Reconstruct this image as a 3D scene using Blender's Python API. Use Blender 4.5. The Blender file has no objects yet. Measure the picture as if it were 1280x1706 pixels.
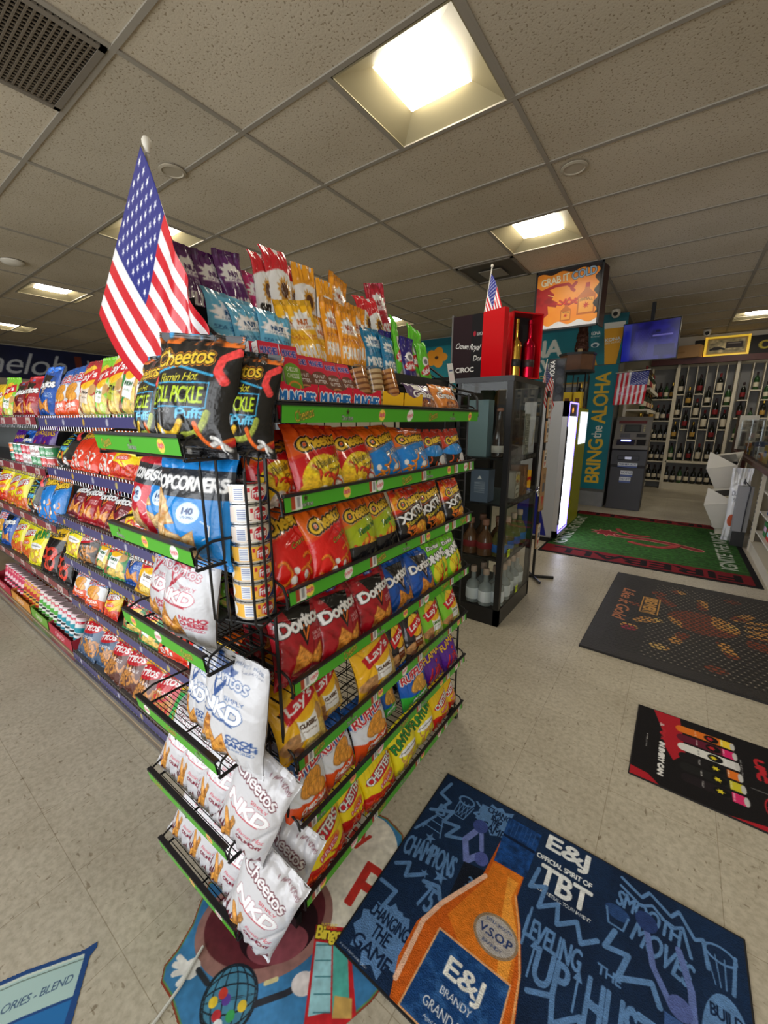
import bpy, bmesh, math, random
import numpy as np
from mathutils import Vector, Matrix, Euler
R = math.radians
random.seed(7)
S = bpy.context.scene
COL = S.collection

# ---------------------------------------------------------------- camera
cam_d = bpy.data.cameras.new('camera'); cam = bpy.data.objects.new('camera', cam_d); COL.objects.link(cam)
cam_d.sensor_fit = 'HORIZONTAL'; cam_d.sensor_width = 36.0; cam_d.lens = 670.0 / 1280 * 36
cam_d.clip_start = 0.02; cam_d.clip_end = 60
cam.location = (0, 0, 1.29); cam.rotation_euler = (R(90 - 12.945), 0, R(36.03))
S.camera = cam
# ---------------------------------------------------------------- world, daylight, exposure
S.view_settings.view_transform = 'Standard'; S.view_settings.look = 'None'
S.view_settings.gamma = 1; S.view_settings.use_curve_mapping = False
S.view_settings.exposure = 0.68
W = bpy.data.worlds.new('world'); S.world = W; W.use_nodes = True
W.node_tree.nodes['Background'].inputs[0].default_value = (0.75, 0.87, 1, 1)
W.node_tree.nodes['Background'].inputs[1].default_value = 1.0
LAMP_STRENGTH = 21.0
def area(name, loc, rot, sx, sy, power, col):
    l = bpy.data.lights.new(name, 'AREA'); l.shape = 'RECTANGLE'; l.size = sx; l.size_y = sy; l.energy = power; l.color = col
    o = bpy.data.objects.new(name, l); COL.objects.link(o); o.location = loc; o.rotation_euler = rot; return o
# daylight entering by the shop-front windows behind and beside the photographer
area('window_daylight', (-2.2, -2.42, 1.45), (R(90), 0, 0), 5.6, 2.1, 62, (1.0, 0.97, 0.93))
area('window_daylight', (1.5, -2.42, 1.45), (R(90), 0, 0), 1.5, 2.1, 18, (1.0, 0.97, 0.93))

# ================================================================ helpers
def tag(o, label=None, cat=None, group=None, kind=None):
    if label: o['label'] = label
    if cat: o['category'] = cat
    if group: o['group'] = group
    if kind: o['kind'] = kind
    return o
def empty(name, loc=(0, 0, 0), rot=(0, 0, 0), label=None, cat=None, group=None, kind=None):
    o = bpy.data.objects.new(name, None); COL.objects.link(o); o.location = loc; o.rotation_euler = rot
    o.empty_display_size = 0.05
    return tag(o, label, cat, group, kind)
_mats = {}
def mat(name, col=(0.5, 0.5, 0.5), rough=0.5, metal=0.0, coat=0.0, emit=None, es=0.0, trans=0.0, alpha=1.0, attr=False,
        bump=0.0, bscale=40.0, spec=0.5, nvar=0.0, nscale=8.0, ior=1.45, sheen=0.0):
    if name in _mats: return _mats[name]
    m = bpy.data.materials.new(name); m.use_nodes = True; nt = m.node_tree; b = nt.nodes['Principled BSDF']
    b.inputs['Base Color'].default_value = (*col, 1); b.inputs['Roughness'].default_value = rough
    b.inputs['Metallic'].default_value = metal; b.inputs['Coat Weight'].default_value = coat
    b.inputs['Specular IOR Level'].default_value = spec; b.inputs['IOR'].default_value = ior
    b.inputs['Transmission Weight'].default_value = trans; b.inputs['Alpha'].default_value = alpha
    b.inputs['Sheen Weight'].default_value = sheen
    if attr:
        a = nt.nodes.new('ShaderNodeAttribute'); a.attribute_name = 'Col'
        nt.links.new(a.outputs['Color'], b.inputs['Base Color'])
    elif nvar > 0:
        tc = nt.nodes.new('ShaderNodeTexCoord'); n = nt.nodes.new('ShaderNodeTexNoise'); n.inputs['Scale'].default_value = nscale; n.inputs['Detail'].default_value = 6
        mx = nt.nodes.new('ShaderNodeMix'); mx.data_type = 'RGBA'
        mx.inputs[6].default_value = (*[c * (1 - nvar) for c in col], 1); mx.inputs[7].default_value = (*[min(1, c * (1 + nvar)) for c in col], 1)
        nt.links.new(tc.outputs['Object'], n.inputs['Vector']); nt.links.new(n.outputs['Fac'], mx.inputs[0]); nt.links.new(mx.outputs[2], b.inputs['Base Color'])
    if emit:
        b.inputs['Emission Color'].default_value = (*emit, 1); b.inputs['Emission Strength'].default_value = es
        if attr: nt.links.new(a.outputs['Color'], b.inputs['Emission Color'])
    if bump > 0:
        tc = nt.nodes.new('ShaderNodeTexCoord'); n = nt.nodes.new('ShaderNodeTexNoise'); n.inputs['Scale'].default_value = bscale; n.inputs['Detail'].default_value = 3
        bp = nt.nodes.new('ShaderNodeBump'); bp.inputs['Strength'].default_value = bump; bp.inputs['Distance'].default_value = 0.01
        nt.links.new(tc.outputs['Object'], n.inputs['Vector']); nt.links.new(n.outputs['Fac'], bp.inputs['Height']); nt.links.new(bp.outputs['Normal'], b.inputs['Normal'])
    _mats[name] = m
    return m
def srgb(r, g, b): 
    f = lambda c: (c / 255 / 12.92) if c / 255 <= 0.04045 else ((c / 255 + 0.055) / 1.055) ** 2.4
    return (f(r), f(g), f(b))

class MB:
    """collects shapes, builds ONE mesh object"""
    def __init__(s): s.v = []; s.f = []; s.mi = []; s.sm = []; s.m = 0
    def add(s, vs, fs, smooth=False):
        n = len(s.v); s.v += [tuple(p) for p in vs]
        for f in fs: s.f.append([i + n for i in f]); s.mi.append(s.m); s.sm.append(smooth)
        return s
    def box(s, x0, x1, y0, y1, z0, z1, bev=0.0):
        if bev <= 0:
            v = [(x, y, z) for z in (z0, z1) for y in (y0, y1) for x in (x0, x1)]
            return s.add(v, [(0, 2, 3, 1), (4, 5, 7, 6), (0, 1, 5, 4), (2, 6, 7, 3), (0, 4, 6, 2), (1, 3, 7, 5)])
        bm = bmesh.new(); bmesh.ops.create_cube(bm, size=1)
        for q in bm.verts: q.co = Vector(((x0 + x1) / 2 + q.co.x * (x1 - x0), (y0 + y1) / 2 + q.co.y * (y1 - y0), (z0 + z1) / 2 + q.co.z * (z1 - z0)))
        bmesh.ops.bevel(bm, geom=bm.edges[:], offset=bev, segments=2, affect='EDGES', profile=0.6)
        bm.verts.index_update(); s.add([q.co[:] for q in bm.verts], [[q.index for q in f.verts] for f in bm.faces]); bm.free(); return s
    def quadbox(s, P, n, t):
        """solid slab: polygon P (list of points) pushed by thickness t along n"""
        n = Vector(n).normalized() * t; k = len(P)
        v = [Vector(p) for p in P] + [Vector(p) + n for p in P]
        return s.add([q[:] for q in v], [list(range(k))[::-1], list(range(k, 2 * k))] + [[i, (i + 1) % k, k + (i + 1) % k, k + i] for i in range(k)])
    def tube(s, pts, r, n=6, closed=False, rs=None):
        pts = [Vector(p) for p in pts]; N = len(pts); vs = []; fs = []
        ref = Vector((0.13, 0.27, 0.95)).normalized()
        for i, p in enumerate(pts):
            a = pts[i - 1] if (i > 0 or closed) else p; b = pts[(i + 1) % N] if (i < N - 1 or closed) else p
            d = (b - a).normalized()
            u = d.cross(ref)
            if u.length < 0.05: u = d.cross(Vector((1, 0, 0)))
            u.normalize(); w = d.cross(u); rr = rs[i] if rs else r
            for k in range(n):
                t = 2 * math.pi * k / n; vs.append((p + u * (rr * math.cos(t)) + w * (rr * math.sin(t)))[:])
        for i in range(N if closed else N - 1):
            j = (i + 1) % N
            for k in range(n): fs.append((i * n + k, i * n + (k + 1) % n, j * n + (k + 1) % n, j * n + k))
        if not closed: fs += [tuple(range(n))[::-1], tuple(range((N - 1) * n, N * n))]
        return s.add(vs, fs, True)
    def lathe(s, prof, cx=0, cy=0, z=0, n=16, axis='z'):
        vs = []; fs = []
        for r, h in prof:
            for k in range(n):
                t = 2 * math.pi * k / n
                vs.append((cx + r * math.cos(t), cy + r * math.sin(t), z + h))
        for i in range(len(prof) - 1):
            for k in range(n): fs.append((i * n + k, i * n + (k + 1) % n, (i + 1) * n + (k + 1) % n, (i + 1) * n + k))
        if prof[0][0] > 1e-4: fs.append(tuple(range(n))[::-1])
        if prof[-1][0] > 1e-4: fs.append(tuple(range((len(prof) - 1) * n, len(prof) * n)))
        return s.add(vs, fs, True)
    def prism(s, poly, z0, z1):
        k = len(poly)
        return s.add([(x, y, z0) for x, y in poly] + [(x, y, z1) for x, y in poly], [list(range(k))[::-1], list(range(k, 2 * k))] + [[i, (i + 1) % k, k + (i + 1) % k, k + i] for i in range(k)])
    def xf(s, M):
        s.v = [tuple(M @ Vector(p)) for p in s.v]; return s
    def build(s, name, mats, parent=None, **kw):
        me = bpy.data.meshes.new(name); me.from_pydata(s.v, [], s.f)
        for m in (mats if isinstance(mats, (list, tuple)) else [mats]): me.materials.append(m)
        me.polygons.foreach_set('material_index', s.mi); me.polygons.foreach_set('use_smooth', s.sm); me.update()
        o = bpy.data.objects.new(name, me); COL.objects.link(o)
        if parent is not None: o.parent = parent
        if any(s.sm) and not all(s.sm) or any(s.sm): 
            try: me.set_sharp_from_angle(angle=R(40))
            except Exception: pass
        return tag(o, **kw)
def dup(o, parent=None):
    c = o.copy(); COL.objects.link(c)
    if parent is not None: c.parent = parent
    for k in list(o.children): dup(k, c)
    return c

# ---------------------------------------------------------------- artwork raster (colours become a mesh colour attribute)
_tx = {}
def text_edges(s):
    if s in _tx: return _tx[s]
    cu = bpy.data.curves.new('t', 'FONT'); cu.body = s; cu.resolution_u = 3; cu.space_character = 0.92
    o = bpy.data.objects.new('t', cu); COL.objects.link(o)
    bpy.context.view_layer.update()
    dg = bpy.context.evaluated_depsgraph_get(); me = o.evaluated_get(dg).to_mesh()
    n = len(me.vertices); co = np.zeros(n * 3, 'f'); me.vertices.foreach_get('co', co); co = co.reshape(-1, 3)[:, :2]
    cnt = {}
    for p in me.polygons:
        vs = list(p.vertices)
        for i in range(len(vs)):
            a, b = vs[i], vs[(i + 1) % len(vs)]; k = (a, b) if a < b else (b, a); cnt[k] = cnt.get(k, 0) + 1
    E = np.array([k for k, c in cnt.items() if c == 1])
    if len(E) == 0: E = np.zeros((0, 2), int)
    ed = np.concatenate([co[E[:, 0]], co[E[:, 1]]], 1).astype(float)
    mn = co.min(0); mx = co.max(0); sz = np.maximum(mx - mn, 1e-6)
    ed[:, 0::2] = (ed[:, 0::2] - mn[0]) / sz[0] - 0.5; ed[:, 1::2] = (ed[:, 1::2] - mn[1]) / sz[1] - 0.5
    bpy.data.objects.remove(o); bpy.data.curves.remove(cu)
    _tx[s] = ed
    return ed
def vnoise(h, w, sc, rng):
    gy, gx = max(2, int(sc)), max(2, int(sc * w / h))
    g = rng.random((gy + 2, gx + 2)); y = np.linspace(0, gy, h, endpoint=False); x = np.linspace(0, gx, w, endpoint=False)
    yi = y.astype(int); xi = x.astype(int); fy = (y - yi)[:, None]; fx = (x - xi)[None]
    fy = fy * fy * (3 - 2 * fy); fx = fx * fx * (3 - 2 * fx)
    a = g[yi][:, xi]; b = g[yi][:, xi + 1]; c = g[yi + 1][:, xi]; d = g[yi + 1][:, xi + 1]
    return (a * (1 - fx) + b * fx) * (1 - fy) + (c * (1 - fx) + d * fx) * fy
class Cv:
    def __init__(s, nx, ny, asp, bg=(255, 255, 255), ss=2, seed=1):
        s.nx, s.ny, s.asp, s.ss = nx, ny, asp, ss; s.W, s.H = nx * ss, ny * ss
        s.im = np.empty((s.H, s.W, 3)); s.im[:] = bg; s.al = np.ones((s.H, s.W)); s.rng = np.random.default_rng(seed)
        s.X = ((np.arange(s.W) + .5) / s.W)[None, :].repeat(s.H, 0); s.Y = ((np.arange(s.H) + .5) / s.H)[:, None].repeat(s.W, 1)
    def emask(s, ed):
        m = np.zeros((s.H, s.W), bool)
        if len(ed) == 0: return m
        x0, y0, x1, y1 = ed[:, 0] * s.W, ed[:, 1] * s.H, ed[:, 2] * s.W, ed[:, 3] * s.H
        r0 = max(0, int(min(y0.min(), y1.min()))); r1 = min(s.H, int(max(y0.max(), y1.max())) + 2)
        if r1 <= r0: return m
        ys = np.arange(r0, r1) + .5
        c = (y0[None] <= ys[:, None]) != (y1[None] <= ys[:, None])
        ri, ei = np.nonzero(c)
        xx = x0[ei] + (ys[ri] - y0[ei]) / (y1[ei] - y0[ei]) * (x1[ei] - x0[ei])
        ci = np.clip(np.ceil(xx - .5).astype(int), 0, s.W)
        acc = np.zeros((r1 - r0, s.W + 1), int); np.add.at(acc, (ri, ci), 1)
        m[r0:r1] = (np.cumsum(acc, 1)[:, :s.W] % 2) == 1
        return m
    def put(s, m, col, a=1.0):
        s.im[m] = s.im[m] * (1 - a) + np.array(col) * a; return m
    def rect(s, x0, y0, x1, y1, col, a=1.0): return s.put((s.X >= x0) & (s.X <= x1) & (s.Y >= y0) & (s.Y <= y1), col, a)
    def ell(s, cx, cy, rx, ry, col, rot=0, a=1.0, draw=True):
        dx = (s.X - cx) * s.asp; dy = s.Y - cy; t = R(rot); u = dx * math.cos(t) + dy * math.sin(t); v = -dx * math.sin(t) + dy * math.cos(t)
        m = (u / (rx * s.asp)) ** 2 + (v / ry) ** 2 <= 1
        if draw: s.put(m, col, a)
        return m
    def poly(s, P, col, a=1.0, draw=True):
        P = np.array(P, float); m = s.emask(np.concatenate([P, np.roll(P, -1, 0)], 1))
        if draw: s.put(m, col, a)
        return m
    def line(s, P, w, col, a=1.0, draw=True):
        m = np.zeros((s.H, s.W), bool)
        for (x0, y0), (x1, y1) in zip(P[:-1], P[1:]):
            ax, ay, bx, by = x0 * s.asp, y0, x1 * s.asp, y1; dx, dy = bx - ax, by - ay; L = dx * dx + dy * dy + 1e-9
            px, py = s.X * s.asp - ax, s.Y - ay; t = np.clip((px * dx + py * dy) / L, 0, 1)
            m |= (px - t * dx) ** 2 + (py - t * dy) ** 2 < (w / 2) ** 2
        if draw: s.put(m, col, a)
        return m
    def burst(s, cx, cy, r, n, col, k=0.7, sx=1.0):
        P = []
        for i in range(2 * n):
            t = math.pi * i / n; q = r * (1 if i % 2 == 0 else k) * (0.88 + 0.24 * s.rng.random())
            P.append((cx + q * math.cos(t) / s.asp * sx, cy + q * math.sin(t)))
        return s.poly(P, col)
    def star(s, cx, cy, r, col, rot=90):
        return s.poly([(cx + (r if i % 2 == 0 else r * .4) * math.cos(R(rot + 36 * i)) / s.asp, cy + (r if i % 2 == 0 else r * .4) * math.sin(R(rot + 36 * i))) for i in range(10)], col)
    def text(s, t, cx, cy, w, h, col, rot=0, shear=0, out=None, ow=0, out2=None, ow2=0, bold=0, arch=0, a=1.0):
        e = text_edges(t); q = e.reshape(-1, 2, 2).copy(); x = q[..., 0]; y = q[..., 1]
        X = (x + shear * y * h / (w * s.asp)) * w * s.asp; Y = (y + arch * (0.25 - x * x)) * h
        c, d = math.cos(R(rot)), math.sin(R(rot)); U = X * c - Y * d; V = X * d + Y * c
        q[..., 0] = cx + U / s.asp; q[..., 1] = cy + V
        m = s.emask(q.reshape(-1, 4))
        m = s.dil(m, bold)
        if out2 is not None: s.put(s.dil(m, ow + ow2), out2)
        if out is not None: s.put(s.dil(m, ow), out)
        return s.put(m, col, a)
    def dil(s, m, n):
        for _ in range(int(n)):
            k = m.copy(); k[1:] |= m[:-1]; k[:-1] |= m[1:]; k[:, 1:] |= m[:, :-1]; k[:, :-1] |= m[:, 1:]; m = k
        return m
    def grain(s, m, amt, sc=40, col=None):
        n = vnoise(s.H, s.W, sc, s.rng) * .6 + vnoise(s.H, s.W, sc * 2.3, s.rng) * .4
        if col is None: s.im[m] = np.clip(s.im[m] * (1 + amt * (n[m][:, None] - .5) * 2), 0, 255)
        else:
            k = np.clip((n[m][:, None] - .5) * 4, 0, 1) * amt; s.im[m] = s.im[m] * (1 - k) + np.array(col) * k
    def vert_cols(s):
        im = s.im.reshape(s.ny, s.ss, s.nx, s.ss, 3).mean((1, 3)); return np.clip(im / 255, 0, 1)
    def vert_alpha(s): return s.al.reshape(s.ny, s.ss, s.nx, s.ss).mean((1, 3))

def grid_faces(nx, ny, off=0, flip=False):
    i = (np.arange(ny - 1)[:, None] * nx + np.arange(nx - 1)[None]).ravel() + off
    f = np.stack([i, i + 1, i + nx + 1, i + nx], 1)
    return f[:, ::-1] if flip else f
def art_mesh(name, grids, mats):
    """grids: list of (pos (n,3) array, col (n,3) srgb, faces (m,4), matindex, smooth)"""
    me = bpy.data.meshes.new(name); nv = sum(len(g[0]) for g in grids); nf = sum(len(g[2]) for g in grids)
    V = np.concatenate([g[0] for g in grids]).astype('f'); off = 0; F = []; MI = []; SM = []
    for g in grids:
        F.append(g[2] + off); off += len(g[0]); MI += [g[3]] * len(g[2]); SM += [g[4]] * len(g[2])
    F = np.concatenate(F).astype('i')
    me.vertices.add(nv); me.vertices.foreach_set('co', V.ravel())
    me.loops.add(nf * 4); me.loops.foreach_set('vertex_index', F.ravel())
    me.polygons.add(nf); me.polygons.foreach_set('loop_start', np.arange(nf, dtype='i') * 4)
    for m in mats: me.materials.append(m)
    me.polygons.foreach_set('material_index', np.array(MI, 'i')); me.polygons.foreach_set('use_smooth', np.array(SM, bool))
    me.update(calc_edges=True); me.validate()
    a = me.color_attributes.new('Col', 'BYTE_COLOR', 'POINT')
    C = np.concatenate([g[1] for g in grids]); C = np.concatenate([C, np.ones((len(C), 1))], 1).astype('f')
    a.data.foreach_set('color_srgb', C.ravel())
    return me
ART = dict(rough=0.45, attr=True)
M_paper = mat('printed_paper', rough=0.55, attr=True)
M_card = mat('printed_card', rough=0.4, attr=True, coat=0.1)
M_foil = mat('printed_foil', rough=0.27, attr=True, coat=0.4, bump=0.6, bscale=24)
M_gloss = mat('printed_gloss', rough=0.22, attr=True, coat=0.3)
M_cloth = mat('printed_cloth', rough=0.55, attr=True, sheen=0.2)
M_rug = mat('printed_rug', rough=0.85, attr=True, bump=0.4, bscale=300, spec=0.2)
def panel(name, cv, O, U, V, th, parent=None, m=None, side=None, sidecol=(40, 40, 40), cut=False, bend=None, **kw):
    """flat printed panel with thickness; O origin corner, U/V full edge vectors, front normal = U x V"""
    O, U, V = np.array(O, float), np.array(U, float), np.array(V, float); n = np.cross(U, V); n /= np.linalg.norm(n)
    nx, ny = cv.nx, cv.ny; u = np.linspace(0, 1, nx)[None, :].repeat(ny, 0).ravel(); v = np.linspace(0, 1, ny)[:, None].repeat(nx, 1).ravel()
    P = O + u[:, None] * U + v[:, None] * V
    if bend is not None: P = P + n[None] * bend(u, v)[:, None]
    c = cv.vert_cols().reshape(-1, 3); f = grid_faces(nx, ny)
    if cut:
        al = cv.vert_alpha().ravel() > .5; f = f[al[f].all(1)]
        used = np.zeros(len(P), bool); used[f.ravel()] = True; idx = np.cumsum(used) - 1; P = P[used]; c = c[used]; f = idx[f]
        G = [(P, c, f, 0, True)]
    else:
        B = np.array([O, O + U, O + U + V, O + V]); Bk = B - n * th; q = np.concatenate([B, Bk]); sc = np.tile(np.array(sidecol) / 255, (8, 1))
        ff = np.array([[4, 7, 6, 5], [0, 4, 5, 1], [1, 5, 6, 2], [2, 6, 7, 3], [3, 7, 4, 0]])
        if bend is not None: q = q - n * 0.0; ff = ff[:1] if th > 0 else ff
        G = [(P, c, f, 0, bend is not None)] + ([(q, sc, ff, 1, False)] if th > 0 else [])
    me = art_mesh(name, G, [m or M_paper, side or m or M_paper]); o = bpy.data.objects.new(name, me); COL.objects.link(o)
    if parent is not None: o.parent = parent
    return tag(o, **kw)
M_seal = mat('foil_back', rough=0.3, attr=True, coat=0.2)
def bag_mesh(name, cv, w, h, T, seed=1, m=None, seal=0.05, flare=0.0, back=(200, 200, 205), neck=0.0):
    rng = np.random.default_rng(seed); nx, ny = cv.nx, cv.ny
    def surf(nx, ny, sgn):
        u = np.linspace(-1, 1, nx)[None, :].repeat(ny, 0); v = np.linspace(0, 1, ny)[:, None].repeat(nx, 1)
        t = np.clip((v - seal) / (1 - 2 * seal), 0, 1); b = np.sin(np.pi * t ** 0.82) ** 0.55 * (1.08 - 0.3 * t)
        b = np.where((t <= 0) | (t >= 1), 0, b)
        cs = np.clip(1 - np.abs(u) ** 2.6, 0, 1) ** 0.62
        y = T / 2 * b * cs
        r = np.random.default_rng(seed)
        ph = r.random(8) * 6.28
        dt = np.minimum(v - 0, 1 - v)
        wr = np.zeros_like(u)
        for k in range(4): wr += np.sin(u * (7 + 5 * k) + ph[k] + v * 2.5 * (k - 1.5)) * np.exp(-((dt - seal * 1.3) / .10) ** 2) * (0.0022 - .0003 * k)
        for k in range(5):
            a = r.random() * 3.14; cx, cy = r.uniform(-.9, .9), r.uniform(.15, .85); d = (u - cx) * math.cos(a) + (v - cy) * 2 * math.sin(a); e = -(u - cx) * math.sin(a) + (v - cy) * 2 * math.cos(a)
            wr += -0.0028 * np.exp(-(d / .055) ** 2) * np.exp(-(e / .5) ** 2)
        wr += 0.0016 * np.sin(u * 3.1 + ph[5]) * np.sin(v * 9 + ph[6])
        wr *= (h / .2) * (cs > 0.02) * np.clip(cs * 3, 0, 1)
        crimp = np.where((v < seal * .8) | (v > 1 - seal * .8), 0.0006 * np.sin(v / seal * 26), 0)
        x = u * w / 2 * (1 - 0.10 * np.clip(b, 0, 1) + flare * np.clip((v - .85) / .15, 0, 1) - neck * np.exp(-((v - .82) / .1) ** 2))
        x = x + 0.004 * np.sin(v * 5 + ph[7])
        bendy = 0.012 * (h / .2) * np.clip((v - .85) / .15, 0, 1) ** 2 * (r.random() - .3) * 2
        yy = -(y + wr + 0.0008) * sgn + bendy - crimp * sgn
        if sgn < 0: yy = (y * .8 + 0.0008) + bendy
        return np.stack([x.ravel(), yy.ravel(), (v * h).ravel()], 1)
    Pf = surf(nx, ny, 1); Pb = surf(24, 30, -1); cb = np.tile(np.array(back) / 255, (len(Pb), 1))
    # stitch: straight side strips come from coincident borders
    return art_mesh(name, [(Pf, cv.vert_cols().reshape(-1, 3), grid_faces(nx, ny), 0, True), (Pb, cb, grid_faces(24, 30, flip=True), 1, True)], [m or M_foil, M_seal])
ORD = ['', '', 'two', 'three', 'four', 'five', 'six', 'seven', 'eight', 'nine', 'ten', 'eleven', 'twelve']
ORDN = ['nearest', 'second nearest', 'third nearest', 'fourth nearest', 'fifth nearest', 'sixth nearest', 'seventh nearest', 'eighth nearest', 'ninth nearest']
def rank(i, n): return ('' if n == 1 else (', nearer of the two' if i == 0 else ', farther of the two') if n == 2 else ', %s of %s' % (ORDN[i] if i < n - 1 else 'farthest', ORD[n]))

# ================================================================ package artwork
K = (12, 12, 14); Wt = (248, 248, 248)
def curl_logo(c, x, y, w, h, rot=10, fill=(250, 205, 60), out=K, out2=Wt, o=2, o2=2):
    c.text('Cheetos', x, y, w, h, fill, rot=rot, shear=.12, out=out, ow=4, out2=out2, ow2=1, bold=2, arch=.25)
def chip_logo(c, x, y, w, h, tri=K, fill=Wt, slit=(240, 130, 40), rot=6):
    c.poly([(x - w * .34, y + h * 1.5), (x + w * .34, y + h * 1.2), (x, y - h * 1.9)], tri)
    c.poly([(x - w * .05, y - h * .3), (x + w * .22, y - h * .1), (x, y - h * 1.5)], slit)
    c.poly([(x - w * .0, y - h * .5), (x + w * .12, y - h * .3), (x, y - h * 1.2)], tri)
    c.text('Doritos', x, y, w, h, fill, rot=rot, out=tri, ow=2, bold=2)
def sun_logo(c, x, y, w, h, t="Lay's", rot=12):
    c.ell(x, y, w * .5, h * .9, (252, 205, 60)); c.ell(x, y - h * .1, w * .44, h * .7, (250, 190, 30))
    a = R(rot); P = []
    for sx, sy in ((-.62, -.45), (.62, -.3), (.62, .5), (-.62, .32)):
        P.append((x + w * (sx * math.cos(a)) - h / c.asp * sy * math.sin(a), y + w * c.asp * sx * math.sin(a) + h * sy * math.cos(a)))
    c.poly(P, (205, 22, 38)); c.text(t, x, y + h * .02, w * .95, h * .62, Wt, rot=rot, shear=.1, bold=1)
def ridge_logo(c, x, y, w, h, t='RUFFLES', rot=6, fill=(200, 24, 44)):
    c.text(t, x, y, w, h, fill, rot=rot, shear=.15, out=Wt, ow=3, out2=(20, 50, 130), ow2=1, bold=1)
def tri_chip(c, x, y, r, rot, col=(226, 150, 62), dk=(170, 92, 30)):
    P = [(x + r * math.cos(R(rot + k)) / c.asp, y + r * math.sin(R(rot + k))) for k in (90, 205, 335)]
    m = c.poly(P, dk); P = [(x + r * .9 * math.cos(R(rot + k)) / c.asp, y + r * .9 * math.sin(R(rot + k)) + .004) for k in (90, 205, 335)]
    m = c.poly(P, col); c.grain(m, .8, 22, dk); c.grain(m, .25, 60)
def round_chip(c, x, y, rx, ry, rot, col=(240, 205, 110)):
    c.ell(x, y, rx, ry, tuple(v * .72 for v in col), rot); m = c.ell(x, y + .004, rx * .93, ry * .9, col, rot); c.grain(m, .22, 26)
def puff(c, x, y, L, w, rot, col=(240, 130, 30), bend=.3):
    P = []
    for i in range(7):
        t = i / 6 - .5; a = L * t; b = bend * L * (t * t * 4 - .5); P.append((x + (a * math.cos(R(rot)) - b * math.sin(R(rot))) / c.asp, y + a * math.sin(R(rot)) + b * math.cos(R(rot))))
    c.line(P, w, tuple(v * .6 for v in col)); m = c.line([(p[0] - .004, p[1] + .004) for p in P], w * .78, col); c.grain(m, .3, 50)
def blob(c, x, y, r, col, n=9, k=.6): return c.burst(x, y, r, n, col, k)
def wavy(c, y0, amp, n, col, below=True, ph=0.0):
    Yb = y0 + amp * np.sin(c.X * n * 6.28 + ph) + amp * .4 * np.sin(c.X * n * 14 + ph); m = c.Y < Yb if below else c.Y > Yb
    return c.put(m, col)
def crinkle(c, y0, col, d): 
    c.put(c.Y > y0, col)
    for k in range(9): c.poly([(k / 9, y0), ((k + .5) / 9, y0 - d), ((k + 1) / 9, y0)], col)
NX, NY, AS = 74, 100, .78
def curls(top, body, sub, subcol, big=True, puffs=((.5, .3, 30),), pc=(236, 112, 28), seed=1, extra=None, nx=NX, ny=NY, asp=AS, face=None):
    c = Cv(nx, ny, asp, body, seed=seed)
    c.put(c.Y > .62 + .22 * (c.X - .3), top); m = c.put((c.Y > .60 + .22 * (c.X - .3)) & (c.Y < .64 + .22 * (c.X - .3)), tuple((a + b) / 2 for a, b in zip(top, body)))
    if face is not None:
        for x, y, r, col in face: m = c.ell(x, y, r, r * .7, col, 20); c.grain(m, .3, 30)
    rng = c.rng
    for i in range(9): puff(c, rng.uniform(.15, .9), rng.uniform(.06, .38), rng.uniform(.1, .2), .035, rng.uniform(0, 180), pc)
    if face is None:
        for i in range(4): m = c.ell(rng.uniform(.15, .85), rng.uniform(.08, .34), .06, .035, (240, 236, 230), rng.uniform(0, 180))
    if extra: extra(c)
    curl_logo(c, .53, .75, .82, .15)
    if sub: 
        for i, (t, x, y, w, h) in enumerate(sub): c.text(t, x, y, w, h, subcol, rot=14, shear=.25, out=K, ow=1)
    return c
def chipbag(bg, accent=K, slit=(240, 120, 40), sub='NACHO|CHEESE', seed=1, nx=NX, ny=NY, asp=AS, tri=K, fleck=None):
    c = Cv(nx, ny, asp, bg, seed=seed)
    c.grain(c.X >= 0, .5, 12, tuple(v * .55 for v in bg))
    c.ell(.5, .98, .4, .12, tuple(min(255, v * 1.3 + 25) for v in bg)); c.text('BUILD BOLD WIN BIG', .5, .95, .6, .035, Wt); 
    c.rect(.4, .85, .62, .90, (30, 80, 180)); c.text('250', .51, .875, .16, .035, Wt)
    if fleck:
        for i in range(26): blob(c, c.rng.uniform(0, 1), c.rng.uniform(.05, .6), .02, fleck, 4)
    tri_chip(c, .42, .22, .2, 15); tri_chip(c, .72, .2, .17, -20)
    chip_logo(c, .5, .62, .84, .14, tri, slit=slit)
    for i, t in enumerate(sub.split('|')): c.text(t, .78, .45 - .05 * i, .26, .038, Wt)
    return c
def potato(bg, sub='CLASSIC', panel_=Wt, subcol=(70, 40, 20), lower=None, seed=1, extra=None, chipcol=(242, 208, 110)):
    c = Cv(NX, NY, AS, bg, seed=seed)
    if lower: wavy(c, .38, .03, 1, lower)
    m = c.ell(.2, .25, .2, .1, (190, 140, 90), 20); c.grain(m, .3, 20); m = c.ell(.25, .12, .12, .07, (150, 90, 60)); m = c.ell(.8, .45, .12, .09, (205, 160, 100), 60)
    for q in ((.55, .14, .2, .1, 30), (.78, .25, .16, .1, -40), (.62, .3, .14, .09, 80), (.85, .1, .14, .08, 10)): round_chip(c, *q, chipcol)
    c.poly([(.32, .24), (.72, .20), (.74, .50), (.34, .54)], panel_)
    if extra: extra(c)
    c.text(sub, .53, .39, .34, .05, subcol, rot=-4, bold=1); c.text('Potato Chips', .53, .31, .28, .03, subcol, rot=-4)
    sun_logo(c, .53, .655, .62, .24)
    return c
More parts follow.
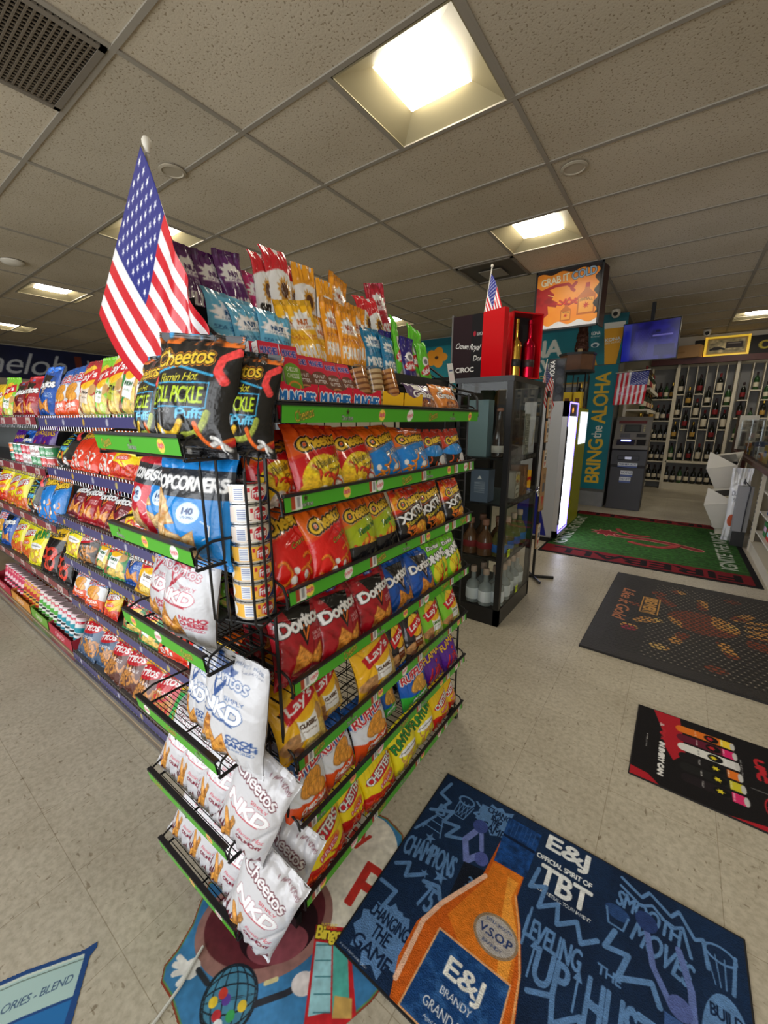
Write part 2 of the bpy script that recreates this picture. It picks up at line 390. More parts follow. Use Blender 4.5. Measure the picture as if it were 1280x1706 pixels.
def ridges(c1, c2, c3, sub='CHEDDAR', sub2='& SOUR CREAM', seed=1, logo='RUFFLES', chip=(236, 160, 60)):
    c = Cv(NX, NY, AS, c1, seed=seed); wavy(c, .6, .03, 1.4, c2); wavy(c, .3, .025, 1.6, c3, ph=1)
    for q in ((.52, .48, .3, .13, 20), (.62, .38, .26, .1, -15)):
        round_chip(c, *q, chip)
    for k in range(9): c.line([(.3 + k * .05, .36), (.38 + k * .05, .58)], .008, tuple(v * .8 for v in chip))
    ridge_logo(c, .5, .70, .88, .15); c.text(sub, .55, .2, .6, .07, Wt, rot=4, bold=1); c.text(sub2, .55, .12, .55, .04, Wt, rot=4)
    return c
def fire(seed=1, bg=(250, 226, 30), t='CHESTERS', low=(206, 40, 30), t2='FRIES', logo=(214, 28, 44)):
    c = Cv(NX, NY, AS, bg, seed=seed)
    for k in range(9): c.line([(k / 9, .6), (k / 9 + .1, 1)], .006, tuple(v * .82 for v in bg))
    wavy(c, .26, .04, 1.2, low)
    for i in range(18): puff(c, c.rng.uniform(.05, .95), c.rng.uniform(.03, .25), .16, .028, c.rng.uniform(0, 180), (232, 84, 36), .05)
    c.ell(.5, .58, .44, .10, logo, 14); c.text(t, .5, .58, .8, .13, Wt, rot=14, out=K, ow=1, bold=1, arch=.2); m = c.ell(.62, .4, .2, .07, (240, 140, 40)); c.text(t2, .55, .36, .4, .06, Wt, rot=10, out=logo, ow=3)
    return c
def onion(seed=1):
    c = Cv(NX, NY, AS, (246, 232, 40), seed=seed)
    for q in ((.45, .2, .2), (.7, .28, .16), (.3, .34, .12)):
        m = c.ell(q[0], q[1], q[2], q[2] * .8, (214, 168, 80), 20); c.grain(m, .3, 30); c.ell(q[0], q[1], q[2] * .55, q[2] * .42, (246, 232, 40), 20)
    c.ell(.5, .42, .36, .07, Wt); c.text('Onion Flavored Rings', .5, .42, .6, .04, K)
    c.text('FUNYUNS', .5, .66, .9, .2, (40, 150, 60), rot=14, out=K, ow=2, out2=(250, 240, 90), ow2=1, bold=1, arch=.2)
    return c
def white_tri(col, f1, f2, seed=1, nx=96, ny=128):
    c = Cv(nx, ny, .82, (206, 207, 212), seed=seed); c.grain(c.X >= 0, .03, 5)
    c.text('NO DYES', .86, .92, .18, .03, (60, 80, 120)); c.text('FULL FLAVOR', .66, .93, .18, .025, (60, 80, 120)); c.text('NO ARTIFICIAL FLAVORS', .8, .88, .3, .016, (90, 100, 130))
    c.poly([(.25, .96), (.62, .86), (.30, .58)], col); c.poly([(.34, .84), (.5, .8), (.32, .66)], (206, 207, 212))
    c.text('Doritos', .45, .79, .68, .1, (206, 207, 212), rot=-5, out=col, ow=2, bold=1)
    c.text('SIMPLY', .62, .63, .3, .035, col); c.text('NKD', .42, .52, .68, .12, (244, 245, 248), shear=.25, out=col, ow=2, bold=3)
    c.rect(.12, .425, .66, .44, col)
    for i, t in enumerate((f1, f2)): c.text(t, .76, .33 - .055 * i, .38, .045, col, bold=1)
    c.text('FLAVORED', .76, .225, .34, .026, col)
    tri_chip(c, .24, .22, .2, 10, (224, 158, 70), (150, 84, 24)); tri_chip(c, .48, .16, .18, -8, (224, 158, 70), (150, 84, 24))
    return c
def white_curl(seed=1, nx=90, ny=140):
    dk = (96, 30, 44); c = Cv(nx, ny, .66, (206, 206, 211), seed=seed); c.grain(c.X >= 0, .03, 5)
    for k in range(15):
        x = k / 14; hh = .10 + .06 * math.sin(k * 2.1) + (.16 if k < 6 else 0); c.poly([(x - .05, .1), (x + .05, .1), (x + .02 * math.sin(k), hh + .06)], dk)
    c.rect(0, .0, 1, .11, (206, 206, 211)); c.poly([(0, .12), (.06, .2), (.12, .1), (.2, .16), (.3, .09), (.42, .15), (.55, .1), (.7, .14), (.85, .1), (1, .14), (1, .06), (0, .06)], (206, 206, 211))
    for a, x in ((70, .3), (112, .3)): puff(c, x, .24, .34, .065, a, (216, 150, 70), .08)
    c.text('NO DYES', .86, .93, .18, .026, dk); c.text('FULL FLAVOR', .66, .93, .18, .02, dk)
    c.text('Cheetos', .48, .8, .78, .11, (240, 240, 244), rot=-8, out=dk, ow=3, bold=1, arch=.25)
    c.text('SIMPLY', .66, .67, .3, .03, (190, 40, 60)); c.text('NKD', .5, .57, .72, .11, (244, 245, 248), shear=.2, out=(150, 70, 90), ow=1, bold=3); c.rect(.2, .495, .75, .508, (190, 40, 60))
    c.text('Flamin Hot', .7, .37, .42, .04, (200, 60, 80), shear=.3); c.text('CRUNCHY', .7, .3, .42, .04, (120, 30, 50), bold=1)
    return c
def corners(bg, band, seed=1, t='POPCORNERS', chip=(232, 196, 140)):
    c = Cv(104, 130, .8, bg, seed=seed); c.grain(c.X >= 0, .06, 8)
    c.rect(0, .60, 1, .84, band); c.text(t, .5, .72, .94, .11, Wt, bold=2)
    c.rect(0, .58, .12, .66, (245, 190, 30))
    for x, y, r, a in ((.18, .44, .24, 10), (.3, .2, .24, 40), (.6, .16, .2, -25), (.1, .14, .16, 60)): tri_chip(c, x, y, r, a, chip, (190, 130, 60))
    m = c.ell(.62, .48, .14, .09, (210, 232, 250)); c.text('140', .62, .495, .13, .05, (20, 50, 110), bold=1); c.text('CALORIES', .62, .445, .16, .02, (20, 50, 110))
    c.line([(.78, .42), (.86, .38), (.86, .3), (.8, .26)], .008, Wt)
    return c
def dill(seed=1):
    c = Cv(110, 140, .8, (22, 22, 24), seed=seed)
    c.grain(c.Y > .9, 1, 14, (240, 120, 40)); c.grain(c.Y > .93, 1, 10, (60, 160, 220))
    c.put((c.Y < .22) & (c.Y > .0), (30, 30, 34))
    m = c.line([(.96, .86), (.84, .8), (.82, .7), (.9, .62)], .07, (236, 70, 70)); c.grain(m, .2, 40)
    c.line([(.06, .66), (.35, .72), (.78, .66)], .02, (60, 170, 220)); c.text('Cheetos', .38, .79, .72, .13, (250, 205, 60), rot=6, shear=.15, out=K, ow=3, out2=(240, 150, 40), ow2=2, bold=1, arch=.25)
    c.text('Flamin Hot', .38, .63, .5, .07, (240, 230, 60), rot=6, shear=.3, out=K, ow=1)
    c.line([(.04, .57), (.76, .6), (.76, .4), (.04, .38), (.04, .57)], .012, (60, 170, 220)); c.text('DILL PICKLE', .4, .49, .64, .13, (190, 220, 40), rot=2, bold=1)
    c.text('FLAVORED', .22, .355, .26, .04, (150, 150, 150)); c.text('Puffs', .6, .35, .34, .08, (100, 200, 240), rot=4, shear=.2, out=(20, 70, 120), ow=1, bold=1)
    puff(c, .66, .24, .3, .06, 40, (176, 190, 80), .2); puff(c, .3, .2, .3, .06, 10, (240, 190, 50), .3); puff(c, .8, .16, .3, .05, -20, (240, 110, 40), .4)
    for i in range(9): puff(c, c.rng.uniform(.05, .95), c.rng.uniform(.04, .16), .13, .04, c.rng.uniform(0, 180), c.rng.choice([(236, 120, 40), (232, 232, 232), (200, 40, 40)]))
    return c
def nut(bg, band, t1, t2, seed=1, foot=(190, 120, 70), tc=Wt):
    c = Cv(40, 78, .5, bg, seed=seed)
    c.rect(0, .93, 1, 1, tuple(v * .8 for v in bg)); c.burst(.5, .73, .15, 12, Wt, .72, 1.5); c.rect(0, .6, 1, .66, bg); c.rect(.12, .66, .88, .69, Wt)
    c.text('NUT', .5, .745, .36, .06, band, bold=1); c.text('HARVEST', .5, .685, .5, .028, band)
    c.text(t1, .5, .58, .8, .05, band if tc == Wt else tc); c.text(t2, .5, .42, .86, .15, tc, bold=1)
    m = c.ell(.5, .0, .7, .24, foot); c.grain(m, .4, 20, (110, 60, 30))
    return c
def spit(top, body=Wt, t='SPITZ', seed=1):
    c = Cv(40, 78, .5, body, seed=seed); c.put(c.Y > .72 + .05 * np.sin(c.X * 3), top)
    c.burst(.55, .56, .15, 14, (210, 150, 40), .7); c.ell(.55, .56, .16, .08, (90, 50, 20)); c.text(t, .5, .34, .8, .12, K, out=Wt, ow=2, bold=2); c.put(c.Y < .2, top); m = c.ell(.5, .18, .4, .07, (170, 110, 60)); c.grain(m, .4, 30)
    return c
def snackp(bg, t='Sabritas', red=(206, 24, 40), seed=1):
    c = Cv(40, 78, .5, bg, seed=seed); c.ell(.5, .62, .28, .1, Wt); c.ell(.5, .62, .16, .05, (120, 120, 130)); c.ell(.5, .46, .46, .09, red, 8); c.text(t, .5, .46, .8, .1, Wt, rot=8, shear=.2, bold=1)
    m = c.ell(.5, .12, .5, .16, (200, 190, 170)); c.grain(m, .5, 24, (120, 150, 90)); c.grain(m, .2, 40)
    return c
def dynamite(seed=1):
    c = Cv(NX, NY, AS, (120, 210, 40), seed=seed); c.ell(.6, .3, .5, .26, (236, 224, 50))
    for i in range(7): puff(c, c.rng.uniform(.2, .9), c.rng.uniform(.1, .45), .3, .06, c.rng.uniform(30, 120), c.rng.choice([(206, 40, 30), (120, 200, 50), (230, 190, 40)]), .1)
    c.text('Doritos', .4, .8, .5, .07, Wt, out=K, ow=2, bold=1); c.text('DINAMITA', .5, .62, .95, .15, Wt, rot=8, out=K, ow=3, bold=2)
    return c
def purple_roll(seed=1):
    c = Cv(NX, NY, AS, (92, 40, 150), seed=seed)
    for i in range(9): puff(c, c.rng.uniform(.1, .9), c.rng.uniform(.08, .45), .3, .05, c.rng.uniform(60, 120), (206, 40, 60), .02)
    c.text('FLAMAS', .5, .72, .86, .16, (240, 190, 60), rot=8, out=(60, 20, 100), ow=2, bold=1)
    return c
def cornbag(top, body, sub, seed=1, t='Fritos'):
    c = Cv(NX, NY, AS, body, seed=seed); c.put(c.Y > .66, top)
    for i in range(14): puff(c, c.rng.uniform(.05, .95), c.rng.uniform(.05, .4), .16, .06, c.rng.uniform(0, 180), (196, 130, 60), .5)
    c.ell(.5, .62, .44, .13, (196, 24, 40), 12); c.text(t, .5, .63, .72, .15, Wt, rot=12, shear=.2, out=(196, 24, 40), ow=1, bold=1); c.text(sub, .5, .42, .6, .05, Wt, rot=6)
    return c
def twist(seed=1):
    c = Cv(NX, NY, AS, (24, 20, 22), seed=seed); c.put(c.Y > .72, (240, 190, 40)); c.text("Munchos", .5, .8, .8, .12, K, rot=8, bold=1)
    for i in range(5):
        x, y = c.rng.uniform(.25, .75), c.rng.uniform(.2, .5); m = c.ell(x, y, .2, .13, (214, 60, 40), c.rng.uniform(0, 90)); c.grain(m, .3, 30); c.ell(x, y, .12, .07, (40, 16, 16), 20)
    return c
def cookie(bg, seed=1):
    c = Cv(80, 64, 1.25, bg, seed=seed); 
    for x, y, r in ((.35, .25, .2), (.7, .3, .2), (.52, .12, .18), (.9, .15, .16), (.12, .15, .16)):
        m = c.ell(x, y, r * .8, r, (176, 104, 52)); c.grain(m, .8, 20, (90, 44, 20))
    c.text("Grandma's", .52, .58, .84, .2, Wt, rot=-6, shear=.25, out=(70, 36, 24), ow=2, bold=1); c.ell(.3, .84, .12, .12, (240, 236, 226)); c.ell(.7, .82, .1, .1, (240, 236, 226))
    return c
def gum(bgs, seed=1):
    c = Cv(40, 60, .7, bgs[0], seed=seed); c.rect(0, .5, 1, .62, Wt); c.text('EXTRA', .5, .56, .8, .08, bgs[1]); c.rect(0, .8, 1, 1, bgs[1]); return c
RED, DRD = (206, 26, 34), (150, 20, 34)
fc = [(.48, .28, .42, (248, 206, 40)), (.3, .12, .3, (240, 190, 40)), (.74, .16, .2, (235, 232, 226)), (.36, .08, .16, (232, 226, 220)), (.86, .06, .16, (30, 24, 24))]
B = {}   # key -> (canvas, w, h, T, description, back colour)
def reg(k, cv, w, h, T, desc, back=(196, 196, 200), name='snack_bag', **kw): B[k] = dict(cv=cv, w=w, h=h, T=T, desc=desc, back=back, name=name, kw=kw)
reg('hot', curls((238, 96, 30), RED, [('Flamin Hot', .62, .5, .6, .09), ('Crunchy', .7, .39, .35, .05)], (250, 215, 60), seed=2, pc=(214, 60, 30), face=fc), .185, .2, .07, 'red and yellow flame-hot curl snack bag', RED)
reg('bluepuff', curls((240, 110, 30), (22, 130, 214), [('PUFFS', .6, .52, .4, .08)], Wt, seed=3, pc=(240, 140, 40)), .185, .2, .075, 'orange-topped blue puff snack bag', (22, 120, 200))
reg('mini', curls((200, 60, 40), (24, 24, 28), None, Wt, seed=4, pc=(226, 90, 40), extra=lambda c: (c.ell(.4, .5, .4, .12, (40, 140, 220)), c.ell(.7, .3, .2, .1, (235, 235, 235)))), .19, .18, .06, 'black snack bag with blue patch', (40, 20, 24))
reg('crunch', curls((240, 108, 26), (226, 28, 24), [('Crunchy', .66, .52, .46, .07)], (250, 215, 60), seed=5, pc=(240, 130, 36)), .17, .225, .07, 'orange and red crunchy curl snack bag', (226, 80, 24))
reg('lime', curls((240, 110, 30), (170, 190, 30), [('Flamin Hot', .6, .53, .6, .08)], (60, 160, 60), seed=6, pc=(226, 80, 36), extra=lambda c: c.put(c.Y < .3, (30, 30, 34)), face=[(.5, .2, .28, (240, 170, 50)), (.7, .12, .14, (235, 232, 226))]), .165, .205, .07, 'orange, lime and black curl snack bag', (160, 180, 40))
reg('xxtra', curls((226, 60, 30), (28, 24, 26), None, Wt, seed=7, pc=(236, 120, 40), extra=lambda c: (c.grain(c.Y > .5, .9, 12, (250, 180, 40)), c.text('XXTRA', .5, .55, .9, .13, Wt, rot=14, out=K, ow=2, bold=2), c.text('Flamin Hot', .5, .43, .7, .07, (250, 230, 60), rot=14, shear=.2)), face=[(.6, .2, .24, (240, 170, 50))]), .19, .19, .07, 'black and orange extra-hot curl snack bag', (40, 20, 20))
reg('nacho', chipbag((168, 20, 34), seed=8), .185, .235, .075, 'dark red tortilla chip bag with orange triangles', (150, 20, 34))
reg('ranch', chipbag((22, 84, 176), seed=9, sub='COOL|RANCH', slit=(230, 200, 190)), .185, .21, .07, 'blue tortilla chip bag with triangles', (22, 84, 176))
reg('dina', dynamite(10), .185, .2, .065, 'bright green rolled tortilla snack bag', (120, 210, 40))
reg('classic', potato((247, 188, 30), seed=11), .185, .235, .075, 'yellow potato chip bag with red ribbon emblem', (247, 190, 40))
reg('bbq', potato((40, 36, 40), 'BARBECUE', (120, 60, 30), Wt, seed=12), .14, .19, .06, 'black barbecue potato chip bag', (40, 36, 40))
reg('limon', potato((130, 200, 50), 'LIMON', Wt, (60, 120, 30), seed=13, extra=lambda c: (c.ell(.75, .14, .16, .1, (190, 226, 90)), c.ell(.75, .14, .11, .065, (226, 240, 160)))), .185, .2, .06, 'light green lime potato chip bag', (130, 200, 50))
reg('cheddar', ridges((28, 92, 180), (226, 230, 238), (232, 82, 28), seed=14), .175, .225, .07, 'blue, white and orange ridged chip bag', (28, 92, 180))
reg('greenridge', ridges((24, 90, 190), (24, 96, 196), (60, 180, 60), 'JALAPENO', 'RANCH', seed=15, chip=(230, 170, 70)), .175, .2, .065, 'blue and green ridged chip bag', (24, 90, 190))
reg('purple', purple_roll(16), .17, .18, .06, 'purple and red rolled chip bag', (92, 40, 150))
reg('fries', fire(17), .18, .24, .075, 'yellow and red hot fries snack bag', (250, 226, 30))
reg('fries2', fire(18, t2='HOT', low=(190, 30, 24)), .15, .235, .07, 'yellow hot fries snack bag with white emblem', (250, 226, 30))
reg('onion', onion(19), .18, .215, .07, 'yellow onion ring snack bag', (246, 232, 40))
reg('redfries', fire(20, bg=(240, 200, 30), t2='CORN', low=(206, 40, 30)), .17, .19, .06, 'red and yellow snack bag', (206, 40, 30))
reg('nkdred', white_tri((176, 36, 60), 'NACHO', 'CHEESE', 21), .195, .235, .07, 'white tortilla chip bag with red lettering', (215, 216, 222))
reg('nkdblue', white_tri((34, 74, 140), 'COOL', 'RANCH', 22), .195, .255, .07, 'white tortilla chip bag with blue lettering', (215, 216, 222))
reg('nkdcurl', white_curl(23), .165, .25, .07, 'white crunchy curl bag with dark red flames', (215, 216, 222))
reg('corners', corners((28, 138, 220), (46, 50, 58), 24), .22, .27, .09, 'bright blue popped corn chip bag', (28, 138, 220))
reg('cornersred', corners((206, 30, 50), (46, 50, 58), 25), .19, .25, .08, 'red popped corn chip bag', (206, 30, 50))
reg('dill', dill(26), .195, .215, .085, 'black dill pickle puff bag', (30, 30, 34))
reg('cashew', nut((96, 176, 212), (20, 70, 120), 'SEA SALTED', 'CASHEWS', 31), .1, .19, .03, 'light blue cashew bag', (96, 176, 212), 'nut_bag')
reg('peanut', nut((246, 186, 30), (190, 90, 20), 'SALTED', 'PEANUTS', 32, foot=(226, 150, 50)), .09, .2, .035, 'yellow salted peanut bag', (246, 186, 30), 'nut_bag')
reg('honey', nut((244, 158, 24), (170, 70, 20), 'HONEY ROASTED', 'PEANUTS', 33, foot=(220, 140, 70)), .085, .21, .03, 'orange honey peanut bag', (244, 158, 24), 'nut_bag')
reg('trail', nut((96, 30, 110), (70, 20, 90), 'NUT & CHOCOLATE', 'TRAIL MIX', 34, foot=(110, 60, 60)), .085, .19, .035, 'purple trail mix bag', (96, 30, 110), 'nut_bag')
reg('pinkmix', nut((204, 40, 120), (150, 20, 90), 'BERRY', 'DELUXE', 35), .09, .17, .03, 'magenta nut mix bag', (204, 40, 120), 'nut_bag')
reg('crimson', nut((190, 24, 50), (150, 16, 40), 'SPICY', 'PISTACHIO', 36), .09, .22, .03, 'crimson nut bag with pink top', (230, 90, 130), 'nut_bag')
reg('teal', nut((24, 124, 170), (14, 80, 130), 'NUT & FRUIT', 'MIXED', 37), .1, .17, .03, 'teal nut and fruit bag', (24, 124, 170), 'nut_bag')
reg('seedred', spit((214, 30, 44), seed=38), .08, .2, .035, 'red-topped white sunflower seed bag', (230, 230, 234), 'seed_bag')
reg('seedyel', spit((244, 166, 30), seed=39), .085, .19, .035, 'yellow-topped white sunflower seed bag', (230, 230, 234), 'seed_bag')
reg('navy', snackp((40, 30, 120), seed=40), .075, .18, .03, 'navy peanut snack pouch', (40, 30, 120), 'nut_bag')
reg('green', snackp((96, 200, 40), seed=41), .085, .19, .03, 'lime green peanut snack pouch', (96, 200, 40), 'nut_bag')
reg('cookieb', cookie((90, 70, 110), 42), .15, .12, .06, 'brown and purple cookie bag', (90, 60, 60), 'cookie_bag')
reg('cookiet', cookie((230, 140, 60), 43), .17, .125, .06, 'orange cookie bag', (200, 120, 50), 'cookie_bag')
reg('wavy', potato((180, 40, 50), 'Wavy', (240, 220, 200), K, seed=44, lower=(230, 214, 180)), .19, .24, .07, 'dark red wavy potato chip bag', (160, 40, 50))
reg('kettle', potato((236, 232, 214), 'KETTLE', (190, 200, 60), K, seed=45, lower=(150, 60, 40)), .16, .26, .07, 'cream and green kettle chip bag', (236, 232, 214))
reg('sourgreen', potato((36, 140, 70), 'ONION', Wt, (30, 90, 50), seed=46), .17, .23, .07, 'green sour cream potato chip bag', (36, 140, 70))
reg('yellowchip', potato((248, 196, 40), 'CLASSIC', seed=47), .16, .27, .07, 'tall yellow potato chip bag', (248, 196, 40))
reg('flameorange', curls((240, 120, 40), (226, 60, 30), None, Wt, seed=48, pc=(236, 226, 220)), .19, .2, .07, 'orange and red curl snack bag', (226, 80, 24))
reg('orangeblue', curls((244, 130, 30), (30, 130, 214), [('Jumbo', .3, .56, .3, .06)], (30, 90, 180), seed=49, pc=(246, 140, 40)), .22, .24, .08, 'orange and sky blue puff snack bag', (240, 130, 30))
reg('yellowhot', fire(50, bg=(226, 220, 40), t='CHARRITOS', t2='2.50', low=(206, 110, 40)), .19, .24, .07, 'yellow pork rind snack bag', (226, 220, 40))
reg('fritoblue', cornbag((236, 170, 60), (70, 96, 130), 'SCOOPS', 51), .19, .2, .08, 'slate blue and gold corn chip bag', (70, 96, 130))
reg('fritochili', cornbag((240, 176, 50), (96, 50, 40), 'CHILI CHEESE', 52), .19, .2, .08, 'brown and gold corn chip bag', (96, 50, 40))
reg('fritored', cornbag((244, 200, 70), (206, 40, 50), 'HOT', 53), .19, .2, .08, 'red and gold corn chip bag', (206, 40, 50))
reg('greencurl', curls((240, 100, 30), (40, 170, 80), [('Jalapeno', .6, .52, .5, .07)], Wt, seed=54, pc=(240, 150, 50)), .19, .21, .08, 'orange and green curl snack bag', (40, 160, 80))
reg('smart', cornbag((30, 28, 30), (60, 50, 46), 'WHITE CHEDDAR', 55, t='Smart'), .18, .2, .07, 'black popcorn bag', (40, 36, 36))
reg('twist', twist(56), .2, .24, .08, 'black bag with red ring snacks', (30, 26, 28))
reg('gold', chipbag((120, 24, 40), seed=57, sub='SPICY|NACHO'), .19, .23, .07, 'maroon tortilla chip bag', (200, 170, 90))
reg('limefun', onion(58), .2, .22, .07, 'yellow-green onion ring snack bag', (190, 210, 40))
SHORT = dict(hot='red and yellow flame curl bag', bluepuff='orange-topped blue puff bag', mini='black snack bag with blue patch', crunch='orange and red curl bag', lime='orange and lime curl bag', xxtra='black and orange curl bag', nacho='dark red tortilla chip bag', ranch='blue tortilla chip bag', dina='bright green rolled snack bag', classic='yellow potato chip bag', bbq='black barbecue chip bag', limon='light green lime chip bag', cheddar='blue and orange ridged chip bag', greenridge='blue and green ridged chip bag', purple='purple rolled chip bag', fries='yellow and red hot fries bag', fries2='yellow hot fries bag', onion='yellow onion ring bag', wavy='dark red wavy chip bag', kettle='cream and green kettle chip bag', sourgreen='dark green potato chip bag', yellowchip='tall yellow potato chip bag', flameorange='orange-red curl bag', orangeblue='orange and sky blue puff bag', yellowhot='yellow pork rind bag', fritoblue='slate and gold corn chip bag', fritochili='brown and gold corn chip bag', fritored='red and gold corn chip bag', greencurl='orange and green curl bag', twist='black bag with red rings', gold='maroon tortilla chip bag', limefun='lime yellow ring snack bag', redfries='red-based yellow snack bag', seedred='red-topped white seed bag', seedyel='yellow-topped white seed bag', cookieb='brown and purple cookie bag')
for k_, v_ in SHORT.items(): B[k_]['desc'] = v_
_bm = {}
def bagmesh(k):
    if k not in _bm: d = B[k]; _bm[k] = bag_mesh(d['name'], d['cv'], d['w'], d['h'], d['T'], seed=hash(k) % 97 if False else sum(map(ord, k)) % 97, back=d['back'], **d['kw'])
    return _bm[k]
_first = {}
def bag(k, loc, rz, lean=12, yaw=0, roll=0, w=None, h=None, where='', group=None, desc=None, cat=None):
    d = B[k]
    if k in _first: o = _first[k].copy()
    else: o = bpy.data.objects.new(d['name'], bagmesh(k)); _first[k] = o
    COL.objects.link(o); o.location = loc; o.rotation_euler = (-R(lean), R(roll), R(rz + yaw))
    sx = (w / d['w']) if w else 1; sz = (h / d['h']) if h else 1; o.scale = (sx, 1, sz)
    c = {'snack_bag': 'snack bag', 'nut_bag': 'nut bag', 'seed_bag': 'seed bag', 'cookie_bag': 'cookie bag'}[d['name']]
    tag(o, ((desc or d['desc']) + ' ' + where).strip(), cat or c)
    if group: o['group'] = group
    elif 'group' in o: del o['group']
    return o
def row(items, fn, where, group):
    """items: (key, ...); ranks equal designs so that each label is its own"""
    tot = {}
    for it in items: tot[it[0]] = tot.get(it[0], 0) + 1
    cur = {}
    for it in items:
        i = cur.get(it[0], 0); cur[it[0]] = i + 1
        fn(it, where + rank(i, tot[it[0]]), group)

# ================================================================ materials
def m_floor():
    m = bpy.data.materials.new('vinyl_tile'); m.use_nodes = True; nt = m.node_tree; b = nt.nodes['Principled BSDF']; L = nt.links.new; N = nt.nodes.new
    tc = N('ShaderNodeTexCoord')
    def noise(scale, det, sx=1, sy=1, rot=0, rough=.6):
        mp = N('ShaderNodeMapping'); mp.inputs['Scale'].default_value = (sx, sy, 1); mp.inputs['Rotation'].default_value = (0, 0, rot); L(tc.outputs['Object'], mp.inputs[0])
        n = N('ShaderNodeTexNoise'); n.inputs['Scale'].default_value = scale; n.inputs['Detail'].default_value = det; n.inputs['Roughness'].default_value = rough; L(mp.outputs[0], n.inputs['Vector']); return n.outputs['Fac']
    def ramp(f, a, b_, c0, c1):
        r = N('ShaderNodeValToRGB'); r.color_ramp.elements[0].position = a; r.color_ramp.elements[1].position = b_
        r.color_ramp.elements[0].color = (*c0, 1); r.color_ramp.elements[1].color = (*c1, 1); L(f, r.inputs[0]); return r.outputs[0]
    def mul(x, y, f=1.0):
        k = N('ShaderNodeMix'); k.data_type = 'RGBA'; k.blend_type = 'MULTIPLY'; k.inputs[0].default_value = f; L(x, k.inputs[6]); L(y, k.inputs[7]); return k.outputs[2]
    c = ramp(noise(2.2, 5), .3, .7, srgb(176, 168, 150), srgb(198, 191, 174))
    c = mul(c, ramp(noise(60, 4), .35, .62, (.80, .79, .77), (1.04, 1.04, 1.04)))
    c = mul(c, ramp(noise(75, 2, 1, .35, .6), .29, .35, (.55, .51, .46), (1, 1, 1)))          # chips of the vinyl
    c = mul(c, ramp(noise(70, 2, .35, 1, .3), .28, .34, (.6, .56, .51), (1, 1, 1)))
    c = mul(c, ramp(noise(9, 6, 1, 1, 0, .8), .30, .37, (.72, .69, .64), (1, 1, 1)), .8)
    br = N('ShaderNodeTexBrick'); br.offset = 0; br.squash = 1; br.inputs['Scale'].default_value = 1; br.inputs['Brick Width'].default_value = .3048; br.inputs['Row Height'].default_value = .3048
    br.inputs['Mortar Size'].default_value = .0011; br.inputs['Mortar Smooth'].default_value = .2; br.inputs['Color1'].default_value = (1, 1, 1, 1); br.inputs['Color2'].default_value = (.95, .95, .95, 1); br.inputs['Mortar'].default_value = (.66, .63, .58, 1)
    mp = N('ShaderNodeMapping'); mp.inputs['Location'].default_value = (.045, .098, 0); L(tc.outputs['Object'], mp.inputs[0]); L(mp.outputs[0], br.inputs['Vector'])
    c = mul(c, br.outputs['Color']); L(c, b.inputs['Base Color'])
    rr = N('ShaderNodeMapRange'); L(noise(5, 4), rr.inputs[0]); rr.inputs[3].default_value = .24; rr.inputs[4].default_value = .5; L(rr.outputs[0], b.inputs['Roughness']); b.inputs['Specular IOR Level'].default_value = .45
    bp = N('ShaderNodeBump'); bp.inputs['Strength'].default_value = .08; bp.inputs['Distance'].default_value = .004; L(noise(14, 3), bp.inputs['Height']); L(bp.outputs[0], b.inputs['Normal'])
    return m
def m_ceiling():
    m = bpy.data.materials.new('acoustic_tile'); m.use_nodes = True; nt = m.node_tree; b = nt.nodes['Principled BSDF']; L = nt.links.new; N = nt.nodes.new
    tc = N('ShaderNodeTexCoord')
    v = N('ShaderNodeTexNoise'); v.inputs['Scale'].default_value = 95; v.inputs['Detail'].default_value = 2; L(tc.outputs['Object'], v.inputs['Vector'])
    r = N('ShaderNodeValToRGB'); r.color_ramp.elements[0].position = .34; r.color_ramp.elements[1].position = .40; r.color_ramp.elements[0].color = (.55, .5, .44, 1); r.color_ramp.elements[1].color = (1, 1, 1, 1); L(v.outputs['Fac'], r.inputs[0])
    n = N('ShaderNodeTexNoise'); n.inputs['Scale'].default_value = 1.1; n.inputs['Detail'].default_value = 4; L(tc.outputs['Object'], n.inputs['Vector'])
    r2 = N('ShaderNodeValToRGB'); r2.color_ramp.elements[0].position = .3; r2.color_ramp.elements[1].position = .7; r2.color_ramp.elements[0].color = (*srgb(186, 174, 152), 1); r2.color_ramp.elements[1].color = (*srgb(204, 193, 172), 1); L(n.outputs['Fac'], r2.inputs[0])
    br = N('ShaderNodeTexBrick'); br.offset = 0; br.inputs['Scale'].default_value = 1; br.inputs['Brick Width'].default_value = 1.215; br.inputs['Row Height'].default_value = .6; br.inputs['Mortar Size'].default_value = .002
    br.inputs['Color1'].default_value = (1, 1, 1, 1); br.inputs['Color2'].default_value = (.86, .87, .88, 1); br.inputs['Mortar'].default_value = (.8, .8, .8, 1); br.inputs['Bias'].default_value = -.3
    mp = N('ShaderNodeMapping'); mp.inputs['Location'].default_value = (.835 + 1.215 * 10, -.97 + .6 * 10, 0); L(tc.outputs['Object'], mp.inputs[0]); L(mp.outputs[0], br.inputs['Vector'])
    def mul(x, y):
        k = N('ShaderNodeMix'); k.data_type = 'RGBA'; k.blend_type = 'MULTIPLY'; k.inputs[0].default_value = 1; L(x, k.inputs[6]); L(y, k.inputs[7]); return k.outputs[2]
    L(mul(mul(r2.outputs[0], r.outputs[0]), br.outputs['Color']), b.inputs['Base Color']); b.inputs['Roughness'].default_value = .9; b.inputs['Specular IOR Level'].default_value = .15
    bp = N('ShaderNodeBump'); bp.inputs['Strength'].default_value = .3; bp.inputs['Distance'].default_value = .003; L(v.outputs['Fac'], bp.inputs['Height']); L(bp.outputs[0], b.inputs['Normal'])
    return m
BLK = mat('black_wire', (.012, .012, .013), .35, bump=0)
BLKP = mat('black_plastic', (.014, .014, .016), .4)
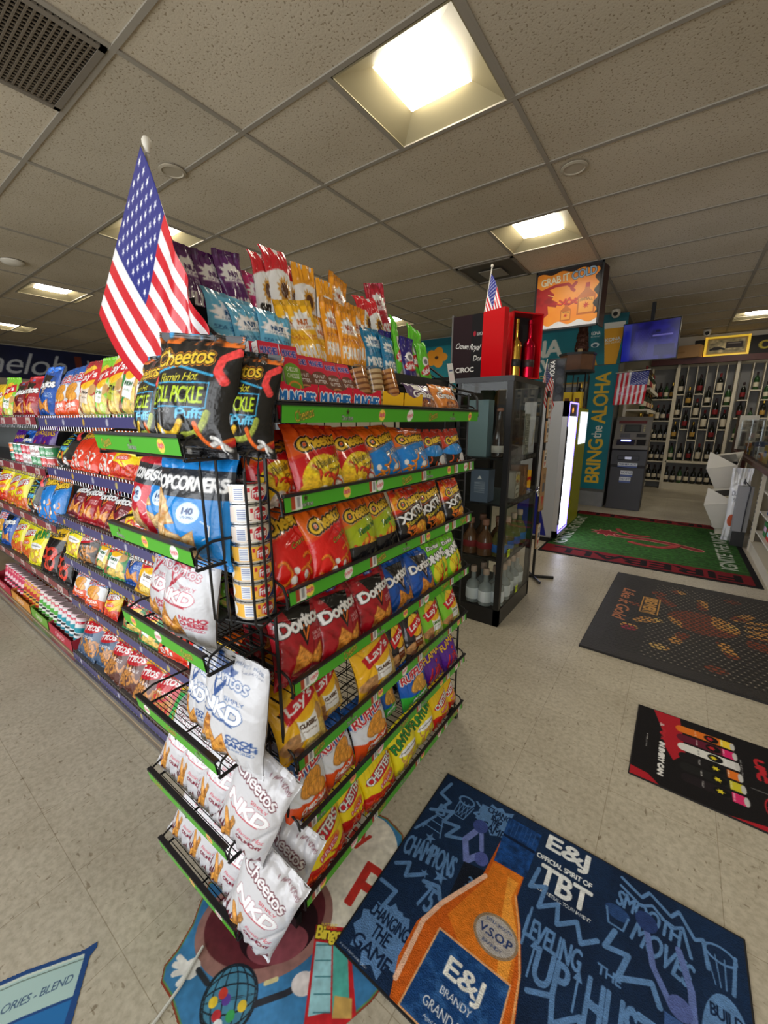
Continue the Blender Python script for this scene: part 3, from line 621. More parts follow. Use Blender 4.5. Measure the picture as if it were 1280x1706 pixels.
BLKM = mat('black_metal', (.01, .01, .011), .3, nvar=.2)
WIRE = mat('chrome_wire', (.6, .6, .62), .25, 1.0)
STEEL = mat('brushed_steel', (.45, .45, .47), .3, .9, nvar=.1, nscale=60)
WHITE = mat('white_paint', srgb(214, 208, 194), .5, nvar=.06)
CREAM = mat('cream_paint', srgb(206, 198, 178), .5, nvar=.08)
GREYP = mat('grey_pegboard', (.2, .2, .2), .6, nvar=.1)
WOOD = mat('brown_wood', srgb(110, 72, 46), .5, nvar=.35, nscale=14)
DWOOD = mat('mahogany_wood', srgb(74, 26, 20), .4, nvar=.3, nscale=20)
CARD = mat('cardboard', srgb(176, 138, 96), .8, nvar=.08)
GLASS = mat('clear_glass', (1, 1, 1), .02, trans=1.0, ior=1.25)
def pane_mat(name, tint, base, rough):
    m = bpy.data.materials.new(name); m.use_nodes = True; nt = m.node_tree; nt.nodes.clear(); N = nt.nodes.new; L = nt.links.new
    o = N('ShaderNodeOutputMaterial'); t = N('ShaderNodeBsdfTransparent'); t.inputs[0].default_value = (*tint, 1); g = N('ShaderNodeBsdfGlossy'); g.inputs['Roughness'].default_value = rough
    f = N('ShaderNodeLayerWeight'); p = N('ShaderNodeMath'); p.operation = 'POWER'; p.inputs[1].default_value = 5; a = N('ShaderNodeMath'); a.operation = 'MULTIPLY_ADD'; a.inputs[1].default_value = .45; a.inputs[2].default_value = base + .02; a.use_clamp = True; x = N('ShaderNodeMixShader')
    L(f.outputs['Facing'], p.inputs[0]); L(p.outputs[0], a.inputs[0]); L(a.outputs[0], x.inputs[0]); L(t.outputs[0], x.inputs[1]); L(g.outputs[0], x.inputs[2]); L(x.outputs[0], o.inputs[0]); return m
PANE = pane_mat('thin_pane', (.92, .94, .93), .0, .02)
ACRY = pane_mat('clear_acrylic', (.84, .86, .86), .05, .06)
SILV = mat('silver_paint', (.5, .5, .52), .35, .5)
CHROME = mat('chrome', (.8, .8, .82), .1, 1.0)
GREEN = mat('green_strip', srgb(74, 164, 44), .35)
DIFF = mat('lamp_diffuser', (.9, .9, .88), .6, emit=(1.0, .91, .74), es=LAMP_STRENGTH)
LAMPH = mat('lamp_housing', srgb(150, 141, 112), .5)
REDP = mat('red_gloss', srgb(196, 12, 24), .15, coat=.5)
GOLD = mat('gold_metal', srgb(220, 180, 80), .18, 1.0)

# ================================================================ the room
def struct(o): o['kind'] = 'structure'; return o
H = 2.74
struct(MB().box(-11, 3.2, -2.5, 9.6, -.06, 0).build('floor', m_floor()))
# ceiling with openings left by nothing: tiles lie on the grid, lamps hang flush in the grid
LAMPS = [(-1.15, 1.88), (-1.15, 3.68), (-3.7, 1.88), (-6.2, 1.93), (-9.0, 2.1), (.68, 8.15), (-3.88, 5.45), (-6.2, 5.45), (1.3, 1.88), (1.3, 5.45), (2.2, 8.15)]
struct(MB().box(-11, 3.2, -2.5, 9.6, H + .11, H + .17).build('ceiling', m_ceiling()))
tl = MB()
holes = [(x - .3, x + .3, y - .3, y + .3) for x, y in LAMPS]
def tiles():
    # one sheet of tiles, cut around each lamp
    xs = sorted({-11, 3.2, *[h[0] for h in holes], *[h[1] for h in holes]}); ys = sorted({-2.5, 9.6, *[h[2] for h in holes], *[h[3] for h in holes]})
    for i in range(len(xs) - 1):
        for j in range(len(ys) - 1):
            cx, cy = (xs[i] + xs[i + 1]) / 2, (ys[j] + ys[j + 1]) / 2
            if any(h[0] < cx < h[1] and h[2] < cy < h[3] for h in holes): continue
            tl.box(xs[i], xs[i + 1], ys[j], ys[j + 1], H + .006, H + .02)
tiles(); struct(tl.build('ceiling', bpy.data.materials['acoustic_tile']))
g = MB()
GX = [-.835 + 1.215 * k for k in range(-8, 4)]; GY = [.97 + .6 * k for k in range(-5, 15)]
for x in GX:
    if -11 < x < 3.2: g.box(x - .012, x + .012, -2.5, 9.6, H - .001, H + .006)
for y in GY:
    if -2.5 < y < 9.6: g.box(-11, 3.2, y - .012, y + .012, H - .0015, H + .0055)
for x, y in LAMPS:
    for sx in (-1, 1): g.box(x + sx * .302 - .012, x + sx * .302 + .012, y - .3, y + .3, H - .0012, H + .0058)
struct(g.build('trim_1', mat('grid_paint', srgb(150, 143, 130), .6)))
WBLUE = mat('navy_wall', srgb(24, 32, 70), .6); WTEAL = mat('teal_wall', srgb(8, 118, 128), .5, nvar=.05); WCREAM = mat('cream_wall', srgb(190, 182, 160), .7, nvar=.05)
struct(MB().box(-11.12, -11, -2.5, 9.6, 0, H + .17).build('wall_left', WCREAM))
struct(MB().box(3.2, 3.3, -2.5, 9.6, 0, H + .17).build('wall_right', WCREAM))
struct(MB().box(-11, 3.2, 9.6, 9.72, 0, H + .17).build('wall_back', WCREAM))
struct(MB().box(-11, -1.25, 6.95, 7.05, 0, H).build('wall_middle', WCREAM))
fw = MB(); fw.box(-11, 3.2, -2.6, -2.5, 0, .35); fw.box(-11, 3.2, -2.6, -2.5, 2.5, H + .17); fw.box(-11, -5, -2.6, -2.5, .35, 2.5); fw.box(.6, .75, -2.6, -2.5, .35, 2.5); fw.box(2.25, 3.2, -2.6, -2.5, .35, 2.5)
struct(fw.build('wall_front', WCREAM))
wf = MB()
for x in (-5, -3.15, -1.3, .56, .79, 2.2): wf.box(x, x + .05, -2.58, -2.52, .35, 2.5)
for z in (.35, 2.45): wf.box(-5, .6, -2.58, -2.52, z, z + .05); wf.box(.75, 2.25, -2.58, -2.52, z, z + .05)
struct(wf.build('window_1', STEEL))

def lamp(x, y):
    if y > 6 : lab = 'square ceiling light far back above the wine shelves'
    else: lab = {(-1.15, 1.88): 'large square ceiling light nearest, above the snack rack', (-1.15, 3.68): 'square ceiling light above the glass cabinet, beside the hanging sign', (-3.7, 1.88): 'square ceiling light partly behind the large flag', (-6.2, 1.93): 'square ceiling light at left above the long shelves', (-9.0, 2.1): 'farthest square ceiling light at the left edge',
                 (-3.88, 5.45): 'square ceiling light seen behind the green snack pouches'}.get((x, y), 'square ceiling light out of view at %.0f %.0f' % (x + 20, y))
    e = empty('ceiling_light', (x, y, H), (0, 0, 0), lab, 'ceiling light', 'recessed ceiling lights')
    m = MB(); o, i = .292, .165; zt = .06
    P = [(-o, -o, 0), (o, -o, 0), (o, o, 0), (-o, o, 0), (-i, -i, zt), (i, -i, zt), (i, i, zt), (-i, i, zt)]
    m.add(P, [(0, 1, 5, 4)[::-1], (1, 2, 6, 5)[::-1], (2, 3, 7, 6)[::-1], (3, 0, 4, 7)[::-1]]); m.box(-o, o, -o, o, .07, .085)
    for a, b_, c, d in ((-o, -o + .008, -o, o), (o - .008, o, -o, o), (-o, o, -o, -o + .008), (-o, o, o - .008, o)): m.box(a, b_, c, d, 0, .06)
    m.build('lamp_housing', LAMPH, e)
    d = MB(); n = 12; vs = []; fs = []
    for a in range(n + 1):
        for b_ in range(n + 1):
            u, v = a / n * 2 - 1, b_ / n * 2 - 1; vs.append((u * i * .97, v * i * .97, .058 - .028 * (1 - u * u) ** .6 * (1 - abs(v) ** 6)))
    for a in range(n):
        for b_ in range(n): k = a * (n + 1) + b_; fs.append((k, k + 1, k + n + 2, k + n + 1))
    d.add(vs, fs, True); d.build('diffuser', DIFF, e)
for p in LAMPS: lamp(*p)
def detector(x, y, lab, r=.05):
    e = MB().lathe([(r, 0), (r, -.012), (r * .75, -.028), (r * .3, -.034), (0, -.034)], 0, 0, 0, 20).build('smoke_detector', WHITE); e.location = (x, y, H - .001); tag(e, lab, 'detector')
detector(-5.3, 1.35, 'round white smoke detector on the ceiling at the left', .09)
def sprinkler(x, y, lab):
    e = MB().lathe([(.075, 0), (.075, -.004), (.06, -.008), (.055, -.003), (0, -.003)], 0, 0, 0, 24).build('sprinkler_cover', mat('ceiling_beige', srgb(178, 168, 148), .6)); e.location = (x, y, H - .002); tag(e, lab, 'sprinkler cover')
sprinkler(-2.67, 1.52, 'round sprinkler cover on the ceiling beside the large flag')
sprinkler(-.72, 2.9, 'round sprinkler cover on the ceiling near the hanging sign')
sprinkler(-2.6, 4.9, 'round sprinkler cover on the ceiling beyond the snack rack')
# vents
def vent(x0, x1, y0, y1, lab, grille=True):
    e = empty('ceiling_vent', ((x0 + x1) / 2, (y0 + y1) / 2, H), label=lab, cat='vent'); w, d = (x1 - x0) / 2, (y1 - y0) / 2
    f = MB()
    for a in ((-w, -w + .025, -d, d), (w - .025, w, -d, d), (-w, w, -d, -d + .025), (-w, w, d - .025, d)): f.box(*a, -.006, .004)
    f.build('vent_frame', mat('vent_paint', srgb(120, 112, 100), .5), e)
    MB().box(-w, w, -d, d, .0045, .0055).build('vent_backing', BLKM if grille else mat('vent_dark', srgb(84, 78, 68), .6), e)
    if grille:
        s = MB(); k = int(2 * w / .022)
        for i in range(k): s.box(-w + i * .022, -w + i * .022 + .007, -d, d, -.002, .003)
        for i in range(int(2 * d / .022)): s.box(-w, w, -d + i * .022, -d + i * .022 + .007, -.003, .002)
        s.build('vent_grille', mat('grille_paint', srgb(104, 94, 80), .5), e)
    else:
        MB().box(-w * .4, w * .4, -d * .4, d * .4, -.02, -.015).build('deflector', mat('vent_paint2', srgb(140, 132, 118), .5), e)
vent(-2.63, -2.07, .38, .955, 'dark square mesh return vent on the ceiling at top left')
vent(-2.03, -1.46, 4.0, 4.56, 'square supply vent with center plate above the glass cabinet', False)
# cameras
def seccam(x, y, z, lab):
    e = empty('security_camera', (x, y, z), label=lab, cat='camera')
    MB().lathe([(0.0, -.10), (.028, -.095), (.05, -.07), (.055, -.03), (.055, 0), (.03, .012), (0, .012)], 0, 0, 0, 18).build('dome_body', WHITE, e)
    l = MB().lathe([(.0, 0), (.028, 0), (.03, -.01), (.024, -.03), (0, -.034)], 0, 0, 0, 14)
    l.xf(Matrix.Translation((.0, -.035, -.05)) @ Matrix.Rotation(R(-60), 4, 'X')); l.build('lens', BLKP, e)
seccam(-.93, 6.6, H - .012, 'white dome camera above the teal column')
seccam(.12, 8.9, H - .012, 'white dome camera above the wine wall')

# ---------------------------------------------------------------- banners, column
c = Cv(300, 56, 5.4, (18, 26, 66)); c.grain(c.X >= 0, .15, 4)
c.text('Michelob', .30, .48, .5, .66, (200, 205, 215), shear=.3); c.rect(.585, .2, .615, .86, (120, 50, 36)); c.text('ULTRA', .78, .5, .28, .5, (205, 210, 220))
panel('wall_banner', c, (-10.97, 1.1, 2.1), (0, 4.2, 0), (0, 0, .62), .02, label='dark navy banner with pale script lettering high on the far left wall', cat='banner')
# left end coolers (dark glowing under banner)
c = Cv(120, 80, 1.6, (12, 14, 22))
for i in range(9): c.rect(i / 9 + .01, .05, (i + 1) / 9 - .01, .92, (30, 34, 48)); 
for i in range(9):
    for j in range(5): c.rect(i / 9 + .02, .1 + j * .17, (i + 1) / 9 - .02, .18 + j * .17, tuple(c.rng.integers(30, 120, 3)))
panel('drinks_cooler', c, (-10.7, -1.5, .1), (0, 8, 0), (0, 0, 1.85), .25, m=M_gloss, label='dark glass-fronted drinks cooler along the far left wall', cat='cooler')
# teal column: right face and front face
struct(MB().box(-1.22, -.83, 6.8, 7.25, .0, H - .001).build('wall_column', mat('column_grey', srgb(96, 96, 92), .6, nvar=.15)))
c = Cv(90, 420, .36 / 1.79, (0, 124, 138))
def vtext(c, t, cy, length, height, col, **k): c.text(t, .5, cy, length / c.asp if False else length / c.asp, height, col, rot=90, **k)
c.im[:] = (0, 124, 138); vtext(c, 'BRING', .235, .36, .105, (240, 196, 50), bold=3); vtext(c, 'the', .475, .10, .075, (235, 235, 225), bold=1); vtext(c, 'ALOHA', .745, .40, .105, (240, 196, 50), bold=3)
panel('column_banner', c, (-1.205, 6.79, .26), (.36, 0, 0), (0, 0, 1.79), .008, label='tall teal banner reading BRING the ALOHA in yellow on the column', cat='banner')
MB().box(-1.215, -.835, 6.76, 6.799, .0, .22).build('baseboard_column', mat('worn_grey', srgb(130, 132, 134), .6, nvar=.2)); struct(bpy.data.objects['baseboard_column'])
c = Cv(110, 190, .45 / .75, (14, 120, 132)); c.grain(c.X >= 0, .3, 3); c.put(c.Y > .82, (20, 100, 112))
c.poly([(.48, .0), (.80, .0), (.93, .80), (.36, .80)], (246, 176, 28)); c.poly([(.37, .72), (.92, .72), (.935, .84), (.35, .84)], (244, 240, 226)); c.text('KONA', .64, .5, .42, .065, Wt, rot=4, bold=1); c.text('BIG WAVE', .64, .435, .4, .04, Wt, rot=4)
c.text('KONA', .13, .66, .28, .07, Wt, bold=1); c.text('BIG WAVE', .13, .59, .28, .035, Wt); c.ell(.15, .42, .12, .05, (226, 240, 240)); c.ell(.15, .41, .07, .03, (40, 90, 110)); c.poly([(0, 0), (.28, 0), (.2, .14), (.0, .2)], (226, 170, 40))
panel('beer_glass_poster', c, (-1.245, 6.79, 2.06), (.45, 0, 0), (0, 0, .66), .008, label='teal poster with a tall glass of golden beer atop the column', cat='poster')
c = Cv(330, 110, 2.6 / .9, (4, 126, 140)); c.grain(c.X >= 0, .12, 3); c.put(c.Y > .85 - .0 * c.X, (6, 96, 112)); c.rect(0, 0, 1, .03, (190, 140, 40))
for i, a in enumerate(range(0, 360, 72)): c.ell(.19 + .035 * math.cos(R(a)), .64 + .1 * math.sin(R(a)), .035, .085, (246, 160, 30), a)
c.ell(.19, .64, .012, .03, (70, 40, 20))
c.text('KONA', .72, .60, .30, .26, (236, 238, 226), bold=3); c.text('BIG WAVE', .67, .33, .42, .18, (236, 238, 226), bold=3); c.text('Liquid Aloha', .72, .14, .26, .1, (240, 200, 60), shear=.3)
panel('beer_banner', c, (-4.45, 6.935, 1.82), (3.2, 0, 0), (0, 0, .91), .01, label='wide teal banner with hibiscus flower and pale beer lettering on the back wall', cat='banner')
# dark cooler glow under banner
cc = MB(); cc.box(-4.4, -1.3, 6.55, 6.93, 0, 1.75); cc.build('drinks_fridge', BLKM); tag(bpy.data.objects['drinks_fridge'], 'long dark drinks fridge under the teal beer banner', 'fridge')

# ---------------------------------------------------------------- wine alcove
GB = mat('dark_bottle', (.006, .008, .006), .1, coat=.3); LB = mat('wine_label', srgb(216, 206, 184), .6); LB2 = mat('wine_label_red', srgb(130, 30, 34), .6); LB3 = mat('wine_label_gold', srgb(190, 150, 70), .5)
CAP = mat('bottle_capsule', (.02, .006, .008), .4); GRB = mat('green_bottle', (.02, .07, .02), .1, coat=.3)
def bottle_mesh(lab, glass, h=.29, r=.036, labz=(.05, .12), capm=CAP, n=12):
    m = MB(); m.lathe([(r * .9, 0), (r, .005), (r, h * .58), (r * .8, h * .68), (r * .38, h * .76), (r * .36, h * .97), (r * .3, h), (0, h)], n=n)
    m.m = 1; m.lathe([(r * 1.01, labz[0]), (r * 1.02, labz[0] + .001), (r * 1.02, labz[1]), (r * 1.01, labz[1] + .001)], n=n)
    m.m = 2; m.lathe([(r * .40, h * .82), (r * .41, h * .83), (r * .41, h * .995), (r * .3, h * 1.005), (0, h * 1.005)], n=n)
    o = m.build('wine_bottle', [glass, lab, capm]); me = o.data; bpy.data.objects.remove(o); return me
WB = [bottle_mesh(LB, GB), bottle_mesh(LB2, GB), bottle_mesh(LB, GRB), bottle_mesh(LB3, GB, capm=GOLD), bottle_mesh(LB, GB, labz=(.04, .15), capm=LB2)]
WBN = ['dark cream-label wine bottle', 'dark red-label wine bottle', 'green wine bottle', 'dark gold-label wine bottle', 'dark tall-label wine bottle']
NTH = ['first', 'second', 'third', 'fourth', 'fifth', 'sixth', 'seventh', 'eighth', 'ninth', 'tenth', 'eleventh', 'twelfth', 'thirteenth', 'fourteenth', 'fifteenth', 'sixteenth', 'seventeenth', 'eighteenth', 'nineteenth', 'twentieth', 'twenty-first', 'twenty-second']
_cnt = {}
def wine(x, y, z, where, group, k=None, s=1.0):
    k = random.randrange(5) if k is None else k
    o = bpy.data.objects.new('wine_bottle', WB[k]); COL.objects.link(o); o.location = (x, y, z); o.scale = (s, s, s); o.rotation_euler = (0, 0, random.random() * 6)
    return tag(o, WBN[k] + ' ' + where, 'wine bottle', group)
RW = ['top', 'second', 'third', 'fourth', 'fifth', 'lowest']
# main back rack
e = empty('wine_rack', (.22, 9.45, 0), label='tall cream wine rack with narrow upright bays on the back wall', cat='wine rack')
b = MB(); b.box(-.4, .46, .10, .14, 0, 2.22); b.build('back_panel', GREYP, e)
fr = MB(); 
for x in (-.41, .41): fr.box(x - .022, x + .022, -.13, .14, 0, 2.25)
fr.box(-.41, .41, -.13, .12, .50, .53); fr.box(-.41, .41, -.15, .12, 0, .12); fr.build('frame', CREAM, e)
for i in range(1, 6): MB().box(-.41 + i * .137 - .006, -.41 + i * .137 + .006, -.10, .1, .53, 2.22).build('divider', CREAM, e)
for i in range(6):
    for z in ((.54, .93, 1.32, 1.74) if i % 2 == 0 else (.54, 1.12, 1.53)):
        l = MB().box(-.41 + i * .137 + .008, -.41 + (i + 1) * .137 - .008, -.115, .09, z - .02, z).build('ledge', CREAM, e)
        w = 'in back rack bay %s, %s ledge' % (['one', 'two', 'three', 'four', 'five', 'six'][i], {.54: 'bottom', .93: 'lower middle', 1.32: 'upper middle', 1.74: 'top', 1.12: 'middle', 1.53: 'top'}[z])
        wine(.22 - .41 + (i + .5) * .137, 9.44, z + .001, w, 'bottles in the narrow bays of the back wine rack', s=1.16 if z > 1 else 1.1)
for i in range(8): wine(.22 - .36 + i * .103, 9.42, .121, 'on back rack bottom shelf, %s from the left' % NTH[i], 'bottles on the bottom shelf of the back wine rack', 0 if i != 2 else 2, 1.05)
# right bay
e = empty('wine_rack', (1.14, 9.45, 0), label='cream wine rack at the right end of the back wall', cat='wine rack')
b = MB(); b.box(-.45, .8, .10, .14, 0, 2.22); b.build('back_panel', GREYP, e)
for i in range(1, 8): MB().box(-.46 + i * .15 - .007, -.46 + i * .15 + .007, -.10, .1, .4, 2.22).build('divider', CREAM, e)
for i in range(7):
    for z in ((.93, 1.32, 1.62) if i % 2 == 0 else (.7, 1.2, 1.78)):
        MB().box(-.46 + i * .15 + .01, -.46 + (i + 1) * .15 - .01, -.115, .09, z - .02, z).build('ledge', CREAM, e)
        wine(1.14 - .46 + (i + .5) * .15, 9.44, z + .001, 'in right-hand wine rack, column %s, %s ledge' % (NTH[i], {.7: 'low', .93: 'low', 1.2: 'middle', 1.32: 'middle', 1.62: 'high', 1.78: 'high'}[z]), 'bottles in the right-hand wine rack')
# left small bay
e = empty('wine_shelf', (-.38, 9.42, 0), label='narrow cream wine shelf left of the tall rack', cat='wine shelf')
MB().box(-.2, .17, .10, .14, 0, 2.2).build('back_panel', GREYP, e)
fr = MB(); fr.box(-.21, -.185, -.12, .14, 0, 2.2); fr.box(.155, .175, -.12, .14, 0, 2.2); fr.build('frame', CREAM, e)
for j, z in enumerate((1.66, 1.27, .9, .52, .15)):
    MB().box(-.185, .155, -.12, .1, z - .02, z).build('shelf', CREAM, e)
    for i in range(4): wine(-.38 - .14 + i * .092, 9.40, z + .001, 'on narrow wine unit %s shelf, %s from the left' % (RW[j], NTH[i]), 'bottles on the narrow wine shelf', (j * 3 + i) % 5 if j < 2 else 0, 1.0)
# left wall of the alcove: stepped wine gondola facing right
e = empty('wine_gondola', (-.62, 8.13, 0), label='long cream stepped wine shelving behind the cash machine', cat='shelving')
MB().box(-.14, -.1, -1.0, 1.05, 0, 2.0).build('back_panel', CREAM, e)
for j, z in enumerate((.12, .45, .78, 1.11, 1.44, 1.74)):
    MB().box(-.1, .17, -1.0, 1.05, z - .025, z).build('shelf', CREAM, e)
    t = MB().box(.17, .175, -1.0, 1.05, z - .05, z + .0).build('price_rail', WHITE, e)
    for i in range(14):
        wine(-.62 + .09, 7.22 + i * .13, z + .001, 'on stepped wine shelving %s shelf, %s from the front' % (RW[5 - j], NTH[i]), 'bottles on the stepped wine shelving', s=.93 if j < 5 else 1.05)
# crown moulding & stuff on top
struct(MB().box(-.62, 2.4, 9.25, 9.36, 2.25, 2.35).build('trim_2', DWOOD))
struct(MB().box(-.6, 2.4, 9.5, 9.59, 2.35, 2.74).build('trim_3', WHITE))
c = Cv(200, 50, 4, (24, 18, 18)); c.text('CORONA EXTRA', .68, .5, .6, .42, (206, 190, 60), bold=2)
panel('beer_sign', c, (-.02, 9.48, 2.36), (2.3, 0, 0), (0, 0, .3), .02, label='black sign with yellow capitals on top of the wine wall', cat='sign')
c = Cv(80, 46, 1.9, (196, 160, 90)); c.rect(.05, .08, .95, .92, (176, 160, 110)); m = c.rect(.07, .1, .93, .9, (184, 170, 130)); c.grain(m, .5, 5); c.rect(.48, .35, .88, .72, (44, 30, 30)); c.rect(.52, .6, .84, .66, (150, 140, 130)); c.line([(.12, .3), (.3, .42), (.45, .3)], .12, (30, 28, 28)); c.ell(.25, .36, .12, .1, (36, 32, 30))
e = empty('framed_picture', (.42, 9.33, 2.352), (R(-4), 0, 0), 'gold-framed picture of a carriage standing on the wine wall ledge', 'picture')
panel('picture', c, (-.27, -.02, .03), (.54, 0, 0), (0, 0, .26), .005, e)
f = MB()
for a in ((-.3, .3, 0, .03), (-.3, .3, .29, .32), (-.3, -.265, 0, .32), (.265, .3, 0, .32)): f.box(a[0], a[1], -.03, 0.0, a[2], a[3])
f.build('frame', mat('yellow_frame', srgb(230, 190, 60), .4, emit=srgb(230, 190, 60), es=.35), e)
e = empty('cardboard_carton', (-.12, 9.28, 2.352), (0, 0, R(-14)), 'brown cardboard carton beside the framed picture on the wine wall', 'box')
MB().box(-.21, .21, -.1, .1, 0, .2).build('carton_body', CARD, e); MB().box(-.212, .0, -.103, -.1, .08, .1).build('tape', mat('tape', srgb(150, 112, 70), .3), e)

# ---------------------------------------------------------------- television
e = empty('television', (-.48, 6.35, 2.02), (R(5), 0, R(-8)), 'black television showing a blue picture, hung beside the column', 'television')
m = MB(); m.box(-.31, .31, 0, .035, 0, .47, .006); m.box(-.02, .02, .03, .06, .3, .68); m.build('housing', BLKP, e)
c = Cv(120, 84, 1.35, (34, 30, 120)); c.grain(c.X >= 0, .35, 5); c.put(c.X < .16, (28, 40, 170))
for k in range(12): c.line([(.12 + k * .03, .05), (.3 + k * .022, .8)], .008, (66, 60, 150))
c.poly([(.45, 0), (.7, 0), (.62, .55), (.5, .55)], (46, 42, 136)); c.rect(.6, .1, .95, .38, (28, 24, 96)); c.rect(.55, .6, .9, .64, (120, 114, 205)); c.rect(.6, .7, .68, .76, (20, 18, 60))
panel('screen', c, (-.3, -.002, .012), (.6, 0, 0), (0, 0, .446), .001, e, m=mat('screen_blue', rough=.2, attr=True, emit=(1, 1, 1), es=.12))

# ---------------------------------------------------------------- ATM
def atm():
    e = empty('cash_machine', (-.57, 6.72, 0), (0, 0, R(0)), 'grey cash machine standing beside the teal column', 'cash machine')
    D = mat('atm_dark', srgb(62, 62, 66), .5, nvar=.06); G = mat('atm_grey', srgb(112, 108, 102), .45); 
    w = .215
    m = MB(); m.box(-w, w, 0, .34, 0, .62, .01); m.build('safe_body', D, e)
    m = MB(); prof = [(0, .62), (-.02, .66), (-.02, .86), (.02, .88), (.34, .88), (.34, .62)]
    m.add([(-w, y, z) for y, z in prof] + [(w, y, z) for y, z in prof], [tuple(range(6))[::-1], tuple(range(6, 12))] + [(i, (i + 1) % 6, 6 + (i + 1) % 6, 6 + i) for i in range(6)]); m.build('dispenser_body', D, e)
    m = MB(); prof = [(-.04, .88), (-.045, .93), (.03, 1.02), (.10, 1.28), (.14, 1.33), (.33, 1.33), (.33, .88)]
    m.add([(-w, y, z) for y, z in prof] + [(w, y, z) for y, z in prof], [tuple(range(7))[::-1], tuple(range(7, 14))] + [(i, (i + 1) % 7, 7 + (i + 1) % 7, 7 + i) for i in range(7)]); m.build('fascia', G, e)
    # local frame of the sloping face
    a = math.atan2(.07, .26)
    def on(name, x0, x1, s0, s1, t, mt): 
        q = MB().box(x0, x1, -t, .002, s0, s1); q.xf(Matrix.Translation((0, .03, 1.02)) @ Matrix.Rotation(-a, 4, 'X')); return q.build(name, mt, e)
    on('header_strip', -.18, .16, .222, .262, .006, mat('maroon_strip', srgb(92, 30, 34), .4))
    on('screen_bezel', -.10, .10, .10, .205, .008, BLKP); on('screen', -.08, .08, .115, .195, .010, mat('atm_screen', srgb(70, 74, 74), .15, coat=.3))
    for sx in (-.15, .13):
        q = MB()
        for i in range(4): q.box(sx, sx + .02, -.012, 0, .11 + i * .024, .122 + i * .024)
        q.xf(Matrix.Translation((0, .03, 1.02)) @ Matrix.Rotation(-a, 4, 'X')); q.build('function_keys', mat('beige_keys', srgb(170, 160, 120), .5), e)
    on('receipt_slot', -.14, -.02, .02, .08, .006, mat('slot_grey', srgb(80, 80, 84), .4)); on('card_slot', .06, .17, .03, .075, .01, BLKP)
    q = MB().box(-.17, .05, -.03, -.0, .0, .09); q.xf(Matrix.Translation((0, -.02, .925)) @ Matrix.Rotation(-R(38), 4, 'X')); q.build('keypad', mat('keypad', srgb(44, 44, 60), .3), e)
    q = MB().box(-.12, 0, -.036, -.03, .06, .08); q.xf(Matrix.Translation((0, -.02, .925)) @ Matrix.Rotation(-R(38), 4, 'X')); q.build('keypad_light', mat('blue_light', (.1, .15, .8), emit=(.25, .3, 1), es=2.5), e)
    q = MB().box(.075, .18, -.03, 0, .0, .09); q.xf(Matrix.Translation((0, -.02, .925)) @ Matrix.Rotation(-R(38), 4, 'X')); q.build('card_reader', BLKP, e)
    MB().box(-.13, .13, -.045, -.018, .73, .79, .006).build('cash_tray', BLKP, e); MB().box(-.04, .04, -.05, -.044, .74, .775).build('tray_latch', STEEL, e)
    for nm, x, z, ww, hh, t in (('brand_plate', 0, .655, .24, .065, 'PREMIER ATM'), ('notice', -.0, .53, .15, .085, 'NOTICE'), ('notice', -.01, .44, .14, .08, 'DAILY LIMIT')):
        c = Cv(48, 20, ww / hh, (214, 218, 224)); c.rect(0, 0, 1, .35, (80, 96, 150)); c.text(t, .5, .65, .86, .34, (50, 60, 100))
        panel(nm, c, (x - ww / 2, -.022 if z > .62 else -.003, z - hh / 2), (ww, 0, 0), (0, 0, hh), .002, e)
atm()
# ---------------------------------------------------------------- flags
def flag_canvas(nx=230, ny=130):
    c = Cv(nx, ny, 1.75, (236, 234, 236))
    for i in range(13):
        if i % 2 == 0: c.rect(0, 1 - (i + 1) / 13, 1, 1 - i / 13, (206, 26, 42))
    c.rect(0, 6 / 13, .4, 1, (36, 44, 130))
    for j in range(9):
        n = 6 if j % 2 == 0 else 5
        for i in range(n): c.star((.4 / 12) * (1 + 2 * i + (0 if n == 6 else 1)), 1 - (7 / 13) * (j + 1) / 10, .029, (240, 240, 246))
    return c
FC = flag_canvas(); FCs = flag_canvas(110, 64)
M_flag = mat('flag_cloth', rough=.28, attr=True, coat=.25)
def qb(p0, p1, p2, t): return (1 - t) ** 2 * np.array(p0)[None] + 0 + 2 * ((1 - t) * t)[:, None] * 0 if False else ((1 - t) ** 2)[:, None] * np.array(p0) + (2 * t * (1 - t))[:, None] * np.array(p1) + (t ** 2)[:, None] * np.array(p2)
def flag_cloth(cv, top, bot, hoist_mid, fold, dirn, amp, parent, m=M_flag):
    """top/bot: quadratic fly curves (3 points) at the head and the foot of the hoist, fold(u,v) -> offset along dirn"""
    nx, ny = cv.nx, cv.ny; u = np.linspace(0, 1, nx)[None].repeat(ny, 0).ravel(); v = np.linspace(0, 1, ny)[:, None].repeat(nx, 1).ravel()
    A = qb(*bot, u); Bp = qb(*top, u); C = (A + Bp) / 2 + np.array(hoist_mid)[None] * 1.0
    P = ((1 - v) ** 2)[:, None] * A + (2 * v * (1 - v))[:, None] * C + (v ** 2)[:, None] * Bp + np.array(dirn)[None] * (fold(u, v) * amp)[:, None]
    me = art_mesh('flag_cloth', [(P, cv.vert_cols().reshape(-1, 3), grid_faces(nx, ny), 0, True)], [m]); o = bpy.data.objects.new('flag_cloth', me); COL.objects.link(o)
    md = o.modifiers.new('thick', 'SOLIDIFY'); md.thickness = .0008; o.parent = parent; return o
e = empty('hand_flag', (0, 0, 0), label='large american flag drooping from a stick on the snack rack', cat='flag')
def f1(u, v): return .5 * u * np.sin((1 - v) * 6 + u * 4) + .45 * np.sin(u * 30 + v * 4) * np.clip(u - .45, 0, 1) * 2 * v
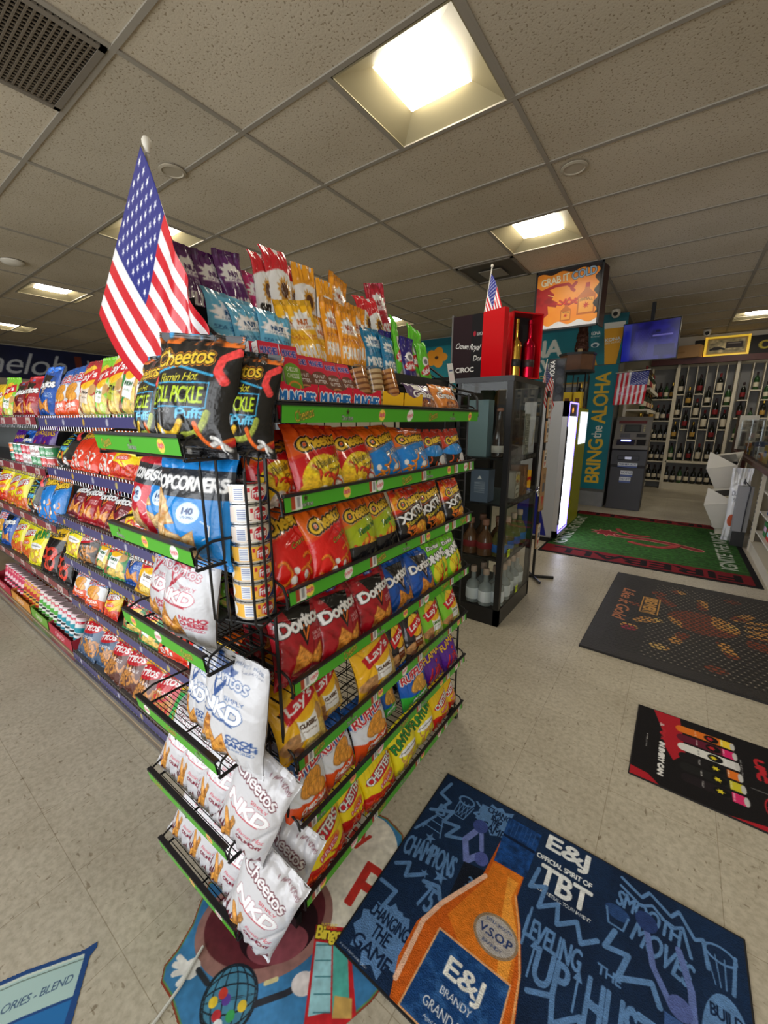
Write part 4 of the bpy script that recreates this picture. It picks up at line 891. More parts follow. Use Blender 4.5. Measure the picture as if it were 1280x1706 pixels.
flag_cloth(FC, [(-.893, .45, 1.79), (-.765, .43, 1.63), (-.745, .46, 1.40)], [(-1.185, .45, 1.54), (-1.10, .45, 1.38), (-.79, .47, 1.27)], (-.0, 0, -.0), f1, (0, -1, 0), .03, e)
MB().tube([(-.892, .462, 1.792), (-.99, .492, 1.5), (-1.08, .52, 1.24)], .0045).build('pole', WHITE, e)
q = MB().lathe([(0.004, -.012), (.005, -.004), (.0085, .004), (.0085, .009), (.006, .014), (0, .016)], -.892, .462, 1.795, 14); q.build('finial', WHITE, e)
e = empty('hand_flag', label='small american flag on a stick above the red bottle box', cat='flag')
def f2(u, v): return np.sin(u * 9 + v * 3) * (.2 + u)
flag_cloth(FCs, [(-1.033, 2.5, 2.13), (-.99, 2.49, 2.08), (-.90, 2.48, 1.78)], [(-1.063, 2.5, 1.93), (-1.04, 2.49, 1.86), (-.93, 2.47, 1.60)], (0, 0, 0), f2, (.1, -1, 0), .012, e)
MB().tube([(-1.034, 2.506, 2.165), (-1.12, 2.52, 1.56)], .004).build('pole', WHITE, e); MB().lathe([(.003, -.01), (.009, 0), (.006, .01), (0, .012)], -1.033, 2.505, 2.17, 10).build('finial', WHITE, e)
e = empty('hand_flag', label='small american flag leaning beside the silver energy drink fridge', cat='flag')
flag_cloth(FCs, [(-.90, 3.36, 1.71), (-.88, 3.42, 1.62), (-.86, 3.56, 1.40)], [(-.90, 3.27, 1.56), (-.89, 3.3, 1.46), (-.87, 3.45, 1.25)], (0, 0, 0), f2, (1, .1, 0), .014, e)
MB().tube([(-.905, 3.37, 1.74), (-.905, 3.14, 1.1)], .004).build('pole', WHITE, e)
e = empty('hand_flag', label='small american flag hanging flat above the cash machine', cat='flag')
nx, ny = FCs.nx, FCs.ny
# hung by its stripes: canton at upper right, stripes vertical, from a level stick
flag_cloth(FCs, [(-.455, 6.62, 1.925), (-.46, 6.62, 1.7), (-.475, 6.62, 1.50)], [(-.83, 6.64, 1.91), (-.835, 6.64, 1.7), (-.845, 6.64, 1.49)], (0, 0, 0), f2, (0, 1, 0), .01, e)
MB().tube([(-.834, 6.82, 1.93), (-.85, 6.64, 1.918), (-.44, 6.61, 1.94)], .005).build('pole', WHITE, e)

# ================================================================ end rack with the snack bags
def rail_canvas(n, labels=True, bg=(78, 172, 44), seed=1, nx=None, asp=28):
    c = Cv(nx or 420, 16, asp, bg, ss=3, seed=seed); c.rect(0, .92, 1, 1, (30, 60, 24))
    for i in range(n):
        x = (i + .45) / n; k = (i + seed) % 4
        if k == 0: c.text('Cheetos', x, .5, .055 * 7 / n, .6, (250, 210, 70), rot=12, out=K, ow=1)
        elif k == 1: c.text('Doritos', x, .3, .042 * 7 / n, .28, Wt, out=K, ow=1); c.star(x, .66, .24, (60, 40, 30))
        elif k == 2: c.ell(x, .5, .4 / asp, .4, (252, 214, 90)); c.text("Lay's", x, .5, .022 * 7 / n, .3, Wt, out=(200, 24, 40), ow=2)
        else: c.ell(x, .5, .5 / asp, .42, (240, 236, 230), 30); c.text('Fritos', x, .5, .03 * 7 / n, .32, (200, 24, 40), rot=14)
    if labels:
        for x in (.02, .30, .58, .82, .95): c.rect(x, .06, x + .032, .94, (232, 232, 228)); c.rect(x, .1, x + .012, .9, (176, 70, 44)); c.rect(x + .017, .2, x + .027, .8, (150, 150, 150))
    return c
RZ = [1.30, 1.125, .925, .71, .51, .315, .09]
rack = empty('wire_display_rack', (-.8, .97, 0), label='tall black wire snack rack with green price strips at the end of the aisle', cat='display rack')
P0 = Vector((-.8, .97, 0))
def loc(m): return m.xf(Matrix.Translation(-P0))
for nm, y in (('side_frame', .503), ('side_frame', 1.432)):
    m = MB()
    xs = (-.655, -.75, -.985)
    for x in xs: m.tube([(x, y, .03), (x, y, 1.38 if x > -.9 else 1.62)], .0042)
    for k in range(33): z = .06 + k * .04; m.tube([(xs[0], y, z), (xs[1], y, z)], .0024, 5)
    for z in (.1, .4, .7, 1.0, 1.3): m.tube([(xs[1], y, z), (xs[2], y, z)], .003, 5)
    m.tube([(xs[0], y, .03), (xs[2], y, .03)], .006)
    loc(m).build(nm, BLK, rack)
m = MB()
for k in range(12): m.tube([(-.985, .51 + k * .0835, .05), (-.985, .51 + k * .0835, 1.62)], .002, 5)
for k in range(16): m.tube([(-.985, .503, .1 + k * .1), (-.985, 1.432, .1 + k * .1)], .002, 5)
loc(m).build('back_grid', BLK, rack)
for i, z in enumerate(RZ):
    top = i == 0
    zd = z - .018 if not top else z - .01
    m = MB()
    xr = -.618
    for k in range(34): y = .515 + k * .0275; m.tube([(xr - .003, y, zd + (.0)), (-.98, y, zd - .0 if not top else zd)], .0016, 4)
    for x in (xr - .004, -.74, -.86, -.98): m.tube([(x, .505, zd - .003), (x, 1.43, zd - .003)], .003, 5)
    for yy, s in ((.508, -1), (1.425, 1)):
        a, b_ = -.985, xr; hh = .05
        m.tube([(a, yy, zd), (a, yy, zd + hh), (b_ - .035, yy, zd + hh), (b_ - .012, yy, zd + hh - .008), (b_ - .002, yy, zd + hh - .028), (b_, yy, zd - .005)], .003, 6)
    m.tube([(xr + .002, .508, zd + .034), (xr + .002, 1.425, zd + .034)], .0028, 6)
    sh = loc(m).build('wire_shelf', BLK, rack)
    cv = rail_canvas(7, labels=not top, seed=i)
    tilt = .008 if not top else .004
    o = panel('price_rail', cv, (xr + .004 + (0 if not top else .004), .512, z - .016), (0, .905, 0), (tilt if top else -.002, 0, .033), .004, sh, m=mat('printed_strip', rough=.3, attr=True), sidecol=(20, 30, 18)); o.location = -P0
    e = loc(MB().box(xr - .001, xr + .009, .508, 1.422, z + .0165, z + .0215)).build('rail_lip', BLKP, sh)
m = MB(); 
for y in (.503, 1.432): m.box(-1.0, -.64, y - .01, y + .01, .0, .035)
m.box(-1.0, -.97, .503, 1.432, 0, .035); loc(m).build('base_bar', BLKM, rack)
# stepped top: side wire hoops & black tier trays
m = MB()
for y in (.500, 1.435):
    m = MB(); m.tube([(-.985, y, 1.60), (-.93, y, 1.56), (-.70, y, 1.40), (-.64, y, 1.385), (-.622, y, 1.365), (-.618, y, 1.30)], .0042, 6)
    m.tube([(-.985, y, 1.575), (-.93, y, 1.535), (-.71, y, 1.385), (-.64, y, 1.37)], .003, 6); loc(m).build('top_side_hoop', BLK, rack)
for nm, x0, x1, z in (('tier_tray', -.835, -.735, 1.395), ('tier_tray', -.965, -.865, 1.49)):
    m = MB(); m.box(x0, x1, .51, 1.425, z - .004, z); m.box(x1 - .003, x1, .51, 1.425, z - .05, z + .035); m.box(x0, x0 + .003, .51, 1.425, z - .05, z + .06)
    for y in (.51, 1.422): m.box(x0, x1, y, y + .003, z - .05, z + .05)
    for k in range(1, 10): m.box(x0, x1, .51 + k * .0912, .512 + k * .0912, z, z + .03)
    loc(m).build(nm, BLKP, rack)
def endbag(k, y, w, h, z, x=-.662, lean=13, yaw=0, roll=0):
    def f(it, where, group): bag(k, (x + .014, y, z), 90, lean=lean, yaw=yaw, roll=roll, w=w, h=h, where=where, group=group)
    return (k, f)
ROWS = [
 ("on end rack top chip shelf", 1.107, [('hot', .565, .15, .165, -.70, 0), ('hot', .650, .175, .18, -.655, 4), ('hot', .785, .175, .175, -.662, 3), ('bluepuff', .915, .17, .175, -.67, 3), ('bluepuff', 1.045, .18, .17, -.66, -4), ('mini', 1.20, .155, .155, -.672, 0), ('mini', 1.335, .16, .155, -.662, 3)]),
 ("on end rack second chip shelf", .907, [('crunch', .565, .145, .225, -.67, -3), ('crunch', .675, .15, .205, -.655, 3), ('lime', .795, .15, .195, -.662, 2), ('lime', .915, .14, .195, -.67, 4), ('xxtra', 1.055, .17, .185, -.66, 0), ('xxtra', 1.20, .17, .185, -.668, -2), ('xxtra', 1.34, .16, .175, -.66, 3)]),
 ("on end rack third chip shelf", .692, [('nacho', .570, .16, .235, -.668, -3), ('nacho', .700, .175, .215, -.655, 3), ('nacho', .855, .175, .21, -.662, 2), ('ranch', .995, .16, .205, -.668, 3), ('ranch', 1.12, .155, .195, -.66, -2), ('dina', 1.24, .15, .2, -.664, 0), ('dina', 1.355, .145, .195, -.66, 3)]),
 ("on end rack fourth chip shelf", .492, [('classic', .560, .155, .225, -.66, -2), ('classic', .675, .145, .195, -.70, 3), ('classic', .86, .2, .2, -.66, 2), ('bbq', .985, .115, .185, -.672, 6), ('bbq', 1.085, .12, .185, -.662, -3), ('limon', 1.205, .155, .185, -.662, 0), ('limon', 1.345, .15, .18, -.66, 3)]),
 ("on end rack fifth chip shelf", .297, [('cheddar', .563, .15, .22, -.662, 0), ('cheddar', .688, .145, .21, -.668, 3), ('cheddar', .83, .165, .205, -.66, 0), ('greenridge', .965, .12, .19, -.70, 4), ('greenridge', 1.085, .165, .19, -.662, -3), ('purple', 1.235, .15, .18, -.668, 0), ('purple', 1.36, .14, .175, -.66, 3)]),
 ("on end rack lowest chip shelf", .075, [('fries', .60, .185, .255, -.655, -2), ('fries2', .735, .14, .24, -.67, 3), ('fries', .87, .17, .22, -.658, 0), ('onion', 1.025, .165, .215, -.662, 2), ('onion', 1.165, .155, .21, -.668, -2), ('redfries', 1.29, .14, .2, -.662, 2), ('redfries', 1.385, .1, .19, -.67, 2)]),
]
for r, (where, z, items) in enumerate(ROWS):
    its = []
    for j, (k, y, w, h, x, yaw) in enumerate(items):
        its.append(endbag(k, y, w, h * (1, .98, .94, .88, .87, .82)[r], z, x, lean=14 + (j * 7 + r * 3) % 5, yaw=yaw, roll=((j * 5 + r * 3) % 7 - 3) * 1.0))
    row(its, lambda it, wh, gr: it[1](it, wh, gr), where, 'snack bags ' + where)
# second-depth bags glimpsed behind
for k, y, z, wh in (('nacho', .60, .692, 'behind the nearest bag on the third chip shelf'), ('classic', .60, .492, 'behind the nearest bag on the fourth chip shelf'), ('cheddar', .62, .297, 'behind the nearest bag on the fifth chip shelf'), ('fries', .64, .075, 'behind the nearest bag on the lowest chip shelf'), ('crunch', .60, .907, 'behind the nearest bag on the second chip shelf')):
    bag(k, (-.80, y, z), 90, lean=12, w=.16, h=.2, where=wh)
# ---------------------------------------------------------------- top of the rack: trays, packs, nut bags
def tray(y0, y1, front, word, lab, side=None, depth=.16, hh=.068):
    x1 = -.626; x0 = x1 - depth; z = 1.292
    e = empty('display_carton', (x1, (y0 + y1) / 2, z), label=lab, cat='carton'); o = Vector((x1, (y0 + y1) / 2, z)); w = y1 - y0
    c = Cv(96, 56, w / hh, front); 
    if word: c.text(word, .5, .58, .86, .34, (20, 110, 190), rot=-2, out=Wt, ow=4, bold=2)
    n = 96
    c.al = np.where((c.Y > .9 + .05 * np.sin(c.X * 9)) & (c.X > .2) & (c.X < .8), 0, 1.0)
    p = panel('front_flap', c, (.001, -w / 2, 0), (0, w, 0), (0.004, 0, hh), .002, e, cut=True)
    sm = MB(); mt = mat('carton_' + ('red' if front[1] < 80 else 'yellow'), srgb(*front), .5)
    sm.box(-depth, 0, -w / 2, w / 2, 0, .002); sm.box(-depth, -.002, -w / 2, -w / 2 + .0015, 0, hh - .012); sm.box(-depth, -.002, w / 2 - .0015, w / 2, 0, hh - .012); sm.box(-depth, -depth + .002, -w / 2, w / 2, 0, hh)
    sm.build('carton_body', [mt], e)
    MB().box(-depth + .002, -depth + .004, -w / 2 + .003, w / 2 - .003, .003, hh - .004).build('carton_lining', CARD, e)
    if side:
        c = Cv(130, 92, depth / .098, front); c.text('YUM!', .52, .74, .6, .36, Wt, bold=1); c.rect(.05, .5, .95, .515, (240, 160, 170)); c.text('CRACKERS', .5, .28, .88, .36, Wt, bold=1)
        panel('side_panel', c, (-depth, -w / 2 - .001, .0), (depth, 0, 0), (0, 0, .098), .002, e)
    return e
tray(.515, .622, (216, 22, 56), 'MUNCHIES', 'red cracker carton with white side lettering, nearest on the rack top', side=True)
tray(.625, .732, (216, 22, 56), 'MUNCHIES', 'red cracker carton in the middle of the three on the rack top')
tray(.735, .842, (216, 22, 56), 'MUNCHIES', 'red cracker carton farthest of the three, beside the yellow ones')
tray(.850, .945, (246, 190, 24), None, 'yellow open carton beside the red cracker cartons')
tray(.950, 1.045, (246, 190, 24), None, 'yellow open carton beside the cookie bags, holding one cookie tube')
# cracker packs
def pack_obj(kind):
    e = empty('cracker_pack'); w, h, d = .048, .142, .018
    c = Cv(44, 100, w / h, (214, 26, 60)); c.text('MUNCHIES', .5, .88, .8, .09, (60, 70, 160), out=Wt, ow=1, bold=1)
    lowc = (110, 170, 40) if kind == 'g' else (112, 66, 44)
    m = c.ell(.5, .55, .6, .2, lowc); c.rect(0, 0, 1, .55, lowc); c.text('CHEDDAR' if kind == 'g' else 'PEANUT', .5, .66, .7, .06, Wt); c.text('CHEESE' if kind == 'g' else 'BUTTER', .5, .57, .7, .06, Wt); m = c.ell(.5, .4, .4, .1, (236, 150, 50) if kind == 'g' else (206, 140, 80)); c.ell(.5, .42, .28, .05, lowc); m = c.ell(.5, .16, .42, .13, (236, 140, 40) if kind == 'g' else (200, 130, 70)); c.ell(.5, .16, .3, .08, lowc); m = c.ell(.5, .12, .3, .07, (240, 170, 80))
    panel('wrapper_front', c, (-w / 2, -d / 2 - .0005, 0), (w, 0, 0), (0, 0, h), .001, e)
    c2 = Cv(12, 80, d / h, (226, 220, 216)); 
    for k in range(18): c2.rect(.25, .06 + k * .05, .7, .075 + k * .05, (190, 110, 110))
    panel('wrapper_side', c2, (-w / 2 - .0005, d / 2, 0), (0, -d, 0), (0, 0, h), .001, e)
    MB().box(-w / 2 + .0005, w / 2, -d / 2 + .001, d / 2, .0, h, .002).build('wrapper', mat('pack_red', srgb(206, 30, 60), .35), e)
    return e
pk = {'g': pack_obj('g'), 'b': pack_obj('b')}; used = set()
def pack(kind, x, y, z, lean, yaw, lab):
    e = pk[kind] if kind not in used else dup(pk[kind]); used.add(kind)
    e.location = (x, y, z); e.rotation_euler = (-R(lean), 0, R(90 + yaw)); tag(e, lab, 'cracker pack', 'cracker packs standing in the red cartons')
for i in range(4): pack('g', -.665 - .027 * i, .546 + .001 * i, 1.297 + .002 * i, 10, -4, 'green and red cracker pack in the nearest red carton, %s in its column' % ['frontmost', 'second', 'third', 'backmost'][i])
pack('g', -.658, .597, 1.297, 12, 4, 'green and red cracker pack alone at the right of the nearest carton')
for i, (y, yaw) in enumerate(((.653, -6), (.706, -6))): pack('b', -.672, y, 1.298, 24, yaw, 'brown and red cracker pack in the middle carton, %s' % ['left one', 'right one'][i])
for i, (y, yaw) in enumerate(((.765, 0), (.815, 0))): pack('b', -.675, y, 1.296, 26, yaw, 'brown and red cracker pack in the farthest red carton, %s' % ['left one', 'right one'][i])
for i in range(2): pack('b', -.71, .655 + .05 * i, 1.298, 24, 3, 'brown and red cracker pack in the second rank of the middle carton, %s' % ['left one', 'right one'][i])
# cookie tubes
def cookie_tube(x, y, z, lean, rz, lab, n=7, col=(214, 150, 90), r=.026):
    e = empty('cookie_tube', (x, y, z), (-R(lean), 0, R(rz)), lab, 'cookie pack')
    ck = mat('cookie_%d' % col[0], srgb(*col), .8, nvar=.2, nscale=60)
    for k in range(n): MB().lathe([(r * .7, 0), (r, .002), (r, .0105), (r * .7, .0125)], 0, 0, .004 + k * .0145, 16).build('cookie', ck, e)
    MB().lathe([(r * .5, -.004), (r * 1.06, .0), (r * 1.06, n * .0145 + .004), (r * .6, n * .0145 + .012), (0, n * .0145 + .014)], 0, 0, 0, 18).build('clear_wrapper', ACRY, e)
cookie_tube(-.69, .868, 1.305, 16, 90, 'clear tube of tan cookies at the left of the yellow carton', 8)
cookie_tube(-.685, .918, 1.305, 12, 90, 'clear tube of pale cookies at the right of the nearer yellow carton', 8, (226, 190, 140))
cookie_tube(-.668, .985, 1.30, 18, 90, 'clear tube of orange cookies standing in the farther yellow carton', 9, (220, 150, 80), .022)
its = [('cookieb', lambda it, wh, g_: bag('cookieb', (-.655, 1.125, 1.293), 90, lean=22, w=.15, h=.115, where='at the right end of the rack top')), ('cookiet', lambda it, wh, g_: bag('cookiet', (-.655, 1.29, 1.293), 90, lean=22, yaw=4, w=.19, h=.12, where='at the far right corner of the rack top'))]
for it in its: it[1](it, '', None)
LOW = [('cashew', .545, .12, .19, 1.365, -4, 6), ('cashew', .60, .09, .17, 1.365, 8, -4), ('cashew', .645, .09, .17, 1.365, -6, 4), ('cashew', .697, .085, .17, 1.37, -14, 6), ('peanut', .735, .085, .20, 1.37, 6, -6), ('peanut', .775, .095, .215, 1.365, -3, -10), ('peanut', .825, .08, .19, 1.37, 4, 3),
       ('honey', .855, .075, .225, 1.38, 4, 3), ('honey', .91, .09, .21, 1.38, 0, 2), ('honey', .972, .085, .235, 1.38, -4, 4), ('teal', 1.04, .1, .18, 1.385, 0, 0), ('teal', 1.10, .085, .165, 1.385, 6, 2), ('navy', 1.14, .075, .185, 1.385, 0, -2), ('green', 1.175, .05, .24, 1.385, 18, 2), ('navy', 1.22, .085, .175, 1.385, 0, 0), ('green', 1.285, .095, .235, 1.385, 0, 10), ('green', 1.365, .09, .18, 1.385, 6, -12)]
row([(k, y, w, h, z, yaw, roll) for k, y, w, h, z, yaw, roll in LOW], lambda it, wh, gr: bag(it[0], (-.785 + .012 * (LOW.index(it) % 3 - 1), it[1], it[4]), 90, lean=8, yaw=it[5], roll=it[6], w=it[2], h=it[3], where=wh, group=gr), 'on the lower nut tier', 'nut bags on the lower tier of the rack top')
UP = [('trail', .545, .09, .19, 1.475, 0, 3), ('trail', .603, .09, .185, 1.475, 0, 0), ('trail', .663, .08, .2, 1.475, 6, -8), ('pinkmix', .722, .09, .175, 1.48, 0, 3), ('seedred', .742, .06, .22, 1.49, 0, 0), ('seedred', .79, .085, .245, 1.485, 0, -2), ('seedred', .842, .06, .225, 1.49, 0, 0), ('seedyel', .895, .09, .23, 1.49, 0, -2), ('seedyel', .952, .07, .205, 1.49, 0, 2), ('honey', 1.025, .1, .245, 1.49, 8, 10), ('seedred', 1.18, .075, .21, 1.49, 8, -10), ('seedred', 1.25, .08, .215, 1.49, 0, -20), ('crimson', 1.31, .115, .27, 1.5, 0, -14)]
row([u for u in UP], lambda it, wh, gr: bag(it[0], (-.915 + .012 * (UP.index(it) % 3 - 1), it[1], it[4]), 90, lean=6, yaw=it[5], roll=it[6], w=it[2], h=it[3], where=wh, group=gr), 'on the upper nut tier', 'bags on the upper tier of the rack top')
# white coupon cards leaning at the far end of the rack top
for i, (y, z, col, rz) in enumerate(((1.405, 1.42, (240, 226, 230), 8), (1.425, 1.36, (210, 226, 240), 20), (1.44, 1.35, (226, 200, 150), 35))):
    c = Cv(24, 34, .65, (240, 240, 240)); c.rect(.1, .1, .9, .5, col); c.rect(.2, .6, .8, .66, (40, 60, 120))
    o = panel('coupon_card', c, (0, 0, 0), (0, .045, 0), (-.01, 0, .07), .001); o.location = (-.72 - .01 * i, y, z); o.rotation_euler = (R(rz), 0, 0)
    tag(o, ['pink and white', 'blue and white', 'tan and white'][i] + ' card standing at the far end of the rack top', 'card')

# ================================================================ side rack on the left of the end rack
SZ = [1.243, 1.04, .82, .575, .345, .11]
side = empty('wire_side_rack', (-.88, .43, 0), label='black wire side rack with green strips, facing the long snack shelves', cat='display rack'); P1 = Vector((-.88, .43, 0))
m = MB()
for x in (-.70, -1.04): m.tube([(x, .497, .03), (x, .497, 1.27)], .0042)
for k in range(30): z = .06 + k * .04; m.tube([(-.70, .497, z), (-.76, .497, z)], .0024, 5)
for k in range(13): m.tube([(-.70, .497, .08 + k * .095), (-1.04, .497, .08 + k * .095)], .002, 5)
m.xf(Matrix.Translation(-P1)).build('back_frame', BLK, side)
for i, z in enumerate(SZ):
    m = MB(); zd = z - .02; x0, x1 = -1.055, -.695
    for k in range(14): y = .365 + k * .0105 ; m.tube([(x0, y, zd), (x1 + .0, y, zd)], .0014, 4)
    for x in (x0, (x0 + x1) / 2, x1): m.tube([(x, .362, zd - .003), (x, .50, zd - .003)], .0028, 5)
    for x in (x0, x1 + .002): m.tube([(x, .495, zd + .04), (x, .40, zd + .045), (x, .372, zd + .035), (x, .364, zd + .02), (x, .364, zd - .004), (x, .495, zd - .004)], .003, 6)
    m.tube([(x0, .366, zd + .038), (x1, .366, zd + .038)], .0028, 6)
    sh = m.xf(Matrix.Translation(-P1)).build('wire_shelf', BLK, side)
    cv = rail_canvas(3, False, seed=i, nx=190, asp=11)
    o = panel('price_rail', cv, (x0, .36, z - .015), (x1 - x0, 0, 0), (0, -.004, .031), .004, sh, m=_mats['printed_strip'], sidecol=(20, 30, 18)); o.location = -P1
    MB().box(x0, x1, .355, .366, z + .0165, z + .0225).xf(Matrix.Translation(-P1)).build('rail_lip', BLKP, sh)
def sb(k, x, y, z, w, h, lab, lean=10, yaw=0, roll=0): bag(k, (x, y, z), 0, lean=lean, yaw=yaw, roll=roll, w=w, h=h, desc=lab)
sb('dill', -.905, .425, 1.226, .165, .195, 'black dill pickle puff bag on side rack top, leftmost of four', 6, -4, 2)
sb('dill', -.80, .420, 1.226, .165, .205, 'black dill pickle puff bag on side rack top, second from left', 6, 4, 4)
sb('dill', -.722, .405, 1.226, .175, .212, 'largest black dill pickle puff bag, frontmost on the side rack top', 4, 22, 5)
sb('dill', -.668, .462, 1.222, .13, .19, 'black dill pickle puff bag turned aside at the rack corner', 3, 40, 6)
sb('cornersred', -1.01, .425, 1.023, .16, .2, 'red popped corn chip bag left of the bright blue ones', 10, -10)
sb('corners', -.925, .432, 1.023, .185, .20, 'bright blue popped corn chip bag behind the frontmost one, left', 10, 0)
sb('corners', -.79, .412, .995, .225, .235, 'frontmost bright blue popped corn chip bag, on the side rack', 8, 10)
sb('corners', -.765, .492, .995, .13, .24, 'bright blue popped corn chip bag behind the wire can rack', 6, 30)
sb('nkdred', -.965, .42, .803, .17, .205, 'white tortilla chip bag with red lettering, left of two', 10, -4)
sb('nkdred', -.835, .405, .803, .205, .21, 'white tortilla chip bag with red lettering, right of two', 8, 4)
sb('nkdblue', -.845, .42, .558, .15, .205, 'white tortilla chip bag with blue lettering, left of two', 10, -2)
sb('nkdblue', -.705, .40, .565, .21, .25, 'white tortilla chip bag with blue lettering, right of two', 8, 4, 2)
for i, (x, w) in enumerate(((-1.015, .145), (-.925, .15), (-.825, .15))): sb('nkdcurl', x, .398, .328, w, .20, 'white crunchy curl bag on side rack fifth shelf, %s' % ['leftmost', 'second from left', 'third from left'][i], 24, 4, 10)
sb('nkdcurl', -.712, .395, .33, .165, .25, 'white crunchy curl bag leaning out at right end of fifth shelf', 8, 8, 22)
for i, (x, w) in enumerate(((-1.01, .145), (-.915, .15), (-.81, .155))): sb('nkdcurl', x, .398, .093, w, .205, 'white crunchy curl bag on side rack lowest shelf, %s' % ['leftmost', 'second from left', 'third from left'][i], 26, 4, 12)
sb('nkdcurl', -.705, .385, .07, .175, .265, 'white crunchy curl bag sticking out at right end of lowest shelf', 6, 8, 24)
sb('nkdcurl', -.70, .455, .10, .16, .25, 'white crunchy curl bag tucked behind the one sticking out, lowest shelf', 6, 14, 20)

# ---------------------------------------------------------------- can rack with dip cans
CX, CY = -.722, .505
CX, CY = -.690, .482
def can_canvas(body):
    c = Cv(200, 40, 6.2, body); 
    for k in range(1):
        c.ell(.0, .5, .1, .5, Wt); 
    c.rect(.0, 0, 1, .08, (230, 230, 230)); 
    m = c.poly([(.30, 0), (.42, 0), (.5, 1), (.40, 1)], (24, 50, 130)) if False else None
    c.ell(.36, .5, .055, .42, (202, 24, 44), 10); c.text('Fritos', .36, .52, .10, .42, Wt, rot=8, shear=.2, out=(202, 24, 44), ow=2, bold=1); c.poly([(.38, 0), (.46, .0), (.46, .75), (.43, .35)], (24, 50, 130))
    c.rect(.17, .12, .245, .9, (236, 240, 246)); 
    for k in range(6): c.rect(.175, .2 + k * .11, .24, .24 + k * .11, (90, 110, 170))
    c.rect(.275, .6, .295, .85, (206, 50, 60)); c.rect(.25, .15, .285, .2, (120, 90, 60))
    c.rect(.6, .12, .9, .9, (236, 236, 236)); 
    return c
def can_obj(body, name='dip_can'):
    e = empty(name); r, h = .0415, .0395; cv = can_canvas(body); nx, ny = cv.nx, cv.ny
    u = np.linspace(0, 1, nx)[None].repeat(ny, 0).ravel(); v = np.linspace(0, 1, ny)[:, None].repeat(nx, 1).ravel()
    t = u * 2 * np.pi - R(132); rr = r - .0012 * (np.exp(-(v / .05) ** 2) + np.exp(-((1 - v) / .05) ** 2))
    P = np.stack([rr * np.cos(t), rr * np.sin(t), .003 + v * (h - .006)], 1)
    me = art_mesh('can_label', [(P, cv.vert_cols().reshape(-1, 3), grid_faces(nx, ny), 0, True)], [mat('can_print', rough=.3, attr=True, coat=.3)]); o = bpy.data.objects.new('can_label', me); COL.objects.link(o); o.parent = e
    TIN = mat('tin', (.7, .7, .7), .25, 1.0)
    MB().lathe([(.036, .0015), (.041, 0), (.0425, .0015), (.0425, .004), (.0405, .0045)], 0, 0, 0, 32).build('bottom_rim', TIN, e)
    m = MB(); m.lathe([(.0405, h - .0045), (.0425, h - .004), (.0425, h - .0008), (.0415, h), (.0395, h - .0003), (.039, h - .0035), (.03, h - .0035), (.029, h - .0028), (0, h - .0028)], 0, 0, 0, 32); m.build('lid', TIN, e)
    m = MB(); m.tube([(.012 * math.cos(t_), .012 * math.sin(t_) + .012, h - .0012) for t_ in [k * .785 for k in range(8)]], .0012, 5, closed=True); m.box(-.004, .004, -.004, .008, h - .003, h - .0015); m.build('pull_tab', TIN, e)
    return e
cans = {'w': can_obj((240, 226, 214)), 'y': can_obj((244, 186, 70))}; u_ = set()
for i in range(7):
    k = 'y' if i < 4 else 'w'; e = cans[k] if k not in u_ else dup(cans[k]); u_.add(k)
    e.location = (CX, CY, .888 + i * .0405); e.rotation_euler = (0, 0, R([3, -2, 2, 0, -3, 2, -2][i]))
    lab = ('yellow' if k == 'y' else 'cream') + ' bean dip can in the wire can rack, ' + (['lowest of seven', 'second from the bottom', 'third from the bottom', 'fourth from the bottom', 'fifth from the bottom', 'second from the top', 'topmost of seven'][i])
    tag(e, lab, 'can', 'stacked dip cans')
cr = empty('wire_can_rack', (CX, CY, 0), label='narrow black wire rack holding the stack of dip cans', cat='can rack')
m = MB(); a = .047
def hoop(pts): m.tube(pts, .0026, 6)
for sx in (-1, 1):
    for dd in (-.022, .022):
        hoop([(sx * a, dd + .03, 1.235), (sx * a, dd - .03, 1.235), (sx * a + 0, dd - .045, 1.225), (sx * a, dd - .05, 1.20), (sx * a, dd - .05, .90), (sx * a, dd - .04, .885), (sx * a, dd + .04, .885)])
for dd in (-.025, .025):
    hoop([(dd, .05, 1.235), (dd, -.045, 1.235), (dd, -.055, 1.222), (dd, -.055, .90), (dd, -.05, .882), (dd, .05, .882)]) if dd < 0 else None
for z in (1.235, .884): m.tube([(-a, -.045, z), (a, -.045, z), (a, .055, z), (-a, .055, z)], .0026, 6, closed=True)
m.xf(Matrix.Rotation(R(20), 4, 'Z')); m.build('wire_frame', BLK, cr)
m = MB(); m.lathe([(.043, .879), (.043, .885), (0, .885)], 0, 0, 0, 20); m.build('base_plate', BLKP, cr)

# ================================================================ long shelving (gondola)
gon = empty('gondola_shelving', (-2.8, .8, 0), label='long snack shelving unit with purple and red price strips behind the end rack', cat='shelving'); PG = Vector((-2.8, .8, 0))
T_ = Matrix.Translation(-PG)
XL, XM, XR = -5.2, -2.43, -1.09
PEG = mat('steel_backboard', srgb(120, 124, 124), .45, .3, nvar=.12)
MB().box(XL, XR, .93, .96, .1, 1.42).xf(T_).build('back_board', PEG, gon)
MB().box(XL, XR, .96, 1.0, .02, 1.42).xf(T_).build('rear_board', PEG, gon)
MB().box(XL, XR, .57, .95, 0, .085).xf(T_).build('base_plinth', mat('kick_beige', srgb(160, 140, 112), .5, nvar=.25, nscale=6), gon)
m = MB(); m.box(XL, XR, .555, .57, .055, .075); m.box(XL, XR, .56, .575, .004, .012); m.xf(T_).build('plinth_trim', STEEL, gon)
for x in (XL + .02, XM, XR - .02): MB().box(x - .012, x + .012, .915, .935, .1, 1.45).xf(T_).build('upright', STEEL, gon)
